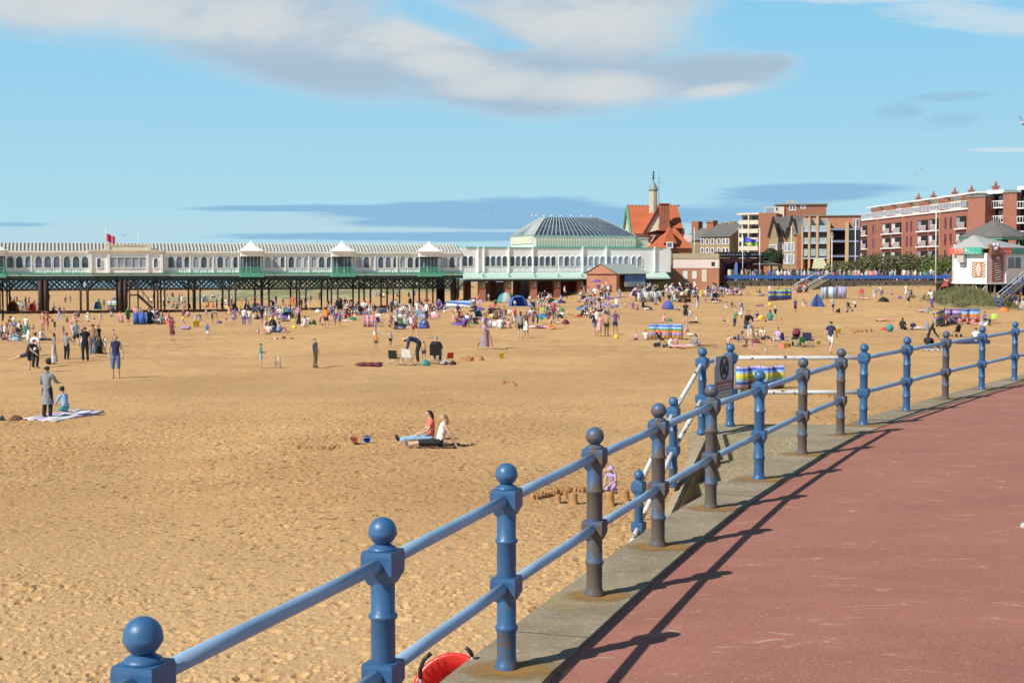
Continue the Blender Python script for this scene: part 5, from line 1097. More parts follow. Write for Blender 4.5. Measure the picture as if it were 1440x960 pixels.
part('banner_sail', mat('sky_blue_cloth', (.14, .24, .62), .7), fb, lambda mb: mb.prism([(-.3, 0), (.12, 0), (.16, 2.3), (.05, 2.75), (-.12, 2.8), (-.26, 2.3)], -.02, .02, 0, Matrix.Translation((q.x, 203.3, .12)) @ Matrix.Rotation(math.pi / 2, 4, 'X')))
part('pole', STEEL, fb, lambda mb: mb.tube([(q.x - .31, 203.3, 0), (q.x - .28, 203.3, 2.3), (q.x - .1, 203.3, 2.85)], .03, 6))
# parked cars behind the blue rail
def car(x, Y, col, label, rz=0):
    q = at(x, 374, Y); o = tag(empty('parked_car', (q.x, Y, 0), rz), label, 'car', 'cars parked behind the blue rail'); Mx = RZ(rz, (q.x, Y, 0))
    pr = [(-2.1, .35), (2.1, .35), (2.12, .75), (1.95, .85), (1.1, .95), (.45, 1.42), (-1.0, 1.45), (-1.75, 1.0), (-2.1, .9)]
    n = len(pr); mb = MB(); vs = [Mx @ Vector((a_, s_ * (.84 if z > 1.2 else .88), z)) for s_ in (-1, 1) for a_, z in pr]; mb.add(vs, [tuple(range(n)), tuple(range(n, 2 * n))[::-1]] + [(i, (i + 1) % n, n + (i + 1) % n, n + i) for i in range(n)]); mb.build('body', col, o, bevel=.04)
    for s_ in (-1, 1): part('side_window', GL_D, o, lambda mb: mb.add([Mx @ Vector((a_, s_ * d_, z)) for d_ in (.87, .9) for a_, z in ((-1.55, .98), (1.0, .95), (.4, 1.36), (-1.0, 1.38))], [(0, 1, 2, 3), (4, 7, 6, 5), (0, 4, 5, 1), (2, 6, 7, 3)]))
    for a_ in (-1.3, 1.3):
        for s_ in (-.8, .8): part('wheel', BLK, o, lambda mb: mb.tube([Mx @ Vector((a_, s_ - .1, .32)), Mx @ Vector((a_, s_ + .1, .32))], .32, 14))
for i, (x, c_, l_) in enumerate(((1078, mat('black_car_paint', (.02, .02, .03), .25), 'dark car parked behind the blue rail nearest the cafe'), (1101, mat('navy_car_paint', (.03, .05, .12), .25), 'navy car parked behind the blue rail below the gothic house'), (1128, mat('green_car_paint', (.02, .09, .08), .25), 'dark green car parked right of the navy car'), (1150, mat('white_car_paint', (.7, .7, .7), .25), 'white car parked below the modern balcony block'))): car(x, 209, c_, l_, .05 * i)
for x in (1052, 1064): 
    q = at(x, 385, 205); o = tag(empty('cafe_table', (q.x, 205, 0)), ('green topped cafe table nearest the blue feather banner', 'green topped cafe table under the tall white pole')[x > 1060], 'table', 'cafe tables'); part('table_top', GRN, o, lambda mb: mb.lathe([(.5, .72), (.5, .76)], (q.x, 205, 0), 16)); part('leg', STEEL, o, lambda mb: mb.tube([(q.x, 205, 0), (q.x, 205, .719)], .04, 6))
# ================================================================ GREENERY
def leafmat(name, a, b): g = NG(name, .8); g.col(g.mix(g.rng(g.noise(1.1, 3, .6), .3, .7), a, b)); return g.m
def leaves(name, blobs_, m, par, n, size, seed=1):
    r = np.random.RandomState(seed); vs = []; fs = []; tot = sum(b[3] * b[4] * b[5] for b in blobs_)
    for (x, y, z, rx, ry, rz_) in blobs_:
        k = max(40, int(n * rx * ry * rz_ / tot)); d = r.normal(size=(k, 3)); d /= np.linalg.norm(d, axis=1)[:, None]; rad = r.uniform(.55, 1.12, k) ** .6
        c = np.array([x, y, z]) + d * rad[:, None] * np.array([rx, ry, rz_]); nr = d + r.normal(scale=.55, size=(k, 3)); nr /= np.linalg.norm(nr, axis=1)[:, None]
        t = np.cross(nr, r.normal(size=(k, 3))); t /= np.linalg.norm(t, axis=1)[:, None]; bt = np.cross(nr, t); s = size * r.uniform(.6, 1.4, k)[:, None]
        o = len(vs) * 0; base = sum(len(v) for v in vs); q = np.stack([c - t * s, c + bt * s * .6, c + t * s, c - bt * s * .6], 1).reshape(-1, 3); vs.append(q)
        a = base + 4 * np.arange(k); fs.append(np.stack([a, a + 1, a + 2, a + 3], 1))
    V = np.concatenate(vs); Fa = np.concatenate(fs); me = bpy.data.meshes.new(name); me.from_pydata(V.tolist(), [], Fa.tolist()); me.materials.append(m); o = bpy.data.objects.new(name, me); COL.objects.link(o)
    if par is not None:
        o.parent = par; me.transform(par.matrix_basis.inverted())
    return o
HG = leafmat('dark_hedge_leaves', (.09, .11, .04), (.17, .18, .08)); HB = leafmat('bright_hedge_leaves', (.09, .13, .025), (.16, .20, .05)); TG = leafmat('dark_tree_leaves', (.02, .045, .018), (.05, .085, .03)); GG = leafmat('dune_grass_blades', (.12, .13, .05), (.26, .25, .12))
TRUNK = mat('bark', (.12, .09, .06), .9)
def shrub(name, px0, px1, ytop, Y, m, label, n, cat='hedge', size=.14, base=0):
    q = at((px0 + px1) / 2, 374, Y); o = tag(empty(name, (q.x, Y, base)), label, cat); bl = []; x = px0
    while x < px1:
        zt_ = at(x, ytop, Y).z + rnd.uniform(-.22, .15); c = at(x, 374, Y); rr = rnd.uniform(.8, 1.3); h = (zt_ - base) / 2
        bl.append((c.x, Y + rnd.uniform(-.6, .6), base + h, rr, 1.4, h)); x += rr * .75 * 2000 / Y
    leaves('foliage', bl, m, o, n, size, int(px0)); w = MB()
    for b_ in bl[::2]: w.tube([(b_[0], b_[1], base), (b_[0] + .1, b_[1], base + b_[5] * 1.5)], [.06, .02], 5)
    w.build('stems', TRUNK, o)['kind'] = 'stuff'
    part('shaded_core', TG, o, lambda mb: [mb.sphere((b_[0], b_[1], b_[2]), min(b_[3], b_[5]) * .8, 8, 6, sz=1) for b_ in bl] and None) if False else None
shrub('hedge', 1215, 1348, 357, 212, HG, 'long dark grey-green hedge below the red apartment block', 14000)
shrub('hedge', 1172, 1214, 366, 213, HG, 'lower left end of the dark hedge by the modern balcony block', 4200)
shrub('hedge', 1303, 1344, 364, 206, HB, 'bright yellow-green clipped hedge left of the kiosk', 5000)
tq = at(1084, 374, 222); tr_ = tag(empty('tree', (tq.x, 222, 0)), 'small dark evergreen tree between the cafe and the gothic house', 'tree'); Zq = lambda y: CAMZ + (374 - y) * .111
part('trunk', TRUNK, tr_, lambda mb: mb.tube([(tq.x, 222, 0), (tq.x + .1, 222, 2), (tq.x, 222, Zq(356))], [.2, .15, .04], 7)); leaves('crown', [(tq.x + a_, 222 + c_, Zq(b_), 1.0, 1.0, .8) for a_, b_, c_ in ((-1.2, 362, 0), (0, 356, .4), (1.0, 361, 0), (.3, 366, -.5), (-.6, 367, .3), (.9, 367, .2))], TG, tr_, 4500, .13, 4)
cs = tag(empty('cafe_screen', tuple(at(1064, 374, 208))), 'row of dark green fabric screens behind the cafe tables', 'screen')
for k in range(9): part('screen_panel', mat('dark_green_canvas', (.015, .06, .045), .8), cs, lambda mb: (lambda a: mb.box(a.x - .95, a.x + .95, 207.9, 208, .1, 1.35))(at(1046 + k * 19, 374, 208)))
shrub('hedge', 1086, 1200, 379, 216, TG, 'low dark hedge behind the parked cars below the gothic house', 5000, base=0)
# grass mound by the kiosk and grass tufts under the pier
def grass(name, pts, n, h, m, seed=1):
    r = random.Random(seed); mb = MB(); 
    for _ in range(n):
        a, b, c = r.choice(pts); px = a + r.gauss(0, c); py = b + r.gauss(0, c * .28); q = ground(px, py); s = h * r.uniform(.5, 1.3) * (1 - min(1, abs(px - a) / (3 * c)) * .5); an = r.uniform(0, 3.14); dx, dy_ = math.cos(an) * .05, math.sin(an) * .05; lx, ly = r.gauss(0, .25) * s, r.gauss(0, .25) * s
        mb.add([(q.x - dx, q.y - dy_, q.z - .05), (q.x + dx, q.y + dy_, q.z - .05), (q.x + lx, q.y + ly, q.z + s)], [(0, 1, 2)])
    return mb.build(name, m)
# sandy mound with marram grass below the kiosk
mx = np.linspace(at(1318, 420, 146).x, at(1418, 420, 146).x, 46); my = np.linspace(138, 153, 26); MX, MY = np.meshgrid(mx, my)
MH = np.sin(np.clip((MX - mx[0]) / (mx[-1] - mx[0]), 0, 1) * math.pi) ** .45 * np.sin(np.clip((MY - 138) / 13, 0, 1.05) * math.pi / 2) ** 1.2
MZ = np.array([[gz(a, b) for a, b in zip(r1, r2)] for r1, r2 in zip(MX, MY)]) - .12 + MH * (1.25 + .9 * (vnoise(MX, MY, 2.2, 41) - .5)) 
g = NG('mound_sand', .95); g.col(g.mix(g.rng(g.noise(1.2, 5, .7), .4, .6), (.36, .26, .13), (.20, .18, .07))); tag(grid_mesh('sand_mound', MX, MY, MZ, g.m), kind='structure')
gr = MB(); r = random.Random(9)
for _ in range(11000):
    i_ = r.random() * 25; j_ = r.random() * 45; a, b = int(i_), int(j_)
    if MH[a][b] < .18 or (vnoise(MX[a:a + 1, b:b + 1], MY[a:a + 1, b:b + 1], 1.5, 44)[0][0] < .22): continue
    a2, b2 = min(a + 1, 25), min(b + 1, 45); f1, f2 = i_ - a, j_ - b
    x = MX[a][b] * (1 - f2) + MX[a][b2] * f2; y = MY[a][b] * (1 - f1) + MY[a2][b] * f1; z = MZ[a][b] * (1 - f1) + MZ[a2][b] * f1; s = r.uniform(.25, .6); an = r.uniform(0, 3.14); dx, dy_ = math.cos(an) * .035, math.sin(an) * .035
    gr.add([(x - dx, y - dy_, z - .05), (x + dx, y + dy_, z - .05), (x + r.gauss(0, .3) * s, y + r.gauss(0, .3) * s, z + s)], [(0, 1, 2)])
tag(gr.build('dune_grass', GG), kind='stuff')
tag(grass('pier_weeds', [(770, 412, 9), (750, 414, 8), (800, 411, 8), (715, 416, 6)], 1500, .5, leafmat('weed_leaves', (.09, .14, .03), (.16, .21, .06)), 4), kind='stuff')
tag(grass('marram_tufts', [(1015 + k * 21, 398.5, 9) for k in range(15)], 3500, .45, GG, 5), kind='stuff')
# dunes beyond the pier
g = NG('dune_turf', .95); g.col(g.mix(g.rng(g.noise(.25, 6, .7), .4, .6), g.mix(g.noise(2, 4), (.16, .18, .07), (.24, .25, .11)), (.42, .36, .22)))
nx, ny = 60, 16; xs = np.linspace(-62, -6, nx); ys = np.linspace(236, 300, ny); DX, DY = np.meshgrid(xs, ys)
hh = 5.2 * np.clip((DX + 62) / 22, 0, 1) * np.clip((-4 - DX) / 12, .25, 1) * np.clip((DY - 236) / 26, 0, 1) ** .8 + 1.3 * (vnoise(DX, DY, 7, 31) - .5) * np.clip((DY - 236) / 12, 0, 1) + .6 * (vnoise(DX, DY, 2.5, 32) - .5) * np.clip((DY - 236) / 12, 0, 1)
DZ = -3.6 + hh - .5; dn = grid_mesh('dunes', DX, DY, DZ, g.m); tag(dn, kind='structure')
# ================================================================ PEOPLE
# every pose is one skeleton grown into one continuous skin; joints for a 1.70 m adult facing -Y
BASE = dict(pel=(0, 0, .93), sp=(0, .01, 1.10), ch=(0, .0, 1.28), nk=(0, .01, 1.45), hb=(0, -.005, 1.51), hd=(0, -.02, 1.60), ht=(0, -.015, 1.655),
            shl=(.165, 0, 1.39), ell=(.225, .03, 1.12), wrl=(.25, -.05, .89), hpl=(.085, 0, .89), knl=(.10, -.02, .49), anl=(.105, .03, .08), tol=(.115, -.13, .03),
            shr=(-.165, 0, 1.39), elr=(-.225, .03, 1.12), wrr=(-.25, -.05, .89), hpr=(-.085, 0, .89), knr=(-.10, -.02, .49), anr=(-.105, .03, .08), tor=(-.115, -.13, .03))
RAD = dict(pel=.125, sp=.112, ch=.13, nk=.052, hb=.062, hd=.096, ht=.07, sh=.058, el=.040, wr=.028, hp=.090, kn=.058, an=.040, to=.034)
LINK = [('pel', 'sp', 'torso'), ('sp', 'ch', 'torso'), ('ch', 'nk', 'torso'), ('nk', 'hb', 'neck'), ('hb', 'hd', 'head'), ('hd', 'ht', 'head')]
for s_ in 'lr': LINK += [('ch', 'sh' + s_, 'torso'), ('sh' + s_, 'el' + s_, 'uparm'), ('el' + s_, 'wr' + s_, 'forearm'), ('pel', 'hp' + s_, 'hips'), ('hp' + s_, 'kn' + s_, 'thigh'), ('kn' + s_, 'an' + s_, 'calf'), ('an' + s_, 'to' + s_, 'foot')]
def sh_(d, keys, v):
    for k in keys: d[k] = tuple(a + b for a, b in zip(d[k], v))
UP = ['pel', 'sp', 'ch', 'nk', 'hb', 'hd', 'ht', 'shl', 'shr', 'ell', 'elr', 'wrl', 'wrr', 'hpl', 'hpr']
def P_stand(): return dict(BASE)
def P_stand2():
    d = dict(BASE); d.update(ell=(.30, .10, 1.15), wrl=(.17, -.06, .99), anl=(.14, .0, .08), tol=(.17, -.15, .03), elr=(-.29, .09, 1.15), wrr=(-.17, -.07, 1.0)); return d
def P_arm():
    d = dict(BASE); d.update(elr=(-.25, -.10, 1.15), wrr=(-.17, -.34, 1.12), ell=(.22, -.02, 1.12), wrl=(.12, -.22, 1.02)); return d
def P_walk():
    d = dict(BASE); d.update(knl=(.09, -.20, .52), anl=(.09, -.28, .10), tol=(.10, -.44, .06), knr=(-.09, .06, .49), anr=(-.09, .34, .16), tor=(-.10, .24, .03), ell=(.22, .17, 1.14), wrl=(.22, .15, .9), elr=(-.22, -.08, 1.13), wrr=(-.22, -.25, .95)); return d
def P_bend():
    d = dict(BASE); d.update(pel=(0, .08, .93), sp=(0, -.05, 1.03), ch=(0, -.23, 1.09), nk=(0, -.40, 1.10), hb=(0, -.46, 1.08), hd=(0, -.54, 1.03), ht=(0, -.58, 1.0), shl=(.16, -.34, 1.08), ell=(.19, -.40, .81), wrl=(.13, -.46, .56),
                             shr=(-.16, -.34, 1.08), elr=(-.19, -.38, .81), wrr=(-.13, -.44, .56), hpl=(.085, .08, .88), hpr=(-.085, .08, .88)); return d
def P_lean():
    d = dict(BASE); d.update(sp=(0, -.06, 1.09), ch=(0, -.16, 1.25), nk=(0, -.24, 1.40), hb=(0, -.28, 1.46), hd=(0, -.34, 1.53), ht=(0, -.36, 1.58), shl=(.165, -.2, 1.35), shr=(-.165, -.2, 1.35), ell=(.2, -.32, 1.10), wrl=(.12, -.5, .95), elr=(-.2, -.32, 1.1), wrr=(-.12, -.5, .95),
                             knl=(.1, -.12, .50), anl=(.12, -.02, .08), knr=(-.1, -.02, .49), anr=(-.11, .22, .09), tor=(-.12, .08, .03), tol=(.13, -.17, .03)); return d
def P_kick():
    d = P_lean(); d.update(knr=(-.12, .42, .78), anr=(-.13, .82, .62), tor=(-.13, .90, .74), knl=(.08, -.02, .49), anl=(.08, .05, .08), tol=(.09, -.1, .03), wrl=(.3, -.5, 1.05), ell=(.27, -.3, 1.15)); return d
def P_up():
    d = dict(BASE); d.update(ell=(.30, -.02, 1.60), wrl=(.18, -.05, 1.80), elr=(-.30, -.02, 1.60), wrr=(-.18, -.05, 1.80)); return d
def P_sit():      # legs out, leaning back on the arms
    d = dict(pel=(0, 0, .115), sp=(0, .05, .28), ch=(0, .11, .46), nk=(0, .14, .63), hb=(0, .135, .69), hd=(0, .11, .78), ht=(0, .11, .84))
    for s, k in ((1, 'l'), (-1, 'r')): d.update({'sh' + k: (.165 * s, .12, .58), 'el' + k: (.24 * s, .28, .34), 'wr' + k: (.23 * s, .42, .07), 'hp' + k: (.09 * s, -.02, .105), 'kn' + k: (.10 * s, -.46, .12), 'an' + k: (.10 * s, -.88, .06), 'to' + k: (.12 * s, -.93, .20)})
    return d
def P_sit2():     # legs out, hands in lap
    d = P_sit(); d.update(sp=(0, .0, .29), ch=(0, -.0, .47), nk=(0, -.02, .64), hb=(0, -.03, .70), hd=(0, -.06, .79), ht=(0, -.065, .845))
    for s, k in ((1, 'l'), (-1, 'r')): d.update({'sh' + k: (.165 * s, 0, .58), 'el' + k: (.22 * s, -.10, .34), 'wr' + k: (.12 * s, -.32, .24)})
    return d
def P_knees():
    d = P_sit2()
    for s, k in ((1, 'l'), (-1, 'r')): d.update({'kn' + k: (.11 * s, -.36, .47), 'an' + k: (.11 * s, -.56, .08), 'to' + k: (.12 * s, -.71, .04), 'el' + k: (.21 * s, -.20, .38), 'wr' + k: (.08 * s, -.42, .42)})
    return d
def P_kneel():
    d = P_sit2(); sh_(d, ['pel', 'sp', 'ch', 'nk', 'hb', 'hd', 'ht', 'shl', 'shr', 'ell', 'elr', 'wrl', 'wrr', 'hpl', 'hpr'], (0, 0, .13)); sh_(d, ['ch', 'nk', 'hb', 'hd', 'ht', 'shl', 'shr', 'ell', 'elr', 'wrl', 'wrr'], (0, -.14, -.02))
    for s, k in ((1, 'l'), (-1, 'r')): d.update({'kn' + k: (.13 * s, -.36, .09), 'an' + k: (.12 * s, .06, .06), 'to' + k: (.12 * s, .2, .04)})
    return d
def P_lie():
    d = {}
    for k, v in BASE.items(): d[k] = (v[0], v[2] - .85, .14 + v[1] * .5)
    d['hd'] = (0, .77, .13); d['ht'] = (0, .82, .12); return d
def P_chair():
    d = P_sit2(); sh_(d, [k for k in d], (0, 0, .30))
    for s, k in ((1, 'l'), (-1, 'r')): d.update({'kn' + k: (.12 * s, -.44, .46), 'an' + k: (.12 * s, -.48, .08), 'to' + k: (.13 * s, -.63, .04), 'el' + k: (.26 * s, -.05, .68), 'wr' + k: (.24 * s, -.28, .62)})
    return d
POSES = dict(S=P_stand, H=P_stand2, A=P_arm, W=P_walk, B=P_bend, N=P_lean, Q=P_kick, U=P_up, T=P_sit, I=P_sit2, K=P_knees, E=P_kneel, L=P_lie, C=P_chair)
PH = {}; TPL = {}
def grow(pose):
    d = POSES[pose](); vs = []; rad = []; ed = []; ix = {}; lab = []
    def av(p, r): vs.append(p); rad.append(r); return len(vs) - 1
    for k, p in d.items(): ix[k] = av(p, RAD[k] if k in RAD else RAD[k[:-1]])
    for a, b, l in LINK: ed.append((ix[a], ix[b])); lab.append(l)
    for s, k in ((1, 'l'), (-1, 'r')):        # palm, four fingers and a thumb
        e, w = Vector(d['el' + k]), Vector(d['wr' + k]); dr = (w - e).normalized(); side = dr.cross(Vector((0, 0, 1)));
        side = side.normalized() if side.length > .2 else Vector((0, 1, 0)); nr = dr.cross(side)
        pm = av(tuple(w + dr * .055), .028); ed.append((ix['wr' + k], pm)); lab.append('hand')
        for j, L in enumerate((.07, .08, .075, .058)):
            b0 = w + dr * .09 + side * (j - 1.5) * .021; a = av(tuple(b0), .0105); b_ = av(tuple(b0 + dr * L * .55 + nr * .008), .0095); c = av(tuple(b0 + dr * L * .95 + nr * .026), .008)
            ed += [(pm, a), (a, b_), (b_, c)]; lab += ['hand'] * 3
        t0 = av(tuple(w + dr * .035 - side * .035), .012); t1 = av(tuple(w + dr * .075 - side * .052 + nr * .012), .0095); ed += [(pm, t0), (t0, t1)]; lab += ['hand'] * 2
    hd = Vector(d['hd']); ht = Vector(d['ht']); upv = (ht - Vector(d['hb'])).normalized(); fw = Vector((0, -1, 0)); fw = (fw - upv * fw.dot(upv)); fw = fw.normalized() if fw.length > .2 else Vector((0, 0, 1))
    if pose == 'L': fw = Vector((0, 0, 1))
    me = bpy.data.meshes.new('sk'); me.from_pydata(vs, ed, []); o = bpy.data.objects.new('sk', me); COL.objects.link(o)
    o.modifiers.new('s', 'SKIN'); sd = o.modifiers.new('b', 'SUBSURF'); sd.levels = 1
    for i, r in enumerate(rad): me.skin_vertices[0].data[i].radius = (r, r)
    me.skin_vertices[0].data[ix['pel']].use_root = True
    dg = bpy.context.evaluated_depsgraph_get(); me2 = bpy.data.meshes.new_from_object(o.evaluated_get(dg)); bpy.data.objects.remove(o)
    nv = len(me2.vertices); co = np.empty(nv * 3); me2.vertices.foreach_get('co', co); co = co.reshape(-1, 3)
    A = np.array([vs[a] for a, b in ed]); B_ = np.array([vs[b] for a, b in ed]); ra = np.array([rad[a] for a, b in ed]); rb = np.array([rad[b] for a, b in ed]); L = ((B_ - A) ** 2).sum(1) + 1e-9
    def near(p):
        t = np.clip(((p[:, None] - A) * (B_ - A)).sum(2) / L, 0, 1); q = A + t[..., None] * (B_ - A); dd = np.sqrt(((p[:, None] - q) ** 2).sum(2)) - (ra + (rb - ra) * t); i = dd.argmin(1); return i, t[np.arange(len(i)), i]
    # flatten the torso front to back, add a nose, chin and eye hollows
    i_, t_ = near(co); lb = np.array([lab[i] for i in i_])
    r0 = co - np.array(hd); f = np.array(fw); u = np.array(upv); sx = r0 @ f; sz = r0 @ u; sxx = np.abs(r0[:, 0])
    isH = lb == 'head'
    nose = isH & (sx > .03) & (sxx < .028) & (np.abs(sz + .005) < .035); co[nose] += f * .022
    eye = isH & (sx > .03) & (np.abs(sxx - .036) < .02) & (np.abs(sz - .03) < .025); co[eye] -= f * .010
    co[isH, 0] *= .86
    if pose in 'SHAWU': tt = (lb == 'torso') | (lb == 'hips'); yc = 0.0; co[tt, 1] = yc + (co[tt, 1] - yc) * .78
    me2.vertices.foreach_set('co', co.ravel()); me2.update()
    faces = [tuple(p.vertices) for p in me2.polygons]; cen = np.array([co[list(fc)].mean(0) for fc in faces]); fi, ft = near(cen); fl = [lab[i] for i in fi]
    nrm = np.empty(nv * 3); me2.vertices.foreach_get('normal', nrm); nrm = nrm.reshape(-1, 3)
    H = co[:, 2].max() if pose != 'U' else 1.73
    bpy.data.meshes.remove(me2)
    hrel = (cen - np.array(hd)); hf_ = hrel @ f; hu_ = hrel @ u
    return dict(co=co, f=faces, fl=fl, ft=ft, n=nrm, H=H, d=d, hd=hd, fw=fw, up=upv, hf=hf_, hu=hu_)
def shell(T, sel, off):
    idx = [i for i, s in enumerate(sel) if s]; used = sorted({v for i in idx for v in T['f'][i]}); mp = {v: k for k, v in enumerate(used)}
    co = T['co'][used] + T['n'][used] * off; mb = MB(); mb.add([tuple(c) for c in co], [tuple(mp[v] for v in T['f'][i]) for i in idx], 0, True); return mb
SK = dict(light=(.62, .40, .29), tan=(.48, .27, .17), pale=(.70, .50, .40), dark=(.16, .085, .05))
CC = dict(white=(.80, .80, .80), cream=(.72, .68, .55), black=(.022, .022, .026), grey=(.26, .27, .29), lightgrey=(.48, .49, .50), navy=(.025, .035, .11), blue=(.05, .13, .48), lightblue=(.30, .47, .70), denim=(.10, .17, .32), teal=(.06, .30, .32), green=(.06, .26, .09), lime=(.42, .58, .08),
          yellow=(.75, .60, .06), orange=(.75, .24, .04), red=(.58, .05, .04), coral=(.74, .19, .14), pink=(.72, .36, .42), lilac=(.48, .38, .62), mauve=(.34, .26, .31), purple=(.18, .09, .34), maroon=(.19, .03, .05), brown=(.14, .075, .04), khaki=(.28, .24, .13), tan=(.50, .33, .20))
HC = dict(brown=(.055, .03, .018), black=(.012, .010, .012), blonde=(.42, .29, .12), grey=(.35, .34, .33), red=(.25, .07, .02))
def cm(n): return mat('cloth_' + n, CC[n], .85, .30, 7, bump=.5)
def sm(n): return mat('skin_' + n, SK[n], .55, .06, 6)
def hm(n): return mat('hair_' + n, HC[n], .6, .2, 12)
MESH = {}
def tmesh(pose, kind):
    """cached mesh of one layer of one pose"""
    if (pose, kind) in MESH: return MESH[(pose, kind)]
    if pose not in TPL: TPL[pose] = grow(pose)
    T = TPL[pose]; fl, ft = T['fl'], T['ft']; n = len(fl)
    if kind == 'body': mb = MB(); mb.add([tuple(c) for c in T['co']], T['f'], 0, True)
    elif kind == 'tee': mb = shell(T, [l in ('torso', 'hips') or (l == 'uparm' and t < .62) for l, t in zip(fl, ft)], .013)
    elif kind == 'long': mb = shell(T, [l in ('torso', 'hips', 'uparm') or (l == 'forearm' and t < .93) for l, t in zip(fl, ft)], .013)
    elif kind == 'tank': mb = shell(T, [l in ('torso', 'hips') for l, t in zip(fl, ft)], .012)
    elif kind == 'shorts': mb = shell(T, [l == 'hips' or (l == 'thigh' and t < .7) for l, t in zip(fl, ft)], .018)
    elif kind == 'crop': mb = shell(T, [l in ('hips', 'thigh') or (l == 'calf' and t < .3) for l, t in zip(fl, ft)], .016)
    elif kind == 'long_legs': mb = shell(T, [l in ('hips', 'thigh', 'calf') for l, t in zip(fl, ft)], .016)
    elif kind in ('skirt', 'maxi'):
        d = T['d']
        if d['pel'][2] > .6:
            p = Vector(d['pel']); zb = .46 if kind == 'skirt' else .12; mb = MB(); k1 = (Vector(d['knl']) + Vector(d['knr'])) / 2 if kind == 'skirt' else (Vector(d['anl']) + Vector(d['anr'])) / 2; sp = abs(d['anl'][1] - d['anr'][1]) * (.10 if kind == 'skirt' else .06); rings = 5; vs = []
            for i in range(rings + 1):
                t = i / rings; c = Vector((p.x, p.y, p.z + .12)).lerp(Vector((k1.x, k1.y, zb)), t); rx = .125 + .055 * t; ry = .10 + .08 * t + sp * t
                for k in range(16): a = 2 * math.pi * k / 16; w_ = 1 + .05 * t * math.sin(5 * a); vs.append((c.x + rx * w_ * math.cos(a), c.y + ry * w_ * math.sin(a), c.z))
            mb.add(vs, [(i * 16 + k, i * 16 + (k + 1) % 16, (i + 1) * 16 + (k + 1) % 16, (i + 1) * 16 + k) for i in range(rings) for k in range(16)], 0, True)
        else: mb = shell(T, [l == 'hips' or (l == 'thigh' and t < (.9 if kind == 'skirt' else 1.1)) for l, t in zip(fl, ft)], .03)
    elif kind in ('hair', 'hair_long'):
        mb = shell(T, [l == 'head' and (b > .062 or a < .015) and b > -.05 for l, a, b in zip(fl, T['hf'], T['hu'])], .016)
        if kind == 'hair_long':
            h = Vector(T['hd']); b = -T['fw']; u = T['up']; mb.tube([h + b * .03 + u * .03, h + b * .055 - u * .05, h + b * .07 - u * .14, h + b * .075 - u * .22], [.05, .066, .055, .02], 8)
    elif kind in ('hat', 'cap'):
        h = Vector(T['hd']); u = T['up']; rot = Vector((0, 0, 1)).rotation_difference(u).to_matrix().to_4x4(); M = Matrix.Translation(h + u * .035) @ rot; mb = MB()
        mb.lathe([(.001, .10), (.06, .095), (.095, .06), (.105, .01), (.17 if kind == 'hat' else .107, -.005), (.17 if kind == 'hat' else .107, -.012), (.10, 0)][::-1], n=18)
        mb.v = [tuple(M @ Vector((v[0] * .93, v[1], v[2]))) for v in mb.v]
        if kind == 'cap': f = T['fw']; p = h + u * .04 + f * .14; mb.add([tuple(M @ Vector((.07 * a, -.09, .0))) for a in (-1, 1)] + [tuple(M @ Vector((.055 * a, -.18, -.015))) for a in (1, -1)], [(0, 1, 2, 3)])
    elif kind == 'shoes': mb = shell(T, [l == 'foot' or (l == 'calf' and t > .93) for l, t in zip(fl, ft)], .010)
    o = mb.build(kind, bpy.data.materials.get('x') or cm('grey')); me = o.data; bpy.data.objects.remove(o); MESH[(pose, kind)] = me; return me
PN = dict(tee='shirt', long='jumper', tank='vest', shorts='shorts', crop='trousers', long_legs='trousers', skirt='skirt', maxi='skirt', hair='hair', hair_long='hair', hat='hat', cap='cap', shoes='shoes')
PT = dict(tee='t-shirt', long='top', tank='vest', shorts='shorts', crop='cropped trousers', long_legs='trousers', skirt='skirt', maxi='long skirt')
POSET = dict(S='standing', H='standing with hands on hips', A='standing with one arm out', W='walking', B='bending down', N='leaning forward', Q='balancing on one leg', U='with arms raised', T='sitting legs outstretched', I='sitting', K='sitting with knees up', E='kneeling', L='lying down', C='sitting in a chair')
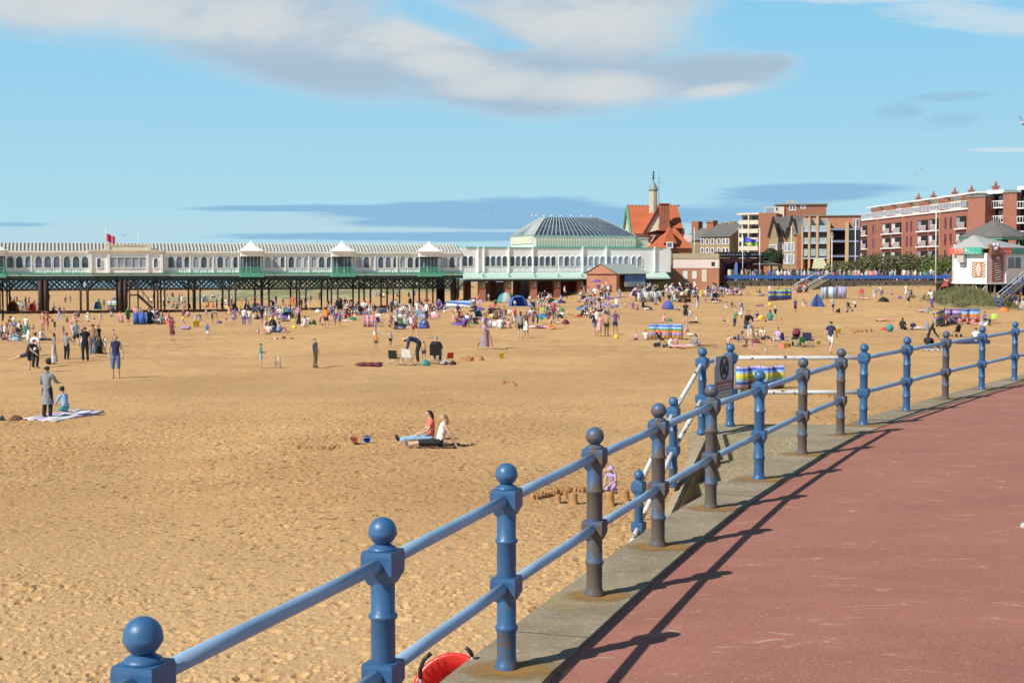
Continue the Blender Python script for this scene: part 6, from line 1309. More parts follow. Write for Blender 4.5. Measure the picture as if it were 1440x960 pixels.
LANDM = [(16, 432, 'the red beach shelter'), (146, 432, 'the striped windbreak beyond the pier'), (197, 448, 'the tall blue windbreak'), (204, 428, 'the pier staircase'), (294, 420, 'the white tents'), (368, 435, 'the navy windbreak'), (403, 446, 'the blue and green tent'), (519, 451, 'the tartan windbreak'),
         (596, 458, 'the purple dome tent'), (564, 512, 'the empty folding chairs'), (614, 500, 'the black camp chair'), (727, 424, 'the big blue tent'), (700, 424, 'the pale green tent'), (850, 395, 'the brick booth'), (839, 396, 'the blue parasol'), (905, 412, 'the white beach windbreak'), (940, 430, 'the violet dome tent'),
         (936, 466, 'the multi-striped windbreak'), (962, 420, 'the brown windbreak'), (930, 478, 'the orange hooded pushchair'), (976, 395, 'the white-panelled wall'), (1096, 415, 'the long striped windbreak'), (1151, 425, 'the big blue pyramid tent'), (1172, 412, 'the pale aqua windbreak'), (1130, 400, 'the sea wall stairs'),
         (1118, 478, 'the maroon pushchair'), (1345, 450, 'the patchwork windbreak'), (1367, 420, 'the grassy mound'), (1420, 415, 'the kiosk stairs'), (1179, 467, 'the yellow bucket'), (1066, 530, 'the near striped windbreak'), (825, 690, 'the sandcastles'), (517, 620, 'the blue bucket'), (60, 430, 'the double pier leg'), (173, 430, 'the second double pier leg'), (90, 585, 'the white and purple blanket'), (391, 510, 'the cricket stumps'),
         (640, 430, 'the last pier legs'), (450, 430, 'the middle pier legs'), (270, 410, 'the pier legs'), (1044, 385, 'the flagpole'), (1240, 380, 'the dark hedge'), (1325, 378, 'the bright green hedge'), (555, 440, 'the green folding chair'), (795, 452, 'the dark beach bag'), (1242, 420, 'the dark cloth heap'), (1207, 466, 'the sandcastle ridge'), (880, 470, 'the yellow ball'), (264, 442, 'the pink ball'), (507, 437, 'the black pushchair'), (1170, 385, 'the street lamp'), (1010, 390, 'the cafe entrance')]
PEOPLE = []; EXTRA = [False]
def person(x, y, h, pose='S', top='white', bot='denim', hair='brown', skin='light', f=None, tk='tee', bk=None, hk='hair', shoes=None, label=None, Y=None, z=None, hat=None, real=None):
    """x, y: pixel of the feet/seat; h: pixel height; f: facing in degrees (0 = camera, 90 = right, 180 = away)"""
    g0 = ground(x, y) if Y is None else at(x, y, Y)
    if z is not None: g0.z = z
    if pose not in TPL: TPL[pose] = grow(pose)
    T = TPL[pose]; H = T['H'] if pose != 'L' else 1.7
    sc = (h * g0.y / 2000) / H if pose != 'L' else (h * g0.y / 2000) / .45
    if pose == 'L': sc = real or 1.0
    adult = sc > .80
    bk = bk or rnd.choice(('shorts', 'long_legs', 'shorts'))
    f = rnd.choice((0, 40, -40, 90, -90, 150, 180, -140)) if f is None else f
    def mk(kind, m, name, par=None):
        o = bpy.data.objects.new(name, tmesh(pose, kind)); COL.objects.link(o); o.material_slots[0].link = 'OBJECT'; o.material_slots[0].material = m
        if par is not None: o.parent = par
        return o
    b = mk('body', sm(skin), 'person'); b.location = g0; b.rotation_euler = (0, 0, R(f)); wd = rnd.uniform(.95, 1.12) if adult else 1.05
    b.scale = (sc * wd, sc * wd, sc)
    if pose == 'L': b.scale = (sc, sc, sc)
    if top: mk(tk, cm(top), PN[tk], b)
    if bot: mk(bk, cm(bot), PN[bk], b)
    if hat: mk(hk if hk in ('hat', 'cap') else 'hat', cm(hat), 'hat', b)
    mk('hair' if hk in ('hat', 'cap') else hk, hm(hair), 'hair', b)
    if shoes: mk('shoes', cm(shoes), 'shoes', b)
    b['category'] = 'person'; b['group'] = 'people out on the beach and promenade'
    (CROWD if EXTRA[0] else PEOPLE).append((b, x, y, h, pose, top, tk, bot, bk, hair, hat, adult, label)); return b
CROWD = []
def merge_crowd(lst):
    '''everyone past the 300 that show largest becomes one object'''
    V_, Fs, Fl, MI, mats = [], [], [], [], []; nv = 0
    for rec in lst:
        b = rec[0]; sub_ = [b] + list(b.children)
        for o in sub_:
            M = np.array(b.matrix_basis); me = o.data; n = len(me.vertices); c = np.empty(n * 3); me.vertices.foreach_get('co', c); c = c.reshape(-1, 3) @ M[:3, :3].T + M[:3, 3]
            li = np.empty(len(me.loops), int); me.loops.foreach_get('vertex_index', li); lt = np.empty(len(me.polygons), int); me.polygons.foreach_get('loop_total', lt)
            m = o.material_slots[0].material
            if m not in mats: mats.append(m)
            V_.append(c); Fs.append(li + nv); Fl.append(lt); MI.append(np.full(len(lt), mats.index(m))); nv += n
        for o in sub_[::-1]: bpy.data.objects.remove(o)
    V_, Fs, Fl, MI = map(np.concatenate, (V_, Fs, Fl, MI)); me = bpy.data.meshes.new('distant_crowd'); me.vertices.add(len(V_)); me.vertices.foreach_set('co', V_.ravel()); me.loops.add(len(Fs)); me.loops.foreach_set('vertex_index', Fs)
    me.polygons.add(len(Fl)); me.polygons.foreach_set('loop_start', np.concatenate([[0], np.cumsum(Fl)[:-1]])); me.polygons.foreach_set('loop_total', Fl)
    for m in mats: me.materials.append(m)
    me.polygons.foreach_set('material_index', MI); me.polygons.foreach_set('use_smooth', np.ones(len(Fl), bool)); me.update(calc_edges=True); o = bpy.data.objects.new('distant_crowd', me); COL.objects.link(o); tag(o, 'rest of the distant crowd of small seated and standing people', 'crowd', None, 'stuff')
def label_people():
    base = {}
    for rec in PEOPLE:
        (b, x, y, h, pose, top, tk, bot, bk, hair, hat, adult, label) = rec
        if label: b['label'] = label; continue
        who = 'person' if adult else 'child'
        cl = ('in ' + top + ' ' + PT[tk]) if top else 'bare-chested'; bt = ((' and ' if top else ' in ') + bot + ' ' + bk.replace('long_legs', 'trousers').replace('crop', 'trousers').replace('maxi', 'long skirt')) if bot else ''; po = POSET[pose].split(' with')[0].split(' legs')[0].replace('in a chair', '').strip()
        lm = sorted(LANDM, key=lambda q: (q[0] - x) ** 2 + ((q[1] - (y - h / 2)) * 2.2) ** 2); c = []
        for L in lm[:4]:
            dx = x - L[0]; dyy = y - L[1]; rel = 'left of' if dx < -6 and abs(dx) > abs(dyy) else 'right of' if dx > 6 and abs(dx) > abs(dyy) else 'in front of' if dyy > 4 else 'behind' if dyy < -8 else 'beside'
            c += [f'{(hat + "-hatted ") if hat else ""}{who} {cl}{bt} {po} {rel} {L[2]}', f'{hair}-haired {who} {cl}{bt} {po} {rel} {L[2]}', f'{hair}-haired {who} {cl}{bt} {rel} {L[2]}', f'{who} {cl}{bt} {rel} {L[2]}']
        c = [q for q in c if len(q.split()) + q.count('lightgrey') + q.count('lightblue') <= 16] or [f'{who} {cl} {rel} {lm[0][2]}']
        pick = next((q for q in c if q not in base), c[0]); base.setdefault(pick, []).append((x, b))
    for k, l in base.items():
        l.sort(key=lambda q: q[0]); n = len(l)
        for i, (x, b) in enumerate(l):
            w = '' if n == 1 else ('leftmost ' if i == 0 else 'rightmost ' if i == n - 1 else 'middle ' if n == 3 else ['', 'second ', 'third ', 'fourth ', 'fifth '][min(i, 4)]); lab = (w + k).replace('lightgrey', 'pale grey').replace('lightblue', 'pale blue'); q = lab.split(); b['label'] = ' '.join(q[:16])
# ================================================================ BEACH THINGS
def thing(name, px, py, label, cat, group=None, rz=0):
    g0 = ground(px, py); o = tag(empty(name, g0, rz), label, cat, group); return o, g0, g0.y / 2000
def stripe_mat(name, cols, horiz=True, n=None):
    """woven cloth with bands of colour along generated height or width"""
    g = NG(name, .85); t = g.n('ShaderNodeTexCoord'); sp = g.n('ShaderNodeSeparateXYZ'); g.l(t.outputs['Generated'], sp.inputs[0]); r = g.n('ShaderNodeValToRGB'); r.color_ramp.interpolation = 'CONSTANT'
    g.l(sp.outputs[2] if horiz else sp.outputs[0], r.inputs[0]); e = r.color_ramp.elements; n = len(cols)
    e[0].position = 0; e[0].color = (*CC[cols[0]], 1); e[1].position = 1 / n; e[1].color = (*CC[cols[1]], 1)
    for i in range(2, n): x = e.new(i / n); x.color = (*CC[cols[i]], 1)
    g.col(r.outputs[0]); return g.m
def windbreak(x0, y0, x1, y1, h, m, label, panels=4, folds=.12, pole=True, lean=0):
    a, b = ground(x0, y0), ground(x1, y1); hh = h * a.y / 2000; o = tag(empty('windbreak', (a + b) / 2), label, 'windbreak', 'cloth windbreaks on the sand'); d = (b - a); n = d.cross(Vector((0, 0, 1))).normalized()
    mb = MB(); vs = []; N = panels * 4
    for i in range(N + 1):
        t = i / N; p_ = a.lerp(b, t) + n * (folds * (-1 if (i // 4) % 2 else 1) * (1 if i % 4 else 0) * .5 + .05 * math.sin(i * 2.3)); p_.z = gz(p_.x, p_.y); sag = .05 * hh * math.sin((i % 4) / 4 * math.pi)
        vs += [(p_.x, p_.y, p_.z + .02), (p_.x, p_.y, p_.z + hh - sag)]
    mb.add(vs, [(2 * i, 2 * i + 2, 2 * i + 3, 2 * i + 1) for i in range(N)], 0, True); c = mb.build('cloth', m, o); md = c.modifiers.new('t', 'SOLIDIFY'); md.thickness = .015
    if pole:
        for i in range(panels + 1): p_ = a.lerp(b, i / panels); z_ = gz(p_.x, p_.y); mb = MB(); mb.tube([(p_.x, p_.y - .02, z_ - .1), (p_.x, p_.y - .02, z_ + hh * 1.06)], .018, 6); mb.build('pole', LEG, o)
    return o
def dome(x, y, w, h, ms, label, name='beach_tent', cat='tent', open_=True, pyr=False, logo=None):
    o, g0, s = thing(name, x, y - 1, label, cat, 'pop-up tents on the beach'); r = w * s / 2; H = h * s; mb = MB(); K, n = 8, 16; vs = []
    for i in range(K + 1):
        q = i / K; rr = math.cos(q * math.pi / 2) if not pyr else (1 - q) ** .85 * (1 + .25 * q); z = math.sin(q * math.pi / 2) if not pyr else q
        for k in range(n): a = 2 * math.pi * k / n; vs.append((g0.x + r * max(rr, .02) * math.cos(a), g0.y + r * .8 + r * .8 * max(rr, .02) * math.sin(a), g0.z + H * z))
    fs = []; mi = []
    for i in range(K):
        for k in range(n):
            a = (k + .5) / n
            if open_ and .63 < a < .87 and i < 5: continue
            fs.append((i * n + k, i * n + (k + 1) % n, (i + 1) * n + (k + 1) % n, (i + 1) * n + k)); mi.append(int(k / n * len(ms) * 2) % len(ms))
    o_ = len(mb.v); mb.add(vs, fs, 0, not pyr); mb.mi = mi; c = mb.build('canopy', ms, o); md = c.modifiers.new('t', 'SOLIDIFY'); md.thickness = .02
    if open_: part('groundsheet', ms[-1], o, lambda mb: mb.prism([(g0.x + r * .95 * math.cos(2 * math.pi * k / 12), g0.y + r * .8 + r * .9 * math.sin(2 * math.pi * k / 12)) for k in range(12)], g0.z - .05, g0.z + .05))
    for k in (1, 3, 5, 7): a = 2 * math.pi * k / 8; part('pole', BLK, o, lambda mb: mb.tube([(g0.x + r * max(math.cos(q) if not pyr else (1 - q / 1.571) ** .85 * (1 + .16 * q), .02) * math.cos(a), g0.y + r * .8 + r * .8 * max(math.cos(q) if not pyr else (1 - q / 1.571) ** .85 * (1 + .16 * q), .02) * math.sin(a), g0.z + H * (math.sin(q) if not pyr else q / 1.571)) for q in (0, .4, .8, 1.2, 1.571)], .02, 5))
    if logo: part('emblem', cm(logo), o, lambda mb: mb.sphere((g0.x, g0.y + .05 * r, g0.z + H * .62), r * .22, 8, 6))
    return o
def camp_chair(x, y, h, m, label, f=0, sc=1):
    o, g0, s = thing('folding_chair', x, y, label, 'chair', 'folding chairs on the sand'); H = h * s; k = H / .88; M = RZ(R(f), g0) @ Matrix.Scale(k, 4)
    o.rotation_euler = (0, 0, 0)
    V_ = lambda x, y, z: M @ Vector((x, y, z))
    part('seat', m, o, lambda mb: mb.add([V_(-.25, -.22, .42), V_(.25, -.22, .42), V_(.25, .2, .38), V_(-.25, .2, .38), V_(-.25, -.22, .45), V_(.25, -.22, .45), V_(.25, .2, .41), V_(-.25, .2, .41)], [(0, 3, 2, 1), (4, 5, 6, 7), (0, 1, 5, 4), (1, 2, 6, 5), (2, 3, 7, 6), (3, 0, 4, 7)]))
    part('backrest', m, o, lambda mb: mb.add([V_(-.27, .2, .40), V_(.27, .2, .40), V_(.27, .34, .88), V_(-.27, .34, .88), V_(-.27, .235, .40), V_(.27, .235, .40), V_(.27, .375, .88), V_(-.27, .375, .88)], [(0, 3, 2, 1), (4, 5, 6, 7), (0, 1, 5, 4), (1, 2, 6, 5), (2, 3, 7, 6), (3, 0, 4, 7)]))
    for sx in (-1, 1):
        part('armrest', m, o, lambda mb: mb.bar(V_(.29 * sx, -.22, .60), V_(.29 * sx, .26, .62), .05 * k, .02 * k))
        for a, b in (((.27 * sx, -.25, 0), (.27 * sx, .22, .44)), ((.27 * sx, .25, 0), (.27 * sx, -.22, .60)), ((.27 * sx, -.25, 0), (-.27 * sx, -.25, .42)), ((.27 * sx, .25, 0), (-.27 * sx, .22, .42))): part('leg', STEEL, o, lambda mb: mb.tube([V_(*a), V_(*b)], .011 * k, 6))
    return o
def pushchair(x, y, h, hood, label, f=0, seat=None):
    o, g0, s = thing('pushchair', x, y, label, 'pushchair', 'pushchairs on the sand'); k = h * s / 1.05; M = RZ(R(f), g0) @ Matrix.Scale(k, 4); V_ = lambda x, y, z: M @ Vector((x, y, z)); o.rotation_euler = (0, 0, 0); seat = seat or cm('black')
    part('seat', seat, o, lambda mb: (mb.bar(V_(0, -.1, .45), V_(0, .15, .48), .36 * k, .1 * k), mb.bar(V_(0, .15, .45), V_(0, .28, .85), .36 * k, .1 * k)))
    mb = MB(); vs = []
    for i in range(6):
        a = i / 5 * 1.75
        for sx in (-.2, -.17, -.1, 0, .1, .17, .2): rr = .28 * (1 - (abs(sx) / .2) ** 3 * .35); vs.append(V_(sx, .16 + rr * -math.sin(a) + .12, .72 + rr * math.cos(a)))
    mb.add(vs, [(i * 7 + j, i * 7 + j + 1, i * 7 + j + 8, i * 7 + j + 7) for i in range(5) for j in range(6)], 0, True); c = mb.build('hood', hood, o); md = c.modifiers.new('t', 'SOLIDIFY'); md.thickness = .02
    for sx in (-.22, .22):
        part('frame', STEEL, o, lambda mb: (mb.tube([V_(sx, -.35, .1), V_(sx, .1, .5), V_(sx, .35, .95), V_(sx, .5, 1.0)], .022 * k, 6), mb.tube([V_(sx, .3, .1), V_(sx, .05, .5)], .022 * k, 6)))
        for yy, rr in ((-.26, .09), (.26, .13)): part('wheel', BLK, o, lambda mb: mb.tube([V_(sx - .025, yy, rr), V_(sx + .025, yy, rr)], rr * k, 12))
    part('handle', BLK, o, lambda mb: mb.tube([V_(-.22, .5, 1.0), V_(.22, .5, 1.0)], .016 * k, 6)); return o
def bucket(x, y, r, m, label, tilt=0):
    o, g0, s = thing('bucket', x, y, label, 'bucket', 'toy buckets left on the sand'); M = Matrix.Translation(g0 + Vector((0, 0, r if tilt else 0))) @ Matrix.Rotation(R(tilt), 4, 'X'); 
    mb = MB(); mb.lathe([(r * .7, 0), (r, r * 1.9), (r * 1.08, r * 1.92), (r * 1.08, r * 2.02), (r * .93, r * 2), (r * .62, r * .12)], n=18); mb.v = [tuple(M @ Vector(v)) for v in mb.v]; mb.build('pail', m, o)
    part('handle', BLW, o, lambda mb: mb.tube([M @ Vector((r * math.cos(a), r * .2, r * 2 + r * .9 * math.sin(a))) for a in np.linspace(0, math.pi, 8)], r * .06, 5)); return o
def ball(x, y, r, m, label): 
    g0 = ground(x, y); mb = MB(); mb.sphere((0, 0, 0), r, 18, 12); o = mb.build('beach_ball', m); o.location = g0 + Vector((0, 0, r * .9)); return tag(o, label, 'ball')
def heap(name, x, y, w, h, m, label, cat, seed=0, group=None):
    """soft crumpled bag, towel or cloth pile"""
    o_, s = ground(x, y), 0; s = o_.y / 2000; r = random.Random(seed); mb = MB(); n = 16; K = 6; vs = []; W = w * s / 2; H = h * s; ph = [r.uniform(0, 6) for _ in range(4)]
    for i in range(K + 1):
        q = i / K; rr = math.cos(q * math.pi / 2) ** .6
        for k in range(n): a = 2 * math.pi * k / n; w_ = 1 + .14 * math.sin(3 * a + ph[0]) + .08 * math.sin(7 * a + ph[1]); vs.append((W * max(rr, .03) * w_ * math.cos(a), min(W, .6) * max(rr, .03) * w_ * math.sin(a), H * q * (1 + .12 * math.sin(2 * a + ph[2]) * (1 - q)) - .02))
    mb.add(vs, [(i * n + k, i * n + (k + 1) % n, (i + 1) * n + (k + 1) % n, (i + 1) * n + k) for i in range(K) for k in range(n)] + [tuple(range(n))[::-1]], 0, True); o = mb.build(name, m); o.location = o_; o.rotation_euler = (0, 0, 0); return tag(o, label, cat, group)
def cloth(name, pts, m, label, cat='blanket', t=.03):
    P_ = [ground(*p) for p in pts]; c = sum(P_, Vector()) / len(P_); n = 10; mb = MB(); vs = []; a, b, c_, d = P_
    for i in range(n + 1):
        for j in range(n + 1): q = a.lerp(b, i / n).lerp(d.lerp(c_, i / n), j / n); vs.append((q.x + .03 * math.sin(j * 1.7), q.y + .05 * math.sin(i * 2.1), gz(q.x, q.y) + .06 + .035 * math.sin(i * 1.9 + j) * math.cos(j * 1.3)))
    mb.add(vs, [(i * (n + 1) + j, (i + 1) * (n + 1) + j, (i + 1) * (n + 1) + j + 1, i * (n + 1) + j + 1) for i in range(n) for j in range(n)], 0, True); o = mb.build(name, m); md = o.modifiers.new('t', 'SOLIDIFY'); md.thickness = t; return tag(o, label, cat)
def parasol(x, ytip, ybase, w, m, label):
    o, g0, s = thing('parasol', x, ybase, label, 'parasol'); H = (ybase - ytip) * s; r = w * s / 2; part('pole', WMET, o, lambda mb: mb.tube([g0, g0 + Vector((0, 0, H * .98))], .03, 6))
    c = part('canopy', m, o, lambda mb: mb.lathe([(r, H * .80), (r * .97, H * .79), (r * .5, H * .93), (.03, H)], g0, 10, smooth=False)); return o
WB1 = stripe_mat('blue_lime_stripes', ['khaki', 'purple', 'blue', 'blue', 'lime', 'purple', 'blue', 'lime', 'blue']); WB2 = stripe_mat('rainbow_stripes', ['pink', 'yellow', 'lilac', 'lilac', 'orange', 'green', 'lightblue', 'blue', 'lightblue'])
WB3 = stripe_mat('near_windbreak_stripes', ['khaki', 'lilac', 'blue', 'lightblue', 'lime', 'yellow', 'lightblue', 'blue', 'lilac']); AQ = stripe_mat('aqua_lilac_panels', ['lightblue', 'white', 'lightblue', 'white', 'lightblue', 'lilac', 'lilac', 'lightblue', 'lilac'], False)
PL = NG('tartan_cloth', .9); w1 = PL.n('ShaderNodeTexWave', wave_type='BANDS', bands_direction='X'); w2 = PL.n('ShaderNodeTexWave', wave_type='BANDS', bands_direction='Z'); w1.inputs['Scale'].default_value = .9; w2.inputs['Scale'].default_value = 1.1; PL.l(PL.c, w1.inputs[0]); PL.l(PL.c, w2.inputs[0])
PL.col(PL.mix(PL.rng(w1.outputs['Fac'], .4, .6), PL.mix(PL.rng(w2.outputs['Fac'], .45, .6), (.42, .14, .16), (.20, .10, .28)), PL.mix(PL.rng(w2.outputs['Fac'], .45, .6), (.60, .32, .18), (.48, .30, .42)))); PL = PL.m
PATCH = stripe_mat('patchwork_purple', ['tan', 'purple', 'khaki', 'purple', 'lilac', 'purple'])
windbreak(151, 436, 166, 436, 13, stripe_mat('pale_blue_stripes', ['lilac', 'white', 'blue', 'lime', 'lightblue', 'white']), 'pale blue striped windbreak seen under the pier at the left', 3)
windbreak(188, 456.5, 206.5, 456.5, 17, cm('blue'), 'tall crumpled bright blue windbreak in front of the pier legs', 4, .3)
windbreak(355, 440, 381, 440, 10, cm('navy'), 'low navy blue windbreak under the middle of the pier', 4)
windbreak(511, 460, 527.5, 460, 18, PL, 'tartan red and purple blanket windbreak standing alone', 2, .1)
windbreak(531, 441, 544, 439, 7, cm('lightblue'), 'small pale blue windbreak right of the black pushchair', 2)
windbreak(628, 433, 662, 433, 10, stripe_mat('pale_denim_band', ['lightblue', 'white', 'blue', 'lightblue']), 'long pale blue windbreak by the last pier legs', 5, .3)
windbreak(896, 424.5, 924, 424.5, 13, stripe_mat('white_panels', ['white', 'lightgrey', 'white', 'white', 'lightgrey', 'white'], False), 'white panelled windbreak full of people left of the violet tent', 5, .3)
windbreak(953.5, 425, 971.5, 425, 10.5, stripe_mat('brown_bands', ['brown', 'maroon', 'tan', 'brown', 'maroon']), 'brown windbreak below the slanting striped poles', 2)
windbreak(912, 477, 960, 477, 22, WB2, 'rainbow striped windbreak in front of the reclining woman', 5, .25)
windbreak(1080, 424, 1113, 421, 16, WB1, 'blue and lime striped windbreak below the seafront blue rail', 4, .2)
windbreak(1154, 421, 1190, 420, 17.5, AQ, 'pale aqua and lilac panelled windbreak behind the big blue tent', 5, .2)
windbreak(1316, 460, 1328, 453, 22, stripe_mat('lime_purple_bands', ['lilac', 'lime', 'blue', 'lilac', 'yellow', 'purple', 'lime']), 'yellow and violet banded end panel of the patchwork windbreak', 1, .1)
windbreak(1328, 452, 1352, 452, 18, PATCH, 'purple and tan banded middle panel of the patchwork windbreak', 3, .2)
windbreak(1352, 453, 1377, 453, 19, stripe_mat('blue_over_red', ['red', 'pink', 'orange', 'lightblue', 'blue']), 'blue over red right panel of the patchwork windbreak', 3, .2)
windbreak(1034, 549, 1103, 547, 35, WB3, 'near blue and lime striped windbreak beyond the white landing rails', 4, .35)
windbreak(1120, 412, 1130, 410, 9, cm('tan'), 'small tan windbreak at the foot of the sea wall stairs', 1)
dome(16, 439, 17, 15, [cm('red'), cm('orange')], 'red and orange pop-up shelter seen under the left of the pier')
dome(44, 438, 9, 12, [cm('orange'), cm('red')], 'orange beach tent right of the red shelter under the pier')
dome(136, 436, 12, 13, [cm('lilac'), cm('teal')], 'pale lilac and teal tent left of the striped windbreak under the pier')
dome(287, 426, 9, 10, [cm('white'), cm('lightgrey')], 'left one of the far white tents beyond the pier'); dome(299, 425, 11, 9, [cm('white'), cm('lilac')], 'right one of the far white tents beyond the pier')
dome(383, 441, 13, 10, [cm('lightblue'), cm('blue')], 'pale blue small dome tent beside the navy windbreak')
dome(403, 449, 26, 15, [cm('blue'), cm('green'), cm('blue'), cm('green')], 'blue and green pop-up tent crowded with people in front of the pier', pyr=True)
dome(441, 458, 7, 8, [cm('purple'), cm('lime')], 'tiny purple and lime tent beside the sitting white-topped person')
dome(596, 463, 16, 14, [cm('blue'), cm('purple')], 'purple-blue dome tent with pale green emblem', logo='lime', open_=False)
dome(618, 437, 19, 15, [cm('lightblue'), cm('blue')], 'light blue open sun shelter left of the long pale windbreak', pyr=True)
dome(672, 447, 13, 11, [cm('blue'), cm('green')], 'small blue and green shelter in front of the last pier legs')
dome(711, 427, 24, 15, [cm('teal'), cm('lightgrey'), cm('green')], 'pale green and grey rounded tent left of the big blue tent', open_=False); dome(729, 432, 27, 16, [cm('blue'), cm('blue')], 'big royal blue open tent beside the pale green tent')
dome(894, 418, 17, 14, [cm('lilac'), cm('pink')], 'pink and lilac sun shelter in front of the brick booth', pyr=True)
dome(940, 436, 18, 12, [cm('purple'), cm('blue'), cm('lightblue')], 'violet and blue dome tent below the brown windbreak', open_=False)
dome(1151, 432, 22, 18, [cm('blue'), cm('navy'), cm('blue'), cm('lightblue')], 'big blue pyramid tent alone on the sand below the stairs', pyr=True, open_=False)
dome(955, 414, 11, 10, [cm('teal'), cm('blue')], 'small teal and blue tent under the slanting striped poles')
parasol(839, 392.5, 412, 17, cm('purple'), 'violet-blue parasol beside the brick booth'); parasol(938, 388.5, 407, 14, cm('blue'), 'blue parasol in front of the pier end wall'); parasol(600, 419, 440, 10, cm('maroon'), 'maroon parasol above the crowd near the pier legs'); parasol(161, 418, 434, 10, cm('blue'), 'blue parasol beyond the second double pier leg')
for i, (x0, y0, x1, y1) in enumerate(((955, 397, 962, 409), (976, 396, 985, 411))):
    a, b = ground(x1, y1 + 4), None; b = at(x0, y0, a.y); o = tag(empty('striped_pole', a), ('red and white slanting pole left of the pair above the brown windbreak', 'red and white slanting pole right of the pair beside the yellow bag')[i], 'pole')
    part('shaft', stripe_mat('red_white_pole', ['red', 'white', 'red', 'white', 'red', 'white', 'white']), o, lambda mb: mb.tube([a, b], .07, 8))
camp_chair(555, 513, 21, cm('black'), 'black empty folding chair left of the white one', 160); camp_chair(574, 513, 23, cm('white'), 'white cloth folding chair between the black chair and bending woman', 160); camp_chair(613, 511, 27, cm('black'), 'large black camp chair seen from behind with a grey-haired sitter', 180); camp_chair(632, 510, 15, cm('red'), 'small dark red folding chair with a straw hat on it', 200)
camp_chair(535, 459, 13, cm('purple'), 'small empty violet chair right of the tartan windbreak', 60); camp_chair(564, 457, 10, cm('green'), 'green folding chair amid the group left of the purple dome tent', 180); camp_chair(1102, 487, 19, cm('navy'), 'navy chair holding the woman in front of the red bag', 30); camp_chair(1126, 488, 15, cm('green'), 'dark green folding chair beside the maroon pushchair', 200); camp_chair(1137, 488, 21, cm('navy'), 'navy folding chair at the right end of the seated group', 150)
camp_chair(1133, 430, 9, cm('brown'), 'brown chair left of the big blue pyramid tent', 60); camp_chair(1211, 417, 11, cm('coral'), 'coral red chair facing away on the sand below the blue rail', 180); camp_chair(1396, 455, 14, cm('lime'), 'lime green chair at the right end of the patchwork windbreak', -40)
pushchair(930, 488, 26, cm('coral'), 'pushchair with orange-red hood in front of the rainbow windbreak', 60); pushchair(1118, 487, 26, cm('maroon'), 'pushchair with maroon hood right of the red bag', -30); pushchair(507, 444, 15, cm('black'), 'black pushchair left of the tartan windbreak', 30); pushchair(1345, 474, 19, cm('grey'), 'grey pushchair in front of the patchwork windbreak', 200); pushchair(751, 436, 13, cm('black'), 'black pushchair right of the big blue tent', 70)
pushchair(1195, 438, 14, cm('black'), 'black pushchair beside the bending white-shirted child', 60); pushchair(26, 477, 17, cm('black'), 'black folded pushchair beside the white-hatted group at the left', 40, cm('grey')); pushchair(267, 437, 10, cm('black'), 'black pushchair under the pier behind the pink ball', 40); pushchair(70, 452, 15, cm('red'), 'red pushchair beside the bare-chested man near the pier', 100, cm('red'))
bucket(517, 624, .085, cm('blue'), 'blue toy bucket lying near the sandcastle ridge', 70); bucket(499, 626, .10, mat('faded_orange_plastic', (.52, .20, .12), .5), 'orange and pink toy bucket left of the blue bucket', 60); bucket(276, 460, .28, cm('yellow'), 'yellow bucket below the bending grey person'); bucket(1179, 469, .17, cm('yellow'), 'yellow toy bucket right of the man in navy t-shirt'); bucket(705, 503, .12, cm('yellow'), 'lone yellow bucket on the open sand right of the woman in lilac'); bucket(1151, 485, .12, cm('lime'), 'green toy bucket right of the navy folding chair'); bucket(1104, 489, .15, cm('yellow'), 'yellow toy bucket in front of the red bag')
ball(69, 512, .17, cm('black'), 'black ball at the feet of the long-haired woman in grey'); ball(264, 445, .28, cm('pink'), 'pink ball near the pier right of the yellow-shorted boy'); ball(867, 477, .16, cm('yellow'), 'yellow ball near the person with hands on hips'); ball(1083, 431, .22, cm('yellow'), 'yellow ball below the blue and lime windbreak'); ball(1251, 466, .26, cm('teal'), 'turquoise ball beside the seated black-dressed person'); ball(1070, 451, .25, cm('yellow'), 'yellow ball behind the seated purple-topped person')
heap('beach_bag', 795, 455, 11, 7, cm('maroon'), 'dark maroon bag beside the sitting pink person', 'bag', 1); heap('beach_bag', 1100, 489, 12, 7, cm('coral'), 'bright orange-red bag under the navy chair', 'bag', 2); heap('beach_bag', 1047, 487, 9, 3, cm('maroon'), 'flat maroon bag left of the white-topped leaning person', 'bag', 3); heap('beach_bag', 22, 591, 20, 9, cm('brown'), 'brown leather bag on the sand left of the blanket', 'bag', 4); heap('beach_bag', 3, 591, 9, 8, cm('black'), 'black bag at the left edge of the photo', 'bag', 5)
heap('beach_bag', 414, 461, 6, 5, cm('yellow'), 'yellow bag beside the black skirted person', 'bag', 6); heap('beach_bag', 598, 513, 12, 9, cm('teal'), 'turquoise bag between the bending woman and black chair', 'bag', 7); heap('beach_bag', 1242, 424, 15, 7, cm('black'), 'dark cloth heap under the two bending people', 'cloth heap', 8); heap('beach_bag', 1265, 420, 6, 5, cm('purple'), 'purple bag below the dark hedge', 'bag', 9); heap('beach_bag', 1411, 438, 14, 7, cm('orange'), 'orange and cream bundle at the foot of the kiosk stairs', 'bag', 10)
heap('beach_bag', 143, 459, 1, 1, cm('black'), 'tiny dark lump near the striding child in white', 'bag', 11); heap('beach_bag', 941, 452, 9, 5, cm('green'), 'green bag behind the rainbow windbreak', 'bag', 12); heap('beach_bag', 986, 417, 5, 10, cm('yellow'), 'yellow upright bag beside the slanting pole', 'bag', 13); heap('beach_bag', 1304, 440, 9, 8, cm('grey'), 'grey bag beside the crouching person near the grass', 'bag', 14); heap('beach_bag', 388, 477, 6, 4, cm('pink'), 'small pink bundle, middle of the row of belongings', 'bag', 15)
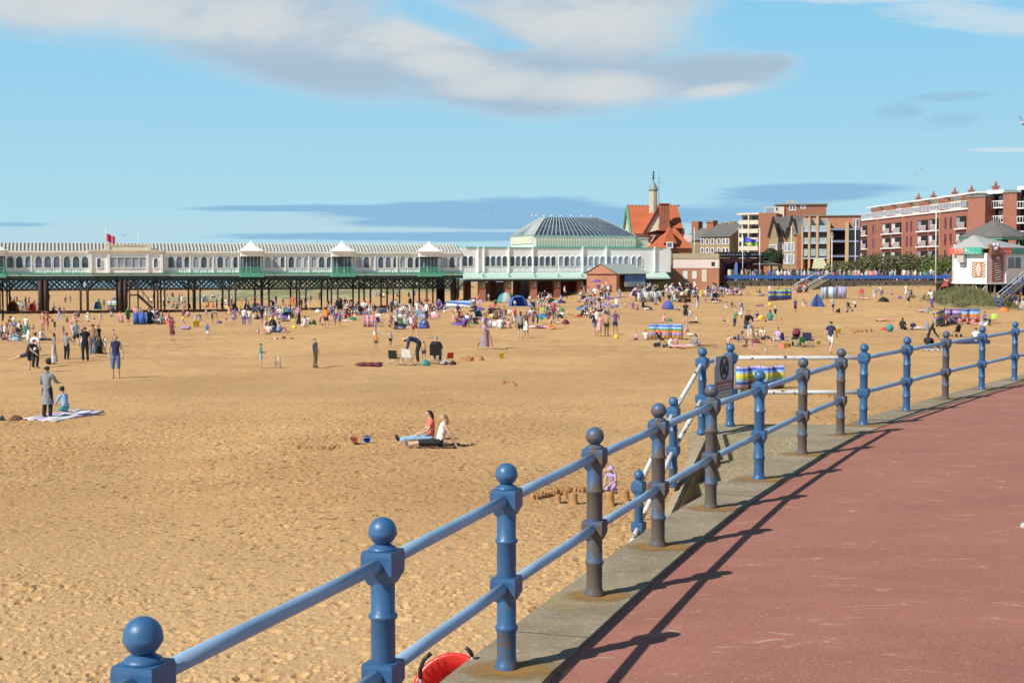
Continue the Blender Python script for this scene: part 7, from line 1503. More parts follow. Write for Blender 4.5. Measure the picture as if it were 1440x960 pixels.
heap('beach_bag', 399, 476, 6, 4, cm('maroon'), 'maroon bundle with pink top in the row of belongings', 'bag', 16); heap('beach_bag', 411, 476, 8, 2, cm('black'), 'flat black bundle at the right of the row of belongings', 'bag', 17); heap('beach_bag', 374, 475.5, 9, 2, cm('coral'), 'flat coral towel at the left of the row of belongings', 'towel', 18); heap('beach_bag', 1303, 464, 8, 13, cm('grey'), 'tall grey bag beside the lying white-topped person', 'bag', 19); heap('beach_bag', 1243, 464, 8, 5, cm('red'), 'red bundle at the left end of the group by the turquoise ball', 'bag', 20)
heap('beach_bag', 137, 497, 14, 18, cm('black'), 'big black bag held low beside the bare-chested man', 'bag', 21); heap('beach_bag', 308, 455, 9, 5, cm('purple'), 'purple mat bundle right of the bending grey-topped person', 'bag', 22); heap('beach_bag', 637, 512, 9, 6, cm('black'), 'black bag under the small dark red chair', 'bag', 23); heap('beach_bag', 1340, 482, 16, 5, cm('black'), 'row of black bags below the grey pushchair', 'bag', 24); heap('beach_bag', 447, 439, 8, 5, cm('white'), 'white bundle on the low beam under the pier', 'bag', 25)
cloth('picnic_blanket', [(32, 591), (78, 594), (148, 580), (104, 577)], stripe_mat('white_violet_stripes', ['white', 'lightgrey', 'lilac', 'white', 'lightgrey', 'white', 'lilac', 'white'], False), 'white and violet striped blanket by the standing woman in grey dress')
cloth('picnic_blanket', [(1344, 484), (1392, 484), (1392, 479), (1350, 478)], cm('navy'), 'dark purple blanket behind the right-hand railing posts'); cloth('dark_garment', [(498, 515), (534, 516), (538, 512), (505, 512)], cm('maroon'), 'dark garment spread flat left of the empty folding chairs', 'garment'); cloth('picnic_blanket', [(1296, 493), (1322, 493), (1322, 489), (1300, 488)], cm('lightgrey'), 'pale blanket under the black-clothed sitter behind the railing')
cloth('picnic_blanket', [(254, 463), (266, 463), (267, 460), (256, 460)], cm('lilac'), 'lilac towel at the feet of the yellow-shorted boy', 'towel'); cloth('white_towel', [(619, 512), (625, 512), (628, 509), (621, 508)], cm('white'), 'white towel lying between the black chair and red chair', 'towel'); cloth('picnic_blanket', [(585, 634), (640, 634), (646, 628), (600, 627)], cm('brown'), 'dark brown rug under the two sunbathing women')
# cricket stumps, spade, sandcastles
o, g0, s = thing('cricket_stumps', 391, 517, 'three pale cricket stumps right of the boy in green', 'cricket stumps')
for k in (-1, 0, 1): part('stump', LEG if k else WMET, o, lambda mb: mb.tube([g0 + Vector((k * .1, 0, -.05)), g0 + Vector((k * .1, 0, .52))], .022, 8))
SANDC = mat('damp_packed_sand', (.42, .235, .10), .95, .18, 9, bump=.6)
def castle(x, y, w, h, label):
    g0 = ground(x, y); s = g0.y / 2000; r = random.Random(int(x * 7)); mb = MB(); n = 18; vs = []; R0 = w * s / 2 * .88; H = h * s * .88; pr = [(1.25, -.05), (1.06, .06), (1, .1), (.93, .55), (.86, .95), (.78, 1.0), (.3, 1.01), (.02, 1.0)]
    for a_, z in pr:
        for k in range(n): a = 2 * math.pi * k / n; q = 1 + r.uniform(-.035, .035) ; vs.append((R0 * a_ * q * math.cos(a), R0 * a_ * q * math.sin(a), H * z + r.uniform(-.008, .008)))
    mb.add(vs, [(i * n + k, i * n + (k + 1) % n, (i + 1) * n + (k + 1) % n, (i + 1) * n + k) for i in range(len(pr) - 1) for k in range(n)], 0, True); o = mb.build('sandcastle', SANDC); o.location = g0; return tag(o, label, 'sandcastle', 'bucket-shaped sandcastles')
for a in ((785, 706, 9, 13, 'leftmost small sandcastle of the foreground row'), (795, 700, 7, 11, 'second sandcastle from the left, behind the first'), (807, 708, 13, 17, 'plump sandcastle just left of the rusty railing post'), (858, 709, 14, 20, 'tall sandcastle in front of the child in the lilac hat'), (879, 703, 15, 17, 'broken leaning sandcastle right of the lilac hatted child'), (848, 688, 14, 9, 'low sandcastle hidden between post and lilac hatted child'), (950, 692, 18, 10, 'squat sandcastle seen between the stair railing posts'), (872, 697, 8, 12, 'thin sandcastle wedged between the two tallest ones')): castle(*a)
def ridge(x0, y0, x1, y1, n, sz, label, name='sand_ridge'):
    r = random.Random(int(x0)); mb = MB(); c0 = ground((x0 + x1) / 2, (y0 + y1) / 2)
    for k in range(n):
        t = k / (n - 1); q = ground(x0 + (x1 - x0) * t + r.uniform(-1.5, 1.5), y0 + (y1 - y0) * t + r.uniform(-.7, .7)); rr = sz * r.uniform(.6, 1.25); mb.lathe([(rr * 1.2, -.06), (rr, rr * .3), (rr * .7, rr * .9), (rr * .2, rr * 1.1)], tuple(q - c0), 9, smooth=False)
    mb.v = [tuple(Vector(v) + Vector((r.gauss(0, .012), r.gauss(0, .012), r.gauss(0, .012)))) for v in mb.v]
    o = mb.build(name, SANDC); o.location = c0; return tag(o, label, 'sand ridge', None, 'stuff')
ridge(417, 632, 446, 634, 13, .085, 'row of small upright sand lumps'); ridge(452, 634, 472, 632, 9, .09, 'second row of sand lumps'); ridge(749, 700, 790, 692, 17, .07, 'crumbled sand wall by the sandcastles'); ridge(772, 690, 820, 688, 16, .055, 'back sand wall by the sandcastles')
ridge(1195, 468, 1222, 466, 16, .22, 'dark sandcastle ridge on the open sand'); ridge(652, 506, 676, 506, 14, .16, 'dug sand mound right of the red chair'); ridge(1118, 555, 1170, 557, 20, .10, 'dug sand behind the white rail'); ridge(800, 443, 806, 443, 3, .1, 'little lumps by the bag'); ridge(708, 539, 724, 541, 7, .12, 'dark dug hole edge on the open sand')
o, g0, s = thing('toy_spade', 887, 690, 'thin toy spade stuck upright in the sand by the castles', 'spade'); part('handle', LEG, o, lambda mb: mb.tube([g0, g0 + Vector((.10, 0, .36))], .012, 8)); part('blade', cm('tan'), o, lambda mb: mb.box(g0.x - .04, g0.x + .04, g0.y - .01, g0.y + .01, g0.z - .05, g0.z + .06))
for x, y, c_, l_ in ((578, 619, 'white', 'white plastic bottle lid lying near the sunbathers feet'), (1438, 741, 'lightgrey', 'pale pebble on the red path at the right edge')): 
    if y > 700: g0 = Vector(((x + 4 - 720) * 2000 * .00316 / 1000 / 1.0, 6.3 * 2, 0)); g0 = at(x + 2, y, 1); t_ = CAMZ / (CAMZ - g0.z); g0 = Vector((g0.x * t_, t_, 0.0)); mb = MB(); mb.sphere((0, 0, .01), .035, 10, 8); o = mb.build('pebble', cm(c_)); o.location = g0; tag(o, l_, 'pebble')
# ================================================================ THE CROWD
p_ = person
# ---- nearest figures
p_(618, 632, 45, 'T', 'white', 'black', 'blonde', 'light', f=-82, tk='tank', bk='crop', hk='hair_long', label='blonde woman in white vest and black cropped trousers leaning back on her arms', shoes='grey', z=ground(618, 632).z + .08)
p_(606, 621, 44, 'I', 'coral', 'lightblue', 'brown', 'light', f=-80, tk='tee', bk='long_legs', hk='hair_long', label='dark-haired woman in coral t-shirt sitting just behind the blonde woman', shoes='black')
p_(67, 588, 73, 'A', 'grey', 'black', 'black', 'tan', f=165, tk='long', bk='long_legs', shoes='black', label='woman in grey long-sleeved dress and black leggings standing on the blanket edge')
d_ = PEOPLE[-1][0]; sk_ = bpy.data.objects.new('skirt', tmesh('A', 'skirt')); COL.objects.link(sk_); sk_.parent = d_; sk_.material_slots[0].link = 'OBJECT'; sk_.material_slots[0].material = cm('grey')
p_(92, 582, 36, 'E', 'lightblue', 'teal', 'black', 'tan', f=-130, tk='long', bk='shorts', hk='cap', hat='black', label='person in black cap and pale blue top kneeling on the striped blanket')
p_(163, 532, 60, 'S', 'navy', 'denim', 'blonde', 'light', f=10, tk='tank', bk='crop', shoes='tan', label='woman in sleeveless navy top and rolled denim standing alone on the sand')
p_(862, 690, 34, 'E', 'lilac', 'lilac', 'brown', 'light', f=-30, tk='tee', hk='hat', hat='lilac', label='child in lilac sun hat crouching among the sandcastles')
p_(1062, 547, 32, 'K', None, 'khaki', 'black', 'tan', f=-60, bk='shorts', label='bare-chested person sitting against the near striped windbreak')
p_(1168, 498, 46, 'W', 'navy', 'white', 'brown', 'light', f=150, tk='tee', bk='shorts', label='man in navy t-shirt and white shorts walking away beyond the landing rail')
p_(443, 517, 41, 'S', 'grey', 'khaki', 'brown', 'light', f=60, tk='tee', bk='long_legs', label='boy in grey t-shirt and green-brown trousers standing alone right of the stumps', shoes='black')
p_(367, 518, 35, 'A', 'teal', 'lightblue', 'brown', 'light', f=100, tk='tee', bk='shorts', label='boy in green and blue standing left of the cricket stumps')
p_(587, 511, 38, 'B', 'navy', 'black', 'brown', 'light', f=-80, tk='long', bk='long_legs', label='person in navy top bending over the white folding chair'); p_(596, 507, 27, 'S', None, 'navy', 'brown', 'tan', f=170, bk='shorts', label='bare-chested child standing between bending person and black chair')
p_(613, 509, 36, 'C', 'black', 'black', 'grey', 'light', f=175, tk='long', bk='long_legs', label='grey-haired person in black sitting in the black camp chair')
p_(682, 491, 51, 'W', 'lilac', 'mauve', 'brown', 'tan', f=60, tk='tee', bk='maxi', label='woman in lilac top and long pale skirt striding right across the sand')
p_(583, 476, 36, 'W', 'pink', 'maroon', 'brown', 'light', f=30, tk='tee', bk='shorts'); p_(242, 479, 33, 'S', 'maroon', 'maroon', 'brown', 'light', f=150, bk='skirt')
p_(1312, 478, 38, 'W', 'grey', 'black', 'brown', 'light', f=-120, tk='tank', bk='long_legs'); p_(1305, 491, 22, 'K', 'black', 'black', 'black', 'tan', f=150, tk='long', bk='long_legs', hk='hair_long'); p_(1372, 481, 20, 'I', 'white', 'navy', 'brown', 'light', f=160); p_(1315, 491, 10, 'L', 'navy', 'black', f=90, real=.9, label='dark clothed person lying beside the black-clothed sitter')
p_(1024, 495, 23, 'S', None, 'maroon', 'brown', 'light', f=150, bk='shorts', label='bare-chested boy behind the tall landing railing post'); p_(1060, 497, 15, 'B', 'pink', 'pink', 'brown', 'light', f=-80); p_(1077, 500, 12, 'S', 'white', 'pink', 'blonde', 'light', f=20)
# ---- left foreground group
p_(40, 525, 48, 'Q', 'black', 'navy', 'black', 'light', f=70, tk='tee', bk='shorts'); p_(50, 518, 50, 'S', 'white', 'black', 'brown', 'light', f=160, tk='tee', bk='long_legs'); p_(41, 500, 40, 'S', 'white', 'grey', 'brown', 'light', f=120); p_(58, 479, 17, 'I', 'white', 'black', 'blonde', 'light', f=80, bk='long_legs')
p_(76, 512, 44, 'S', 'grey', 'lightgrey', 'black', 'tan', f=-60, tk='tee', bk='maxi', hk='hair_long'); p_(94, 506, 38, 'A', 'grey', 'black', 'brown', 'light', f=160, bk='long_legs'); p_(107, 490, 38, 'W', 'lightblue', 'black', 'blonde', 'light', f=30, tk='tank', bk='shorts'); p_(120, 508, 48, 'S', 'black', 'black', 'brown', 'light', f=-150, tk='tee', bk='long_legs'); p_(116, 503, 40, 'S', 'white', 'denim', 'brown', 'light', f=120)
p_(131, 499, 43, 'S', None, 'denim', 'brown', 'tan', f=-160, bk='long_legs'); p_(139, 497, 40, 'W', 'black', 'black', 'black', 'tan', f=60, tk='long', bk='skirt'); p_(147, 497, 24, 'S', 'white', 'white', 'blonde', 'light', f=-40, bk='skirt'); p_(160, 487, 24, 'S', 'pink', 'denim', 'brown', 'light', f=100); p_(89, 474, 17, 'S', 'pink', 'pink', 'brown', 'light', f=70); p_(101, 476, 22, 'S', 'pink', 'lilac', 'brown', 'light', f=150)
p_(8, 480, 36, 'N', None, 'white', 'brown', 'tan', f=80, bk='shorts'); p_(20, 465, 17, 'I', 'lightblue', 'denim', 'grey', 'light', f=20, hk='hat', hat='white'); p_(27, 466, 15, 'I', 'white', 'black', 'brown', 'light', f=100); p_(37, 472, 28, 'S', 'cream', 'teal', 'grey', 'light', f=160, bk='long_legs'); p_(46, 467, 11, 'I', None, 'tan', 'brown', 'light', f=40); p_(15, 479, 10, 'I', 'white', 'grey', 'brown', 'light', f=50); p_(4, 452, 20, 'S', 'black', 'black', 'black', 'tan', f=80, tk='long', bk='long_legs'); p_(3, 478, 16, 'I', 'black', 'navy', 'brown', 'light', f=100)
p_(60, 465, 28, 'S', None, 'pink', 'brown', 'tan', f=150, bk='shorts'); p_(67, 465, 22, 'S', 'red', 'red', 'brown', 'light', f=90); p_(77, 464, 13, 'S', 'navy', 'navy', 'brown', 'light', f=40); p_(84, 452, 22, 'W', 'purple', 'lightblue', 'brown', 'light', f=60, bk='long_legs'); p_(90, 446, 15, 'S', 'purple', 'black', 'brown', 'tan', f=-50); p_(94, 453, 8, 'I', 'black', 'maroon', 'brown', 'light', f=80); p_(104, 452, 14, 'E', 'pink', 'pink', 'brown', 'light', f=60); p_(111, 448, 11, 'K', 'black', 'tan', 'brown', 'light', f=-60)
p_(124, 452, 12, 'I', 'white', 'white', 'grey', 'light', f=20, hk='hat', hat='cream'); p_(132, 452, 7, 'I', 'pink', 'pink', 'brown', 'light', f=60); p_(142, 458, 18, 'W', 'white', 'pink', 'brown', 'light', f=50); p_(158, 446, 9, 'E', 'white', 'navy', 'brown', 'light', f=-90); p_(171, 453, 15, 'E', 'pink', 'pink', 'red', 'light', f=-20); p_(180, 458, 26, 'S', 'green', 'navy', 'brown', 'light', f=60, tk='long', bk='shorts'); p_(191, 443, 13, 'I', 'pink', 'tan', 'brown', 'light', f=0); p_(197, 443, 11, 'I', 'grey', 'grey', 'black', 'light', f=10)
p_(210, 456, 24, 'I', 'black', 'black', 'black', 'tan', f=60, tk='long', bk='long_legs'); p_(216, 447, 14, 'I', 'white', 'lilac', 'brown', 'light', f=30); p_(221, 452, 18, 'I', 'black', 'cream', 'brown', 'light', f=90); p_(226, 452, 11, 'I', 'purple', 'white', 'blonde', 'light', f=100); p_(234, 456, 17, 'E', 'pink', 'coral', 'blonde', 'light', f=80); p_(238, 452, 10, 'I', 'grey', 'brown', 'brown', 'light', f=60)
# ---- far, seen under the pier
for a in ((15, 427, 11, 'S', 'navy', 'black'), (20, 427, 11, 'S', 'grey', 'navy'), (24, 426, 10, 'S', 'black', 'black'), (27, 436, 14, 'I', 'white', 'grey'), (31, 436, 13, 'I', 'lightgrey', 'black'), (36, 437, 20, 'S', 'green', 'grey'), (41, 430, 14, 'S', 'purple', 'navy'), (53, 437, 10, 'I', 'tan', 'brown'), (14, 438, 8, 'I', 'pink', 'coral'), (69, 425, 12, 'S', 'black', 'navy'), (74, 437, 10, 'E', 'white', 'purple'),
          (92, 426, 13, 'S', 'white', 'black'), (99, 427, 12, 'S', 'brown', 'purple'), (139, 432, 14, 'S', 'green', 'teal'), (146, 434, 14, 'S', 'lilac', 'grey'), (162, 416, 6, 'S', 'white', 'grey'), (158, 436, 7, 'I', 'purple', 'black'), (172, 432, 7, 'I', 'lightblue', 'blue'), (216, 424, 11, 'S', 'black', 'grey'), (213, 425, 7, 'I', 'white', 'black'), (231, 431, 15, 'S', 'white', 'black'), (237, 431, 14, 'S', 'white', 'black'), (235, 419, 8, 'S', 'lilac', 'navy'),
          (243, 418, 8, 'E', 'maroon', 'black'), (252, 427, 15, 'S', 'black', 'black'), (249, 434, 8, 'I', 'black', 'navy'), (260, 433, 8, 'I', 'lilac', 'purple'), (255, 420, 9, 'S', 'lightgrey', 'lilac'), (293, 432, 9, 'I', 'orange', 'maroon'), (299, 432, 8, 'I', 'orange', 'red'), (295, 423, 6, 'S', 'black', 'black'), (303, 416, 7, 'S', 'pink', 'white'), (305, 437, 17, 'S', 'black', 'black'), (312, 437, 18, 'S', 'tan', 'black'), (316, 424, 9, 'E', 'maroon', 'brown'), (319, 430, 11, 'E', 'white', 'lightblue'),
          (326, 431, 17, 'S', 'white', 'black'), (340, 428, 10, 'S', 'tan', 'orange'), (346, 431, 13, 'S', 'brown', 'white'), (354, 427, 10, 'S', 'coral', 'coral'), (360, 425, 12, 'S', 'lilac', 'orange'), (388, 428, 13, 'S', 'navy', 'blue'), (398, 431, 11, 'S', 'black', 'grey'), (385, 431, 9, 'I', 'purple', 'cream'), (437, 424, 9, 'S', 'black', 'black'), (450, 423, 14, 'S', 'brown', 'maroon'), (529, 417, 6, 'I', 'lilac', 'black'), (535, 417, 6, 'I', 'navy', 'black'), (540, 418, 7, 'I', 'white', 'black'), (546, 415, 8, 'S', 'yellow', 'black'),
          (558, 417, 6, 'I', 'purple', 'black'), (575, 421, 11, 'S', 'black', 'black'), (583, 420, 12, 'S', 'blue', 'navy'), (637, 421, 9, 'S', 'purple', 'navy'), (620, 425, 9, 'I', 'brown', 'coral'), (563, 412, 5, 'I', 'tan', 'brown')):
    p_(a[0], a[1], a[2], a[3], a[4], a[5], rnd.choice(('brown', 'black', 'blonde', 'brown')), rnd.choice(('light', 'tan')))
# ---- middle distance, left to right: x, y, h, pose, top, bottom, hair, facing, bottom kind
MIDL = '''258 458 24 W brown yellow brown -40 s|276 458 17 B grey lightgrey brown 80 l|283 451 6 I lilac pink brown 0 s|290 446 12 S white lilac brown 40 s|298 457 20 B grey tan black 60 s|292 477 22 S blue white brown 150 s|318 456 16 S - purple brown 120 s|322 441 12 E pink pink brown 60 s|327 451 12 E lilac purple brown 90 s
331 448 8 I purple navy brown 0 s|337 448 18 W pink khaki blonde 90 s|343 457 24 S white purple brown 160 l|351 457 23 S cream grey brown 170 l|350 437 14 S white purple brown 90 s|368 457 26 S black purple black 30 s|363 469 8 I white maroon brown 60 s
374 466 19 I pink coral brown 60 s|378 470 15 I white denim brown 0 s|387 467 24 E black denim grey -60 l|392 468 16 K lightblue blue brown 90 s|375 442 9 I grey navy brown 30 s|394 447 17 I cream white brown 0 s|400 441 14 I cream black blonde 40 s|406 441 12 I lilac white brown -40 s|412 439 24 S coral orange brown 0 s
420 458 29 S pink black brown 20 m|429 459 15 I white white brown -150 s|433 456 12 I white brown brown 150 s|430 436 20 S white khaki grey 60 l|435 437 16 N white white brown -60 s|424 434 14 S purple cream brown 60 s|450 457 14 B pink pink blonde 60 s|455 457 10 I pink pink brown 0 s|459 462 32 U orange black brown 170 s|471 459 15 S lilac lilac brown 60 s|478 459 22 U purple navy brown -60 s
462 437 16 S black lilac brown 60 s|466 431 12 S lilac navy brown 0 s|473 433 14 E white navy grey 60 s|478 434 14 I grey black grey 20 s|485 430 12 I orange coral brown 0 s|485 452 12 I black white brown 60 s|477 452 8 I grey black brown 60 s|487 444 14 I black grey brown 30 s|496 442 18 S black black black 90 l|486 436 10 I orange tan brown 0 s|503 434 10 I pink white brown 0 s
520 439 13 I white lightblue brown 60 s|526 441 14 I navy yellow brown 30 s|531 438 8 I teal green brown 0 s|528 477 25 S lilac white brown -100 k|529 490 21 S orange navy brown 170 s|549 487 21 S white black blonde 40 s|546 444 17 S maroon pink brown 60 s|549 460 17 I tan maroon brown 30 s|551 440 18 S black black black -30 l|557 465 24 S white black black 30 l
558 438 17 S white khaki brown 60 l|567 440 13 I white khaki blonde 0 s|570 454 16 I white lilac brown 40 s|567 463 6 L blue navy brown 80 s|577 439 22 S black white black 60 l|587 450 27 S white lightblue brown 10 l|592 449 23 S pink lightblue brown 180 l|600 450 25 S white black black -30 l|605 437 10 I maroon tan brown 0 s
617 438 18 E purple navy black 0 s|625 439 10 I lilac white brown 40 s|636 438 7 I pink pink brown 0 s|640 437 6 I pink white brown 60 s|644 439 12 I navy lightblue black 0 s|646 447 13 I black black black 100 l|638 451 11 I pink white black 150 s|652 460 15 K purple maroon brown 150 s|657 453 13 I white lilac brown -30 s|661 454 10 I navy white brown 60 s|665 455 8 I pink black brown 60 s
656 429 8 I green brown brown 0 s|661 430 8 I lightblue navy brown 30 s|666 427 8 I white navy brown 0 s|671 427 8 I lilac black brown 60 s|668 438 12 I black black black -30 l|673 433 12 I pink white brown 0 s|687 424 11 S lilac navy grey 150 s|691 437 14 I coral black brown 150 l|693 441 9 I black black brown 90 s|697 430 9 I black white black 0 s|690 461 15 I lightgrey lilac brown -60 s
700 449 16 I brown black brown 170 s|703 462 17 I white lightblue brown 160 s|709 445 12 U coral tan brown 0 s|715 462 13 I pink yellow brown 170 s|717 443 10 I white pink brown 0 s|724 461 29 S coral white brown 60 s|724 433 11 S white navy brown 0 s|732 476 38 S grey black brown 175 s|740 474 36 S brown white brown -30 k|749 461 24 S - purple blonde 60 s|756 456 25 S khaki black blonde 90 l
764 444 15 I lime green brown 0 s|768 441 9 I blue black black 0 s|773 463 22 E tan orange brown 90 s|779 454 24 S maroon grey brown 170 s|745 430 10 I lightblue lilac brown 60 s|745 422 7 I white black grey 0 s|758 422 9 I pink navy brown 0 s|762 422 11 I navy white brown 60 s|766 420 12 I black navy black 0 l|770 419 9 I lilac white brown 0 s|770 431 11 I lightblue white brown 60 s
776 431 15 I black teal grey 0 l|782 431 11 I lightblue white brown -30 s|794 421 19 W white black grey 70 l|784 454 7 I pink white brown 60 s|799 442 6 I - tan brown 0 s|768 462 5 L purple pink brown 80 s|755 462 5 L white maroon brown 90 s|702 441 10 I white white brown 0 s|762 433 9 I white lightblue brown 0 s
815 425 11 I pink coral brown 0 s|819 422 13 I purple black brown 30 s|827 414 9 S lightblue white grey 0 s|837 415 12 I white white brown 0 s|843 408 13 S lilac grey brown 60 l|848 412 13 S white navy brown 30 l|845 421 14 I black black black 60 l|851 420 9 I lightblue blue brown 0 s|853 411 17 S pink black brown -60 l|838 409 8 S maroon black brown 0 s
826 429 14 I lilac grey brown 0 s|830 433 13 I navy purple brown 60 s|822 443 16 I lilac white brown 60 s|824 436 12 I pink lilac brown 60 s|831 445 14 S yellow white brown 0 s|836 442 14 S white lilac brown 60 s|842 436 13 I pink white brown 60 s|848 437 14 I lilac black grey 0 s|843 429 13 I black navy grey 0 s|836 427 12 I lilac lilac brown 30 s|850 441 9 I tan navy brown 90 s
836 473 34 N navy grey black -60 s|839 458 22 S white white grey 150 s|843 473 31 S pink pink red -40 k|853 472 33 S tan black brown 170 s|865 470 33 H purple navy brown 10 s|867 440 22 S white blue blonde -30 s|871 427 22 S grey grey blonde -30 s|875 418 7 L lilac lilac brown 90 s|880 433 9 K pink white brown -60 s|890 434 10 I purple pink brown 0 s
896 436 8 I coral navy brown 60 s|904 433 12 I black black black 60 l|908 433 9 I white tan brown 60 s|914 436 5 L white navy brown 90 s|921 429 10 E lilac navy brown 30 s|900 405 8 S pink black brown 0 s|914 410 13 S white black black 30 l|921 409 10 S lilac navy brown 0 s|925 411 12 S pink black brown 60 l|928 425 17 S lightblue black grey -60 l|908 420 13 I white white grey 0 s
917 421 13 S white grey grey 0 s|897 413 14 I brown lilac brown 0 s|933 406 9 I blue black brown 0 s|937 404 10 S cream khaki brown 60 l|945 402 14 S white black maroon 60 s|944 412 14 I white lilac brown 30 s|941 424 12 I black purple brown 0 s|949 424 12 I white lightblue brown 60 s|939 414 8 I grey lilac brown 0 s|958 402 12 S navy black brown 0 s|966 402 11 S tan coral brown 20 s|969 402 13 S pink navy black 60 l
967 415 11 I white khaki brown 0 s|974 403 8 I white white brown 0 s|964 454 29 S black black brown 170 s|970 451 17 S white lilac brown 170 s|956 437 7 K white black brown -90 l|975 434 9 S lilac lilac brown 0 s|981 434 22 S purple lightgrey brown 60 m|978 418 10 I black khaki brown -60 s|980 454 11 I white black grey -80 l|932 454 13 T pink pink brown -80 s
988 400 17 S black maroon black 30 l|1004 399 15 S white black brown 20 l|1007 399 14 S yellow black brown 60 s|998 399 9 I white black brown 0 s|995 400 7 I black black black 60 s|1018 388 10 S white maroon brown 0 s|993 414 9 I white brown brown 60 s|998 413 9 I purple white brown 0 s|1003 414 15 S lightgrey grey grey 0 s|1010 414 8 I white black brown 60 s|1015 414 9 I black brown brown 0 s|1021 414 9 I navy white brown 60 s
1026 415 9 I lilac black brown 0 s|1031 415 9 I navy purple brown 60 s|1036 415 9 I black blue brown 0 s|1041 415 8 I white black brown 60 s|1001 423 13 I lightblue black brown 60 l|1006 423 15 I black black black 0 l|992 425 6 I purple white brown 0 s|1009 426 5 L white pink brown 80 s|1020 434 10 E lightblue white brown 90 s|1029 433 9 K black pink black 60 s|1050 414 7 I tan brown brown 0 s|1063 415 9 I tan yellow brown 60 s
1068 416 10 I black blue black 60 s|1073 416 5 L lightblue black brown 90 s|1047 401 7 B white white blonde 60 s|1036 400 11 S tan black brown 0 s|1082 409 8 I white pink grey 0 s|1090 409 5 I coral tan brown 0 s|1094 409 5 I brown pink brown 0 s|1115 408 8 I coral coral brown 60 s|895 478 12 I lilac purple black -60 s|908 478 14 I white navy black 170 s|941 488 15 E white white brown 100 s|952 487 14 E pink coral brown -60 s
968 472 15 T pink white grey 80 s|978 488 19 I grey white black -60 l|960 490 5 L pink pink brown 90 s|989 487 5 L purple tan brown 90 s|1042 450 28 S lilac white brown 40 k|1033 460 22 N green navy white 150 l|1050 462 25 E black navy black 20 l|1055 473 20 S grey white brown 160 l|1052 477 22 S lightblue cream brown 90 l|1018 452 8 T pink black brown 60 s|1064 451 14 I purple pink brown 30 s
1058 451 9 I tan tan blonde 60 s|1083 451 15 I teal green brown 170 s|1090 452 20 S black lime white 0 s|1098 452 6 I coral pink brown 60 s|1076 452 7 I grey black brown 60 s|1044 478 6 L navy grey white 80 s|1058 477 14 I tan black brown 60 s|1064 477 12 I cream navy brown 60 s|1073 488 28 N white black brown -20 s|1094 488 28 C lilac white brown -60 s|1072 431 6 L black purple black 60 s|1078 477 9 L lilac navy brown 80 s
1118 441 21 S purple black black 30 s|1130 431 10 I white pink brown 60 s|1171 439 20 S white black black 40 s|1203 438 17 N white black black -120 s|1180 440 8 K black black brown -60 l|1217 421 5 L pink white brown 90 s|1230 425 19 B grey lightgrey grey 80 k|1240 421 20 N white purple black -60 s|1254 419 12 S tan purple brown 150 s|1274 418 18 S white white blonde 0 k|1277 433 26 W grey black brown 120 s
1281 419 12 I black brown black 90 s|1190 439 8 I pink black brown 60 s|1311 435 28 N white purple black -60 l|1300 439 6 L lilac yellow brown 90 s|1308 441 10 I grey lime brown 60 s|1320 409 9 I white orange black 0 s|1269 464 17 I black black black 150 l|1284 464 13 I navy grey blonde 160 l|1295 464 6 L white lightgrey brown 90 s|1262 464 7 I pink lilac brown 60 s
1331 458 18 C maroon maroon brown -40 s|1342 456 14 I navy black black 60 s|1349 456 10 I black grey brown 0 s|1360 456 11 I coral navy brown 60 s|1368 457 10 I pink red brown 0 s|1384 456 18 C blue navy black 60 l|1389 457 9 I lime black brown 60 s|1428 435 22 S navy white brown 150 s|1438 435 16 I lightgrey white brown -60 l|1435 418 11 S blue white brown 0 s|1245 452 6 L pink coral brown 90 s
1153 403 15 S white lightgrey brown 20 l|1178 404 7 I black navy black 0 s|1137 398 15 N lightblue blue brown 60 s|1124 408 9 S white tan brown 60 s|1132 410 8 S lilac pink brown 0 s|1290 404 5 I black brown brown 0 s'''
for row in MIDL.replace('\n', '|').split('|'):
    x, y, h, po, tp, bt, hr, f_, bk_ = row.split(); hat_ = 'white' if hr == 'white' else None
    if hr not in HC: hr = 'brown'
    p_(float(x), float(y), float(h), po, None if tp == '-' else tp, bt, hr, 'tan' if (int(x) * 7 + int(h)) % 4 == 0 else 'light', f=int(f_), tk='long' if bk_ == 'l' and tp in ('black', 'navy', 'grey') else ('tank' if (int(x) % 5 == 0) else 'tee'), bk=dict(s='shorts', l='long_legs', m='maxi', k='skirt')[bk_], hat=hat_, hk='cap' if hat_ else ('hair_long' if int(x) % 3 == 0 else 'hair'), real=.9 if po == 'L' else None)
# ---- people on the far promenade behind the blue rail
COLS = ['white', 'lightblue', 'white', 'blue', 'lilac', 'pink', 'cream', 'lightgrey', 'navy', 'black', 'green', 'white']
for i, x in enumerate([1043, 1048, 1055, 1062, 1070, 1088, 1099, 1104, 1110, 1116, 1122, 1127, 1131, 1136, 1141, 1147, 1152, 1157, 1162, 1168, 1177, 1184, 1194, 1203, 1212, 1219, 1230, 1236, 1243, 1254, 1259, 1271, 1277, 1288, 1294, 1303, 1309, 1315, 1321, 1328, 1333]):
    hh = [18.2, 18.8, 17.5, 18.4, 14][i % 5] * (1 if x < 1290 or i % 2 else 1.08); q = at(x, 390, 203.5 + (i % 3) * 1.1)
    p_(x, 395, hh, 'S' if i % 3 else 'W', COLS[(i * 5) % 12], rnd.choice(('navy', 'khaki', 'black', 'cream')), rnd.choice(('grey', 'brown', 'blonde')), 'light', Y=q.y, z=0.0, bk='long_legs')
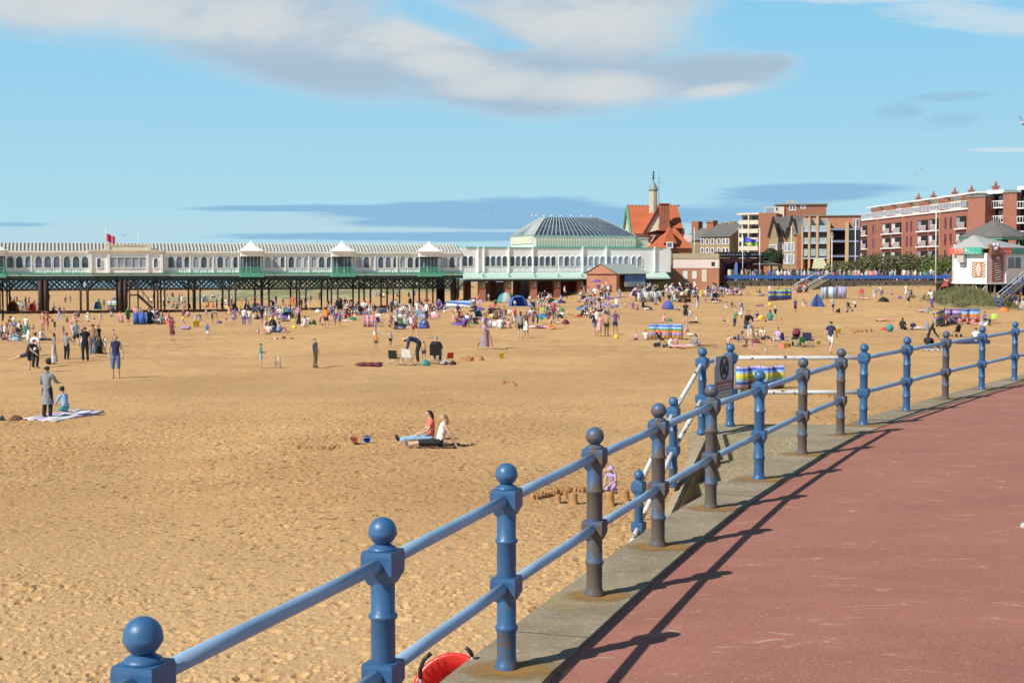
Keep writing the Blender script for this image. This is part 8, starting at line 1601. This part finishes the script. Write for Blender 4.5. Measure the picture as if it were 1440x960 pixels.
# ---- gulls in the air
def gull(x, y, Y, span, label, roll=0):
    g0 = at(x, y, Y); o = tag(empty('gull', g0, R(roll)), label, 'gull', 'gulls in the sky'); m1 = cm('white'); m2 = cm('grey'); M = Matrix.Translation(g0) @ Matrix.Rotation(R(roll), 4, 'Y')
    part('body', m1, o, lambda mb: mb.tube([M @ Vector(p) for p in ((0, -.22, 0), (0, -.14, .02), (0, 0, 0), (0, .14, 0), (0, .26, .02))], [.02, .05, .065, .05, .015], 8))
    for s_ in (-1, 1): part('wing', m2 if Y < 180 else m1, o, lambda mb: mb.add([M @ Vector(p) for p in ((0, -.08, .03), (s_ * span * .25, -.10, .14), (s_ * span * .5, .05, .05), (s_ * span * .25, .06, .13), (0, .08, .03), (0, -.08, .0), (s_ * span * .25, -.10, .12), (s_ * span * .25, .06, .11), (0, .08, .0))], [(0, 1, 3, 4), (1, 2, 3), (5, 8, 7, 6), (6, 7, 2), (0, 5, 6, 1), (4, 3, 7, 8)]))
gull(687, 297, 150, 1.3, 'white gull flying low above the pier roof right of the turrets', 20); gull(1294, 243, 120, 1.25, 'pale gull gliding above the long red apartment block', -50); gull(1436, 173, 90, 1.0, 'dark gull at the right edge of the sky', 65); gull(733, 312, 160, 1.0, 'small dark gull near the glass roofed hall', 30); gull(175, 332, 150, .9, 'little gull beside the pier flag', 0)
for k, x in enumerate((762, 768, 779, 790, 803, 818, 833, 846)):
    q = hf.P(hf.S(x), zr + .06, -4.0); o = tag(empty('roof_gull', q), f'gull perched on the glass roof ridge, {["leftmost", "second from left", "third from left", "fourth from left", "fourth from right", "third from right", "second from right", "rightmost"][k]} of eight', 'gull', 'gulls perched on the glass roof'); part('body', cm('white'), o, lambda mb: mb.tube([q + Vector(p) for p in ((-.18, 0, .12), (-.05, 0, .14), (.08, 0, .2), (.12, 0, .27))], [.03, .09, .07, .04], 7)); part('legs', cm('yellow'), o, lambda mb: mb.tube([q, q + Vector((0, 0, .1))], .015, 5))
# ---- the rest of the crowd: small figures filling the densest groups
EXTRA[0] = True
DARKS = ['black', 'navy', 'grey', 'maroon', 'black', 'purple', 'denim']; LIGHTS = ['white', 'lilac', 'pink', 'lightblue', 'cream', 'white', 'coral', 'tan', 'teal', 'blue', 'khaki']
rc = random.Random(11)
ZONES = [(2, 40, 466, 479, 12, 13), (22, 50, 431, 437, 6, 10), (205, 235, 446, 456, 8, 12), (225, 262, 424, 434, 6, 9), (318, 372, 430, 440, 12, 11), (330, 372, 440, 452, 7, 11), (372, 420, 434, 446, 20, 12), (384, 420, 444, 452, 9, 12), (462, 500, 430, 452, 24, 12),
         (500, 545, 432, 444, 12, 11), (545, 612, 432, 448, 24, 12), (550, 580, 450, 462, 8, 11), (640, 675, 424, 436, 12, 9), (640, 668, 444, 458, 8, 11), (688, 722, 436, 460, 14, 12), (745, 792, 424, 450, 22, 12), (752, 775, 413, 420, 5, 9), (815, 856, 408, 446, 34, 12),
         (892, 930, 404, 424, 20, 11), (930, 970, 400, 424, 18, 11), (970, 1012, 400, 418, 10, 10), (990, 1044, 406, 416, 14, 9), (1120, 1140, 400, 412, 9, 9), (1330, 1390, 448, 458, 8, 12), (1312, 1340, 404, 410, 0, 8), (1425, 1444, 428, 436, 3, 11), (1035, 1100, 474, 486, 3, 13)]
for x0, x1, y0, y1, n, hh in ZONES:
    for _ in range(n):
        person(rc.uniform(x0, x1), rc.uniform(y0, y1), hh * rc.uniform(.75, 1.15), rc.choice('IKIKETSIC' if rc.random() < .7 else 'SSB') if True else 'I', rc.choice(LIGHTS + DARKS), rc.choice(DARKS + ['cream', 'denim']), rc.choice(('brown', 'black', 'blonde', 'brown', 'grey')), rc.choice(('light', 'light', 'tan')), f=rc.uniform(0, 360), tk=rc.choice(('tee', 'long', 'tank')), bk=rc.choice(('shorts', 'long_legs')))
for i in range(46):
    x = rc.uniform(1044, 1335); person(x, 395, rc.uniform(15, 18.5), rc.choice('SWS'), rc.choice(LIGHTS), rc.choice(DARKS), rc.choice(('grey', 'brown', 'blonde')), 'light', Y=rc.uniform(202.5, 207), z=0.0, f=rc.uniform(0, 360), bk='long_legs')
PEOPLE.sort(key=lambda r: -(r[3] * (2 if r[4] == 'L' else 1) * (.6 if r[2] == 395 else 1)) - (1000 if r[12] else 0)); CROWD += PEOPLE[300:]; del PEOPLE[300:]
merge_crowd(CROWD)
# scattered belongings among the groups
cols_ = ['black', 'navy', 'blue', 'lightblue', 'purple', 'lilac', 'maroon', 'red', 'pink', 'green', 'teal', 'yellow', 'white', 'grey', 'brown']; mb = MB()
for x0, x1, y0, y1, n, hh in ZONES:
    for _ in range(int(n * .9)):
        g0 = ground(rc.uniform(x0, x1), rc.uniform(y0, y1)); w_ = rc.uniform(.2, .55); h_ = rc.uniform(.08, .38); a_ = rc.uniform(0, 3); n_ = 9; vs = []
        for i in range(4):
            q = i / 3; rr = math.cos(q * 1.45) ** .5
            for k in range(n_): a = 2 * math.pi * k / n_ + a_; vs.append((g0.x + w_ * rr * math.cos(a) * rc.uniform(.85, 1.15), g0.y + w_ * .6 * rr * math.sin(a), g0.z + h_ * q))
        mb.add(vs, [(i * n_ + k, i * n_ + (k + 1) % n_, (i + 1) * n_ + (k + 1) % n_, (i + 1) * n_ + k) for i in range(3) for k in range(n_)] + [tuple(range(3 * n_, 4 * n_))], rc.randrange(len(cols_)), True)
tag(mb.build('scattered_belongings', [cm(c) for c in cols_]), 'bags, towels and clothes scattered among the groups', 'belongings', None, 'stuff')
label_people()
print('PEOPLE', len(PEOPLE))
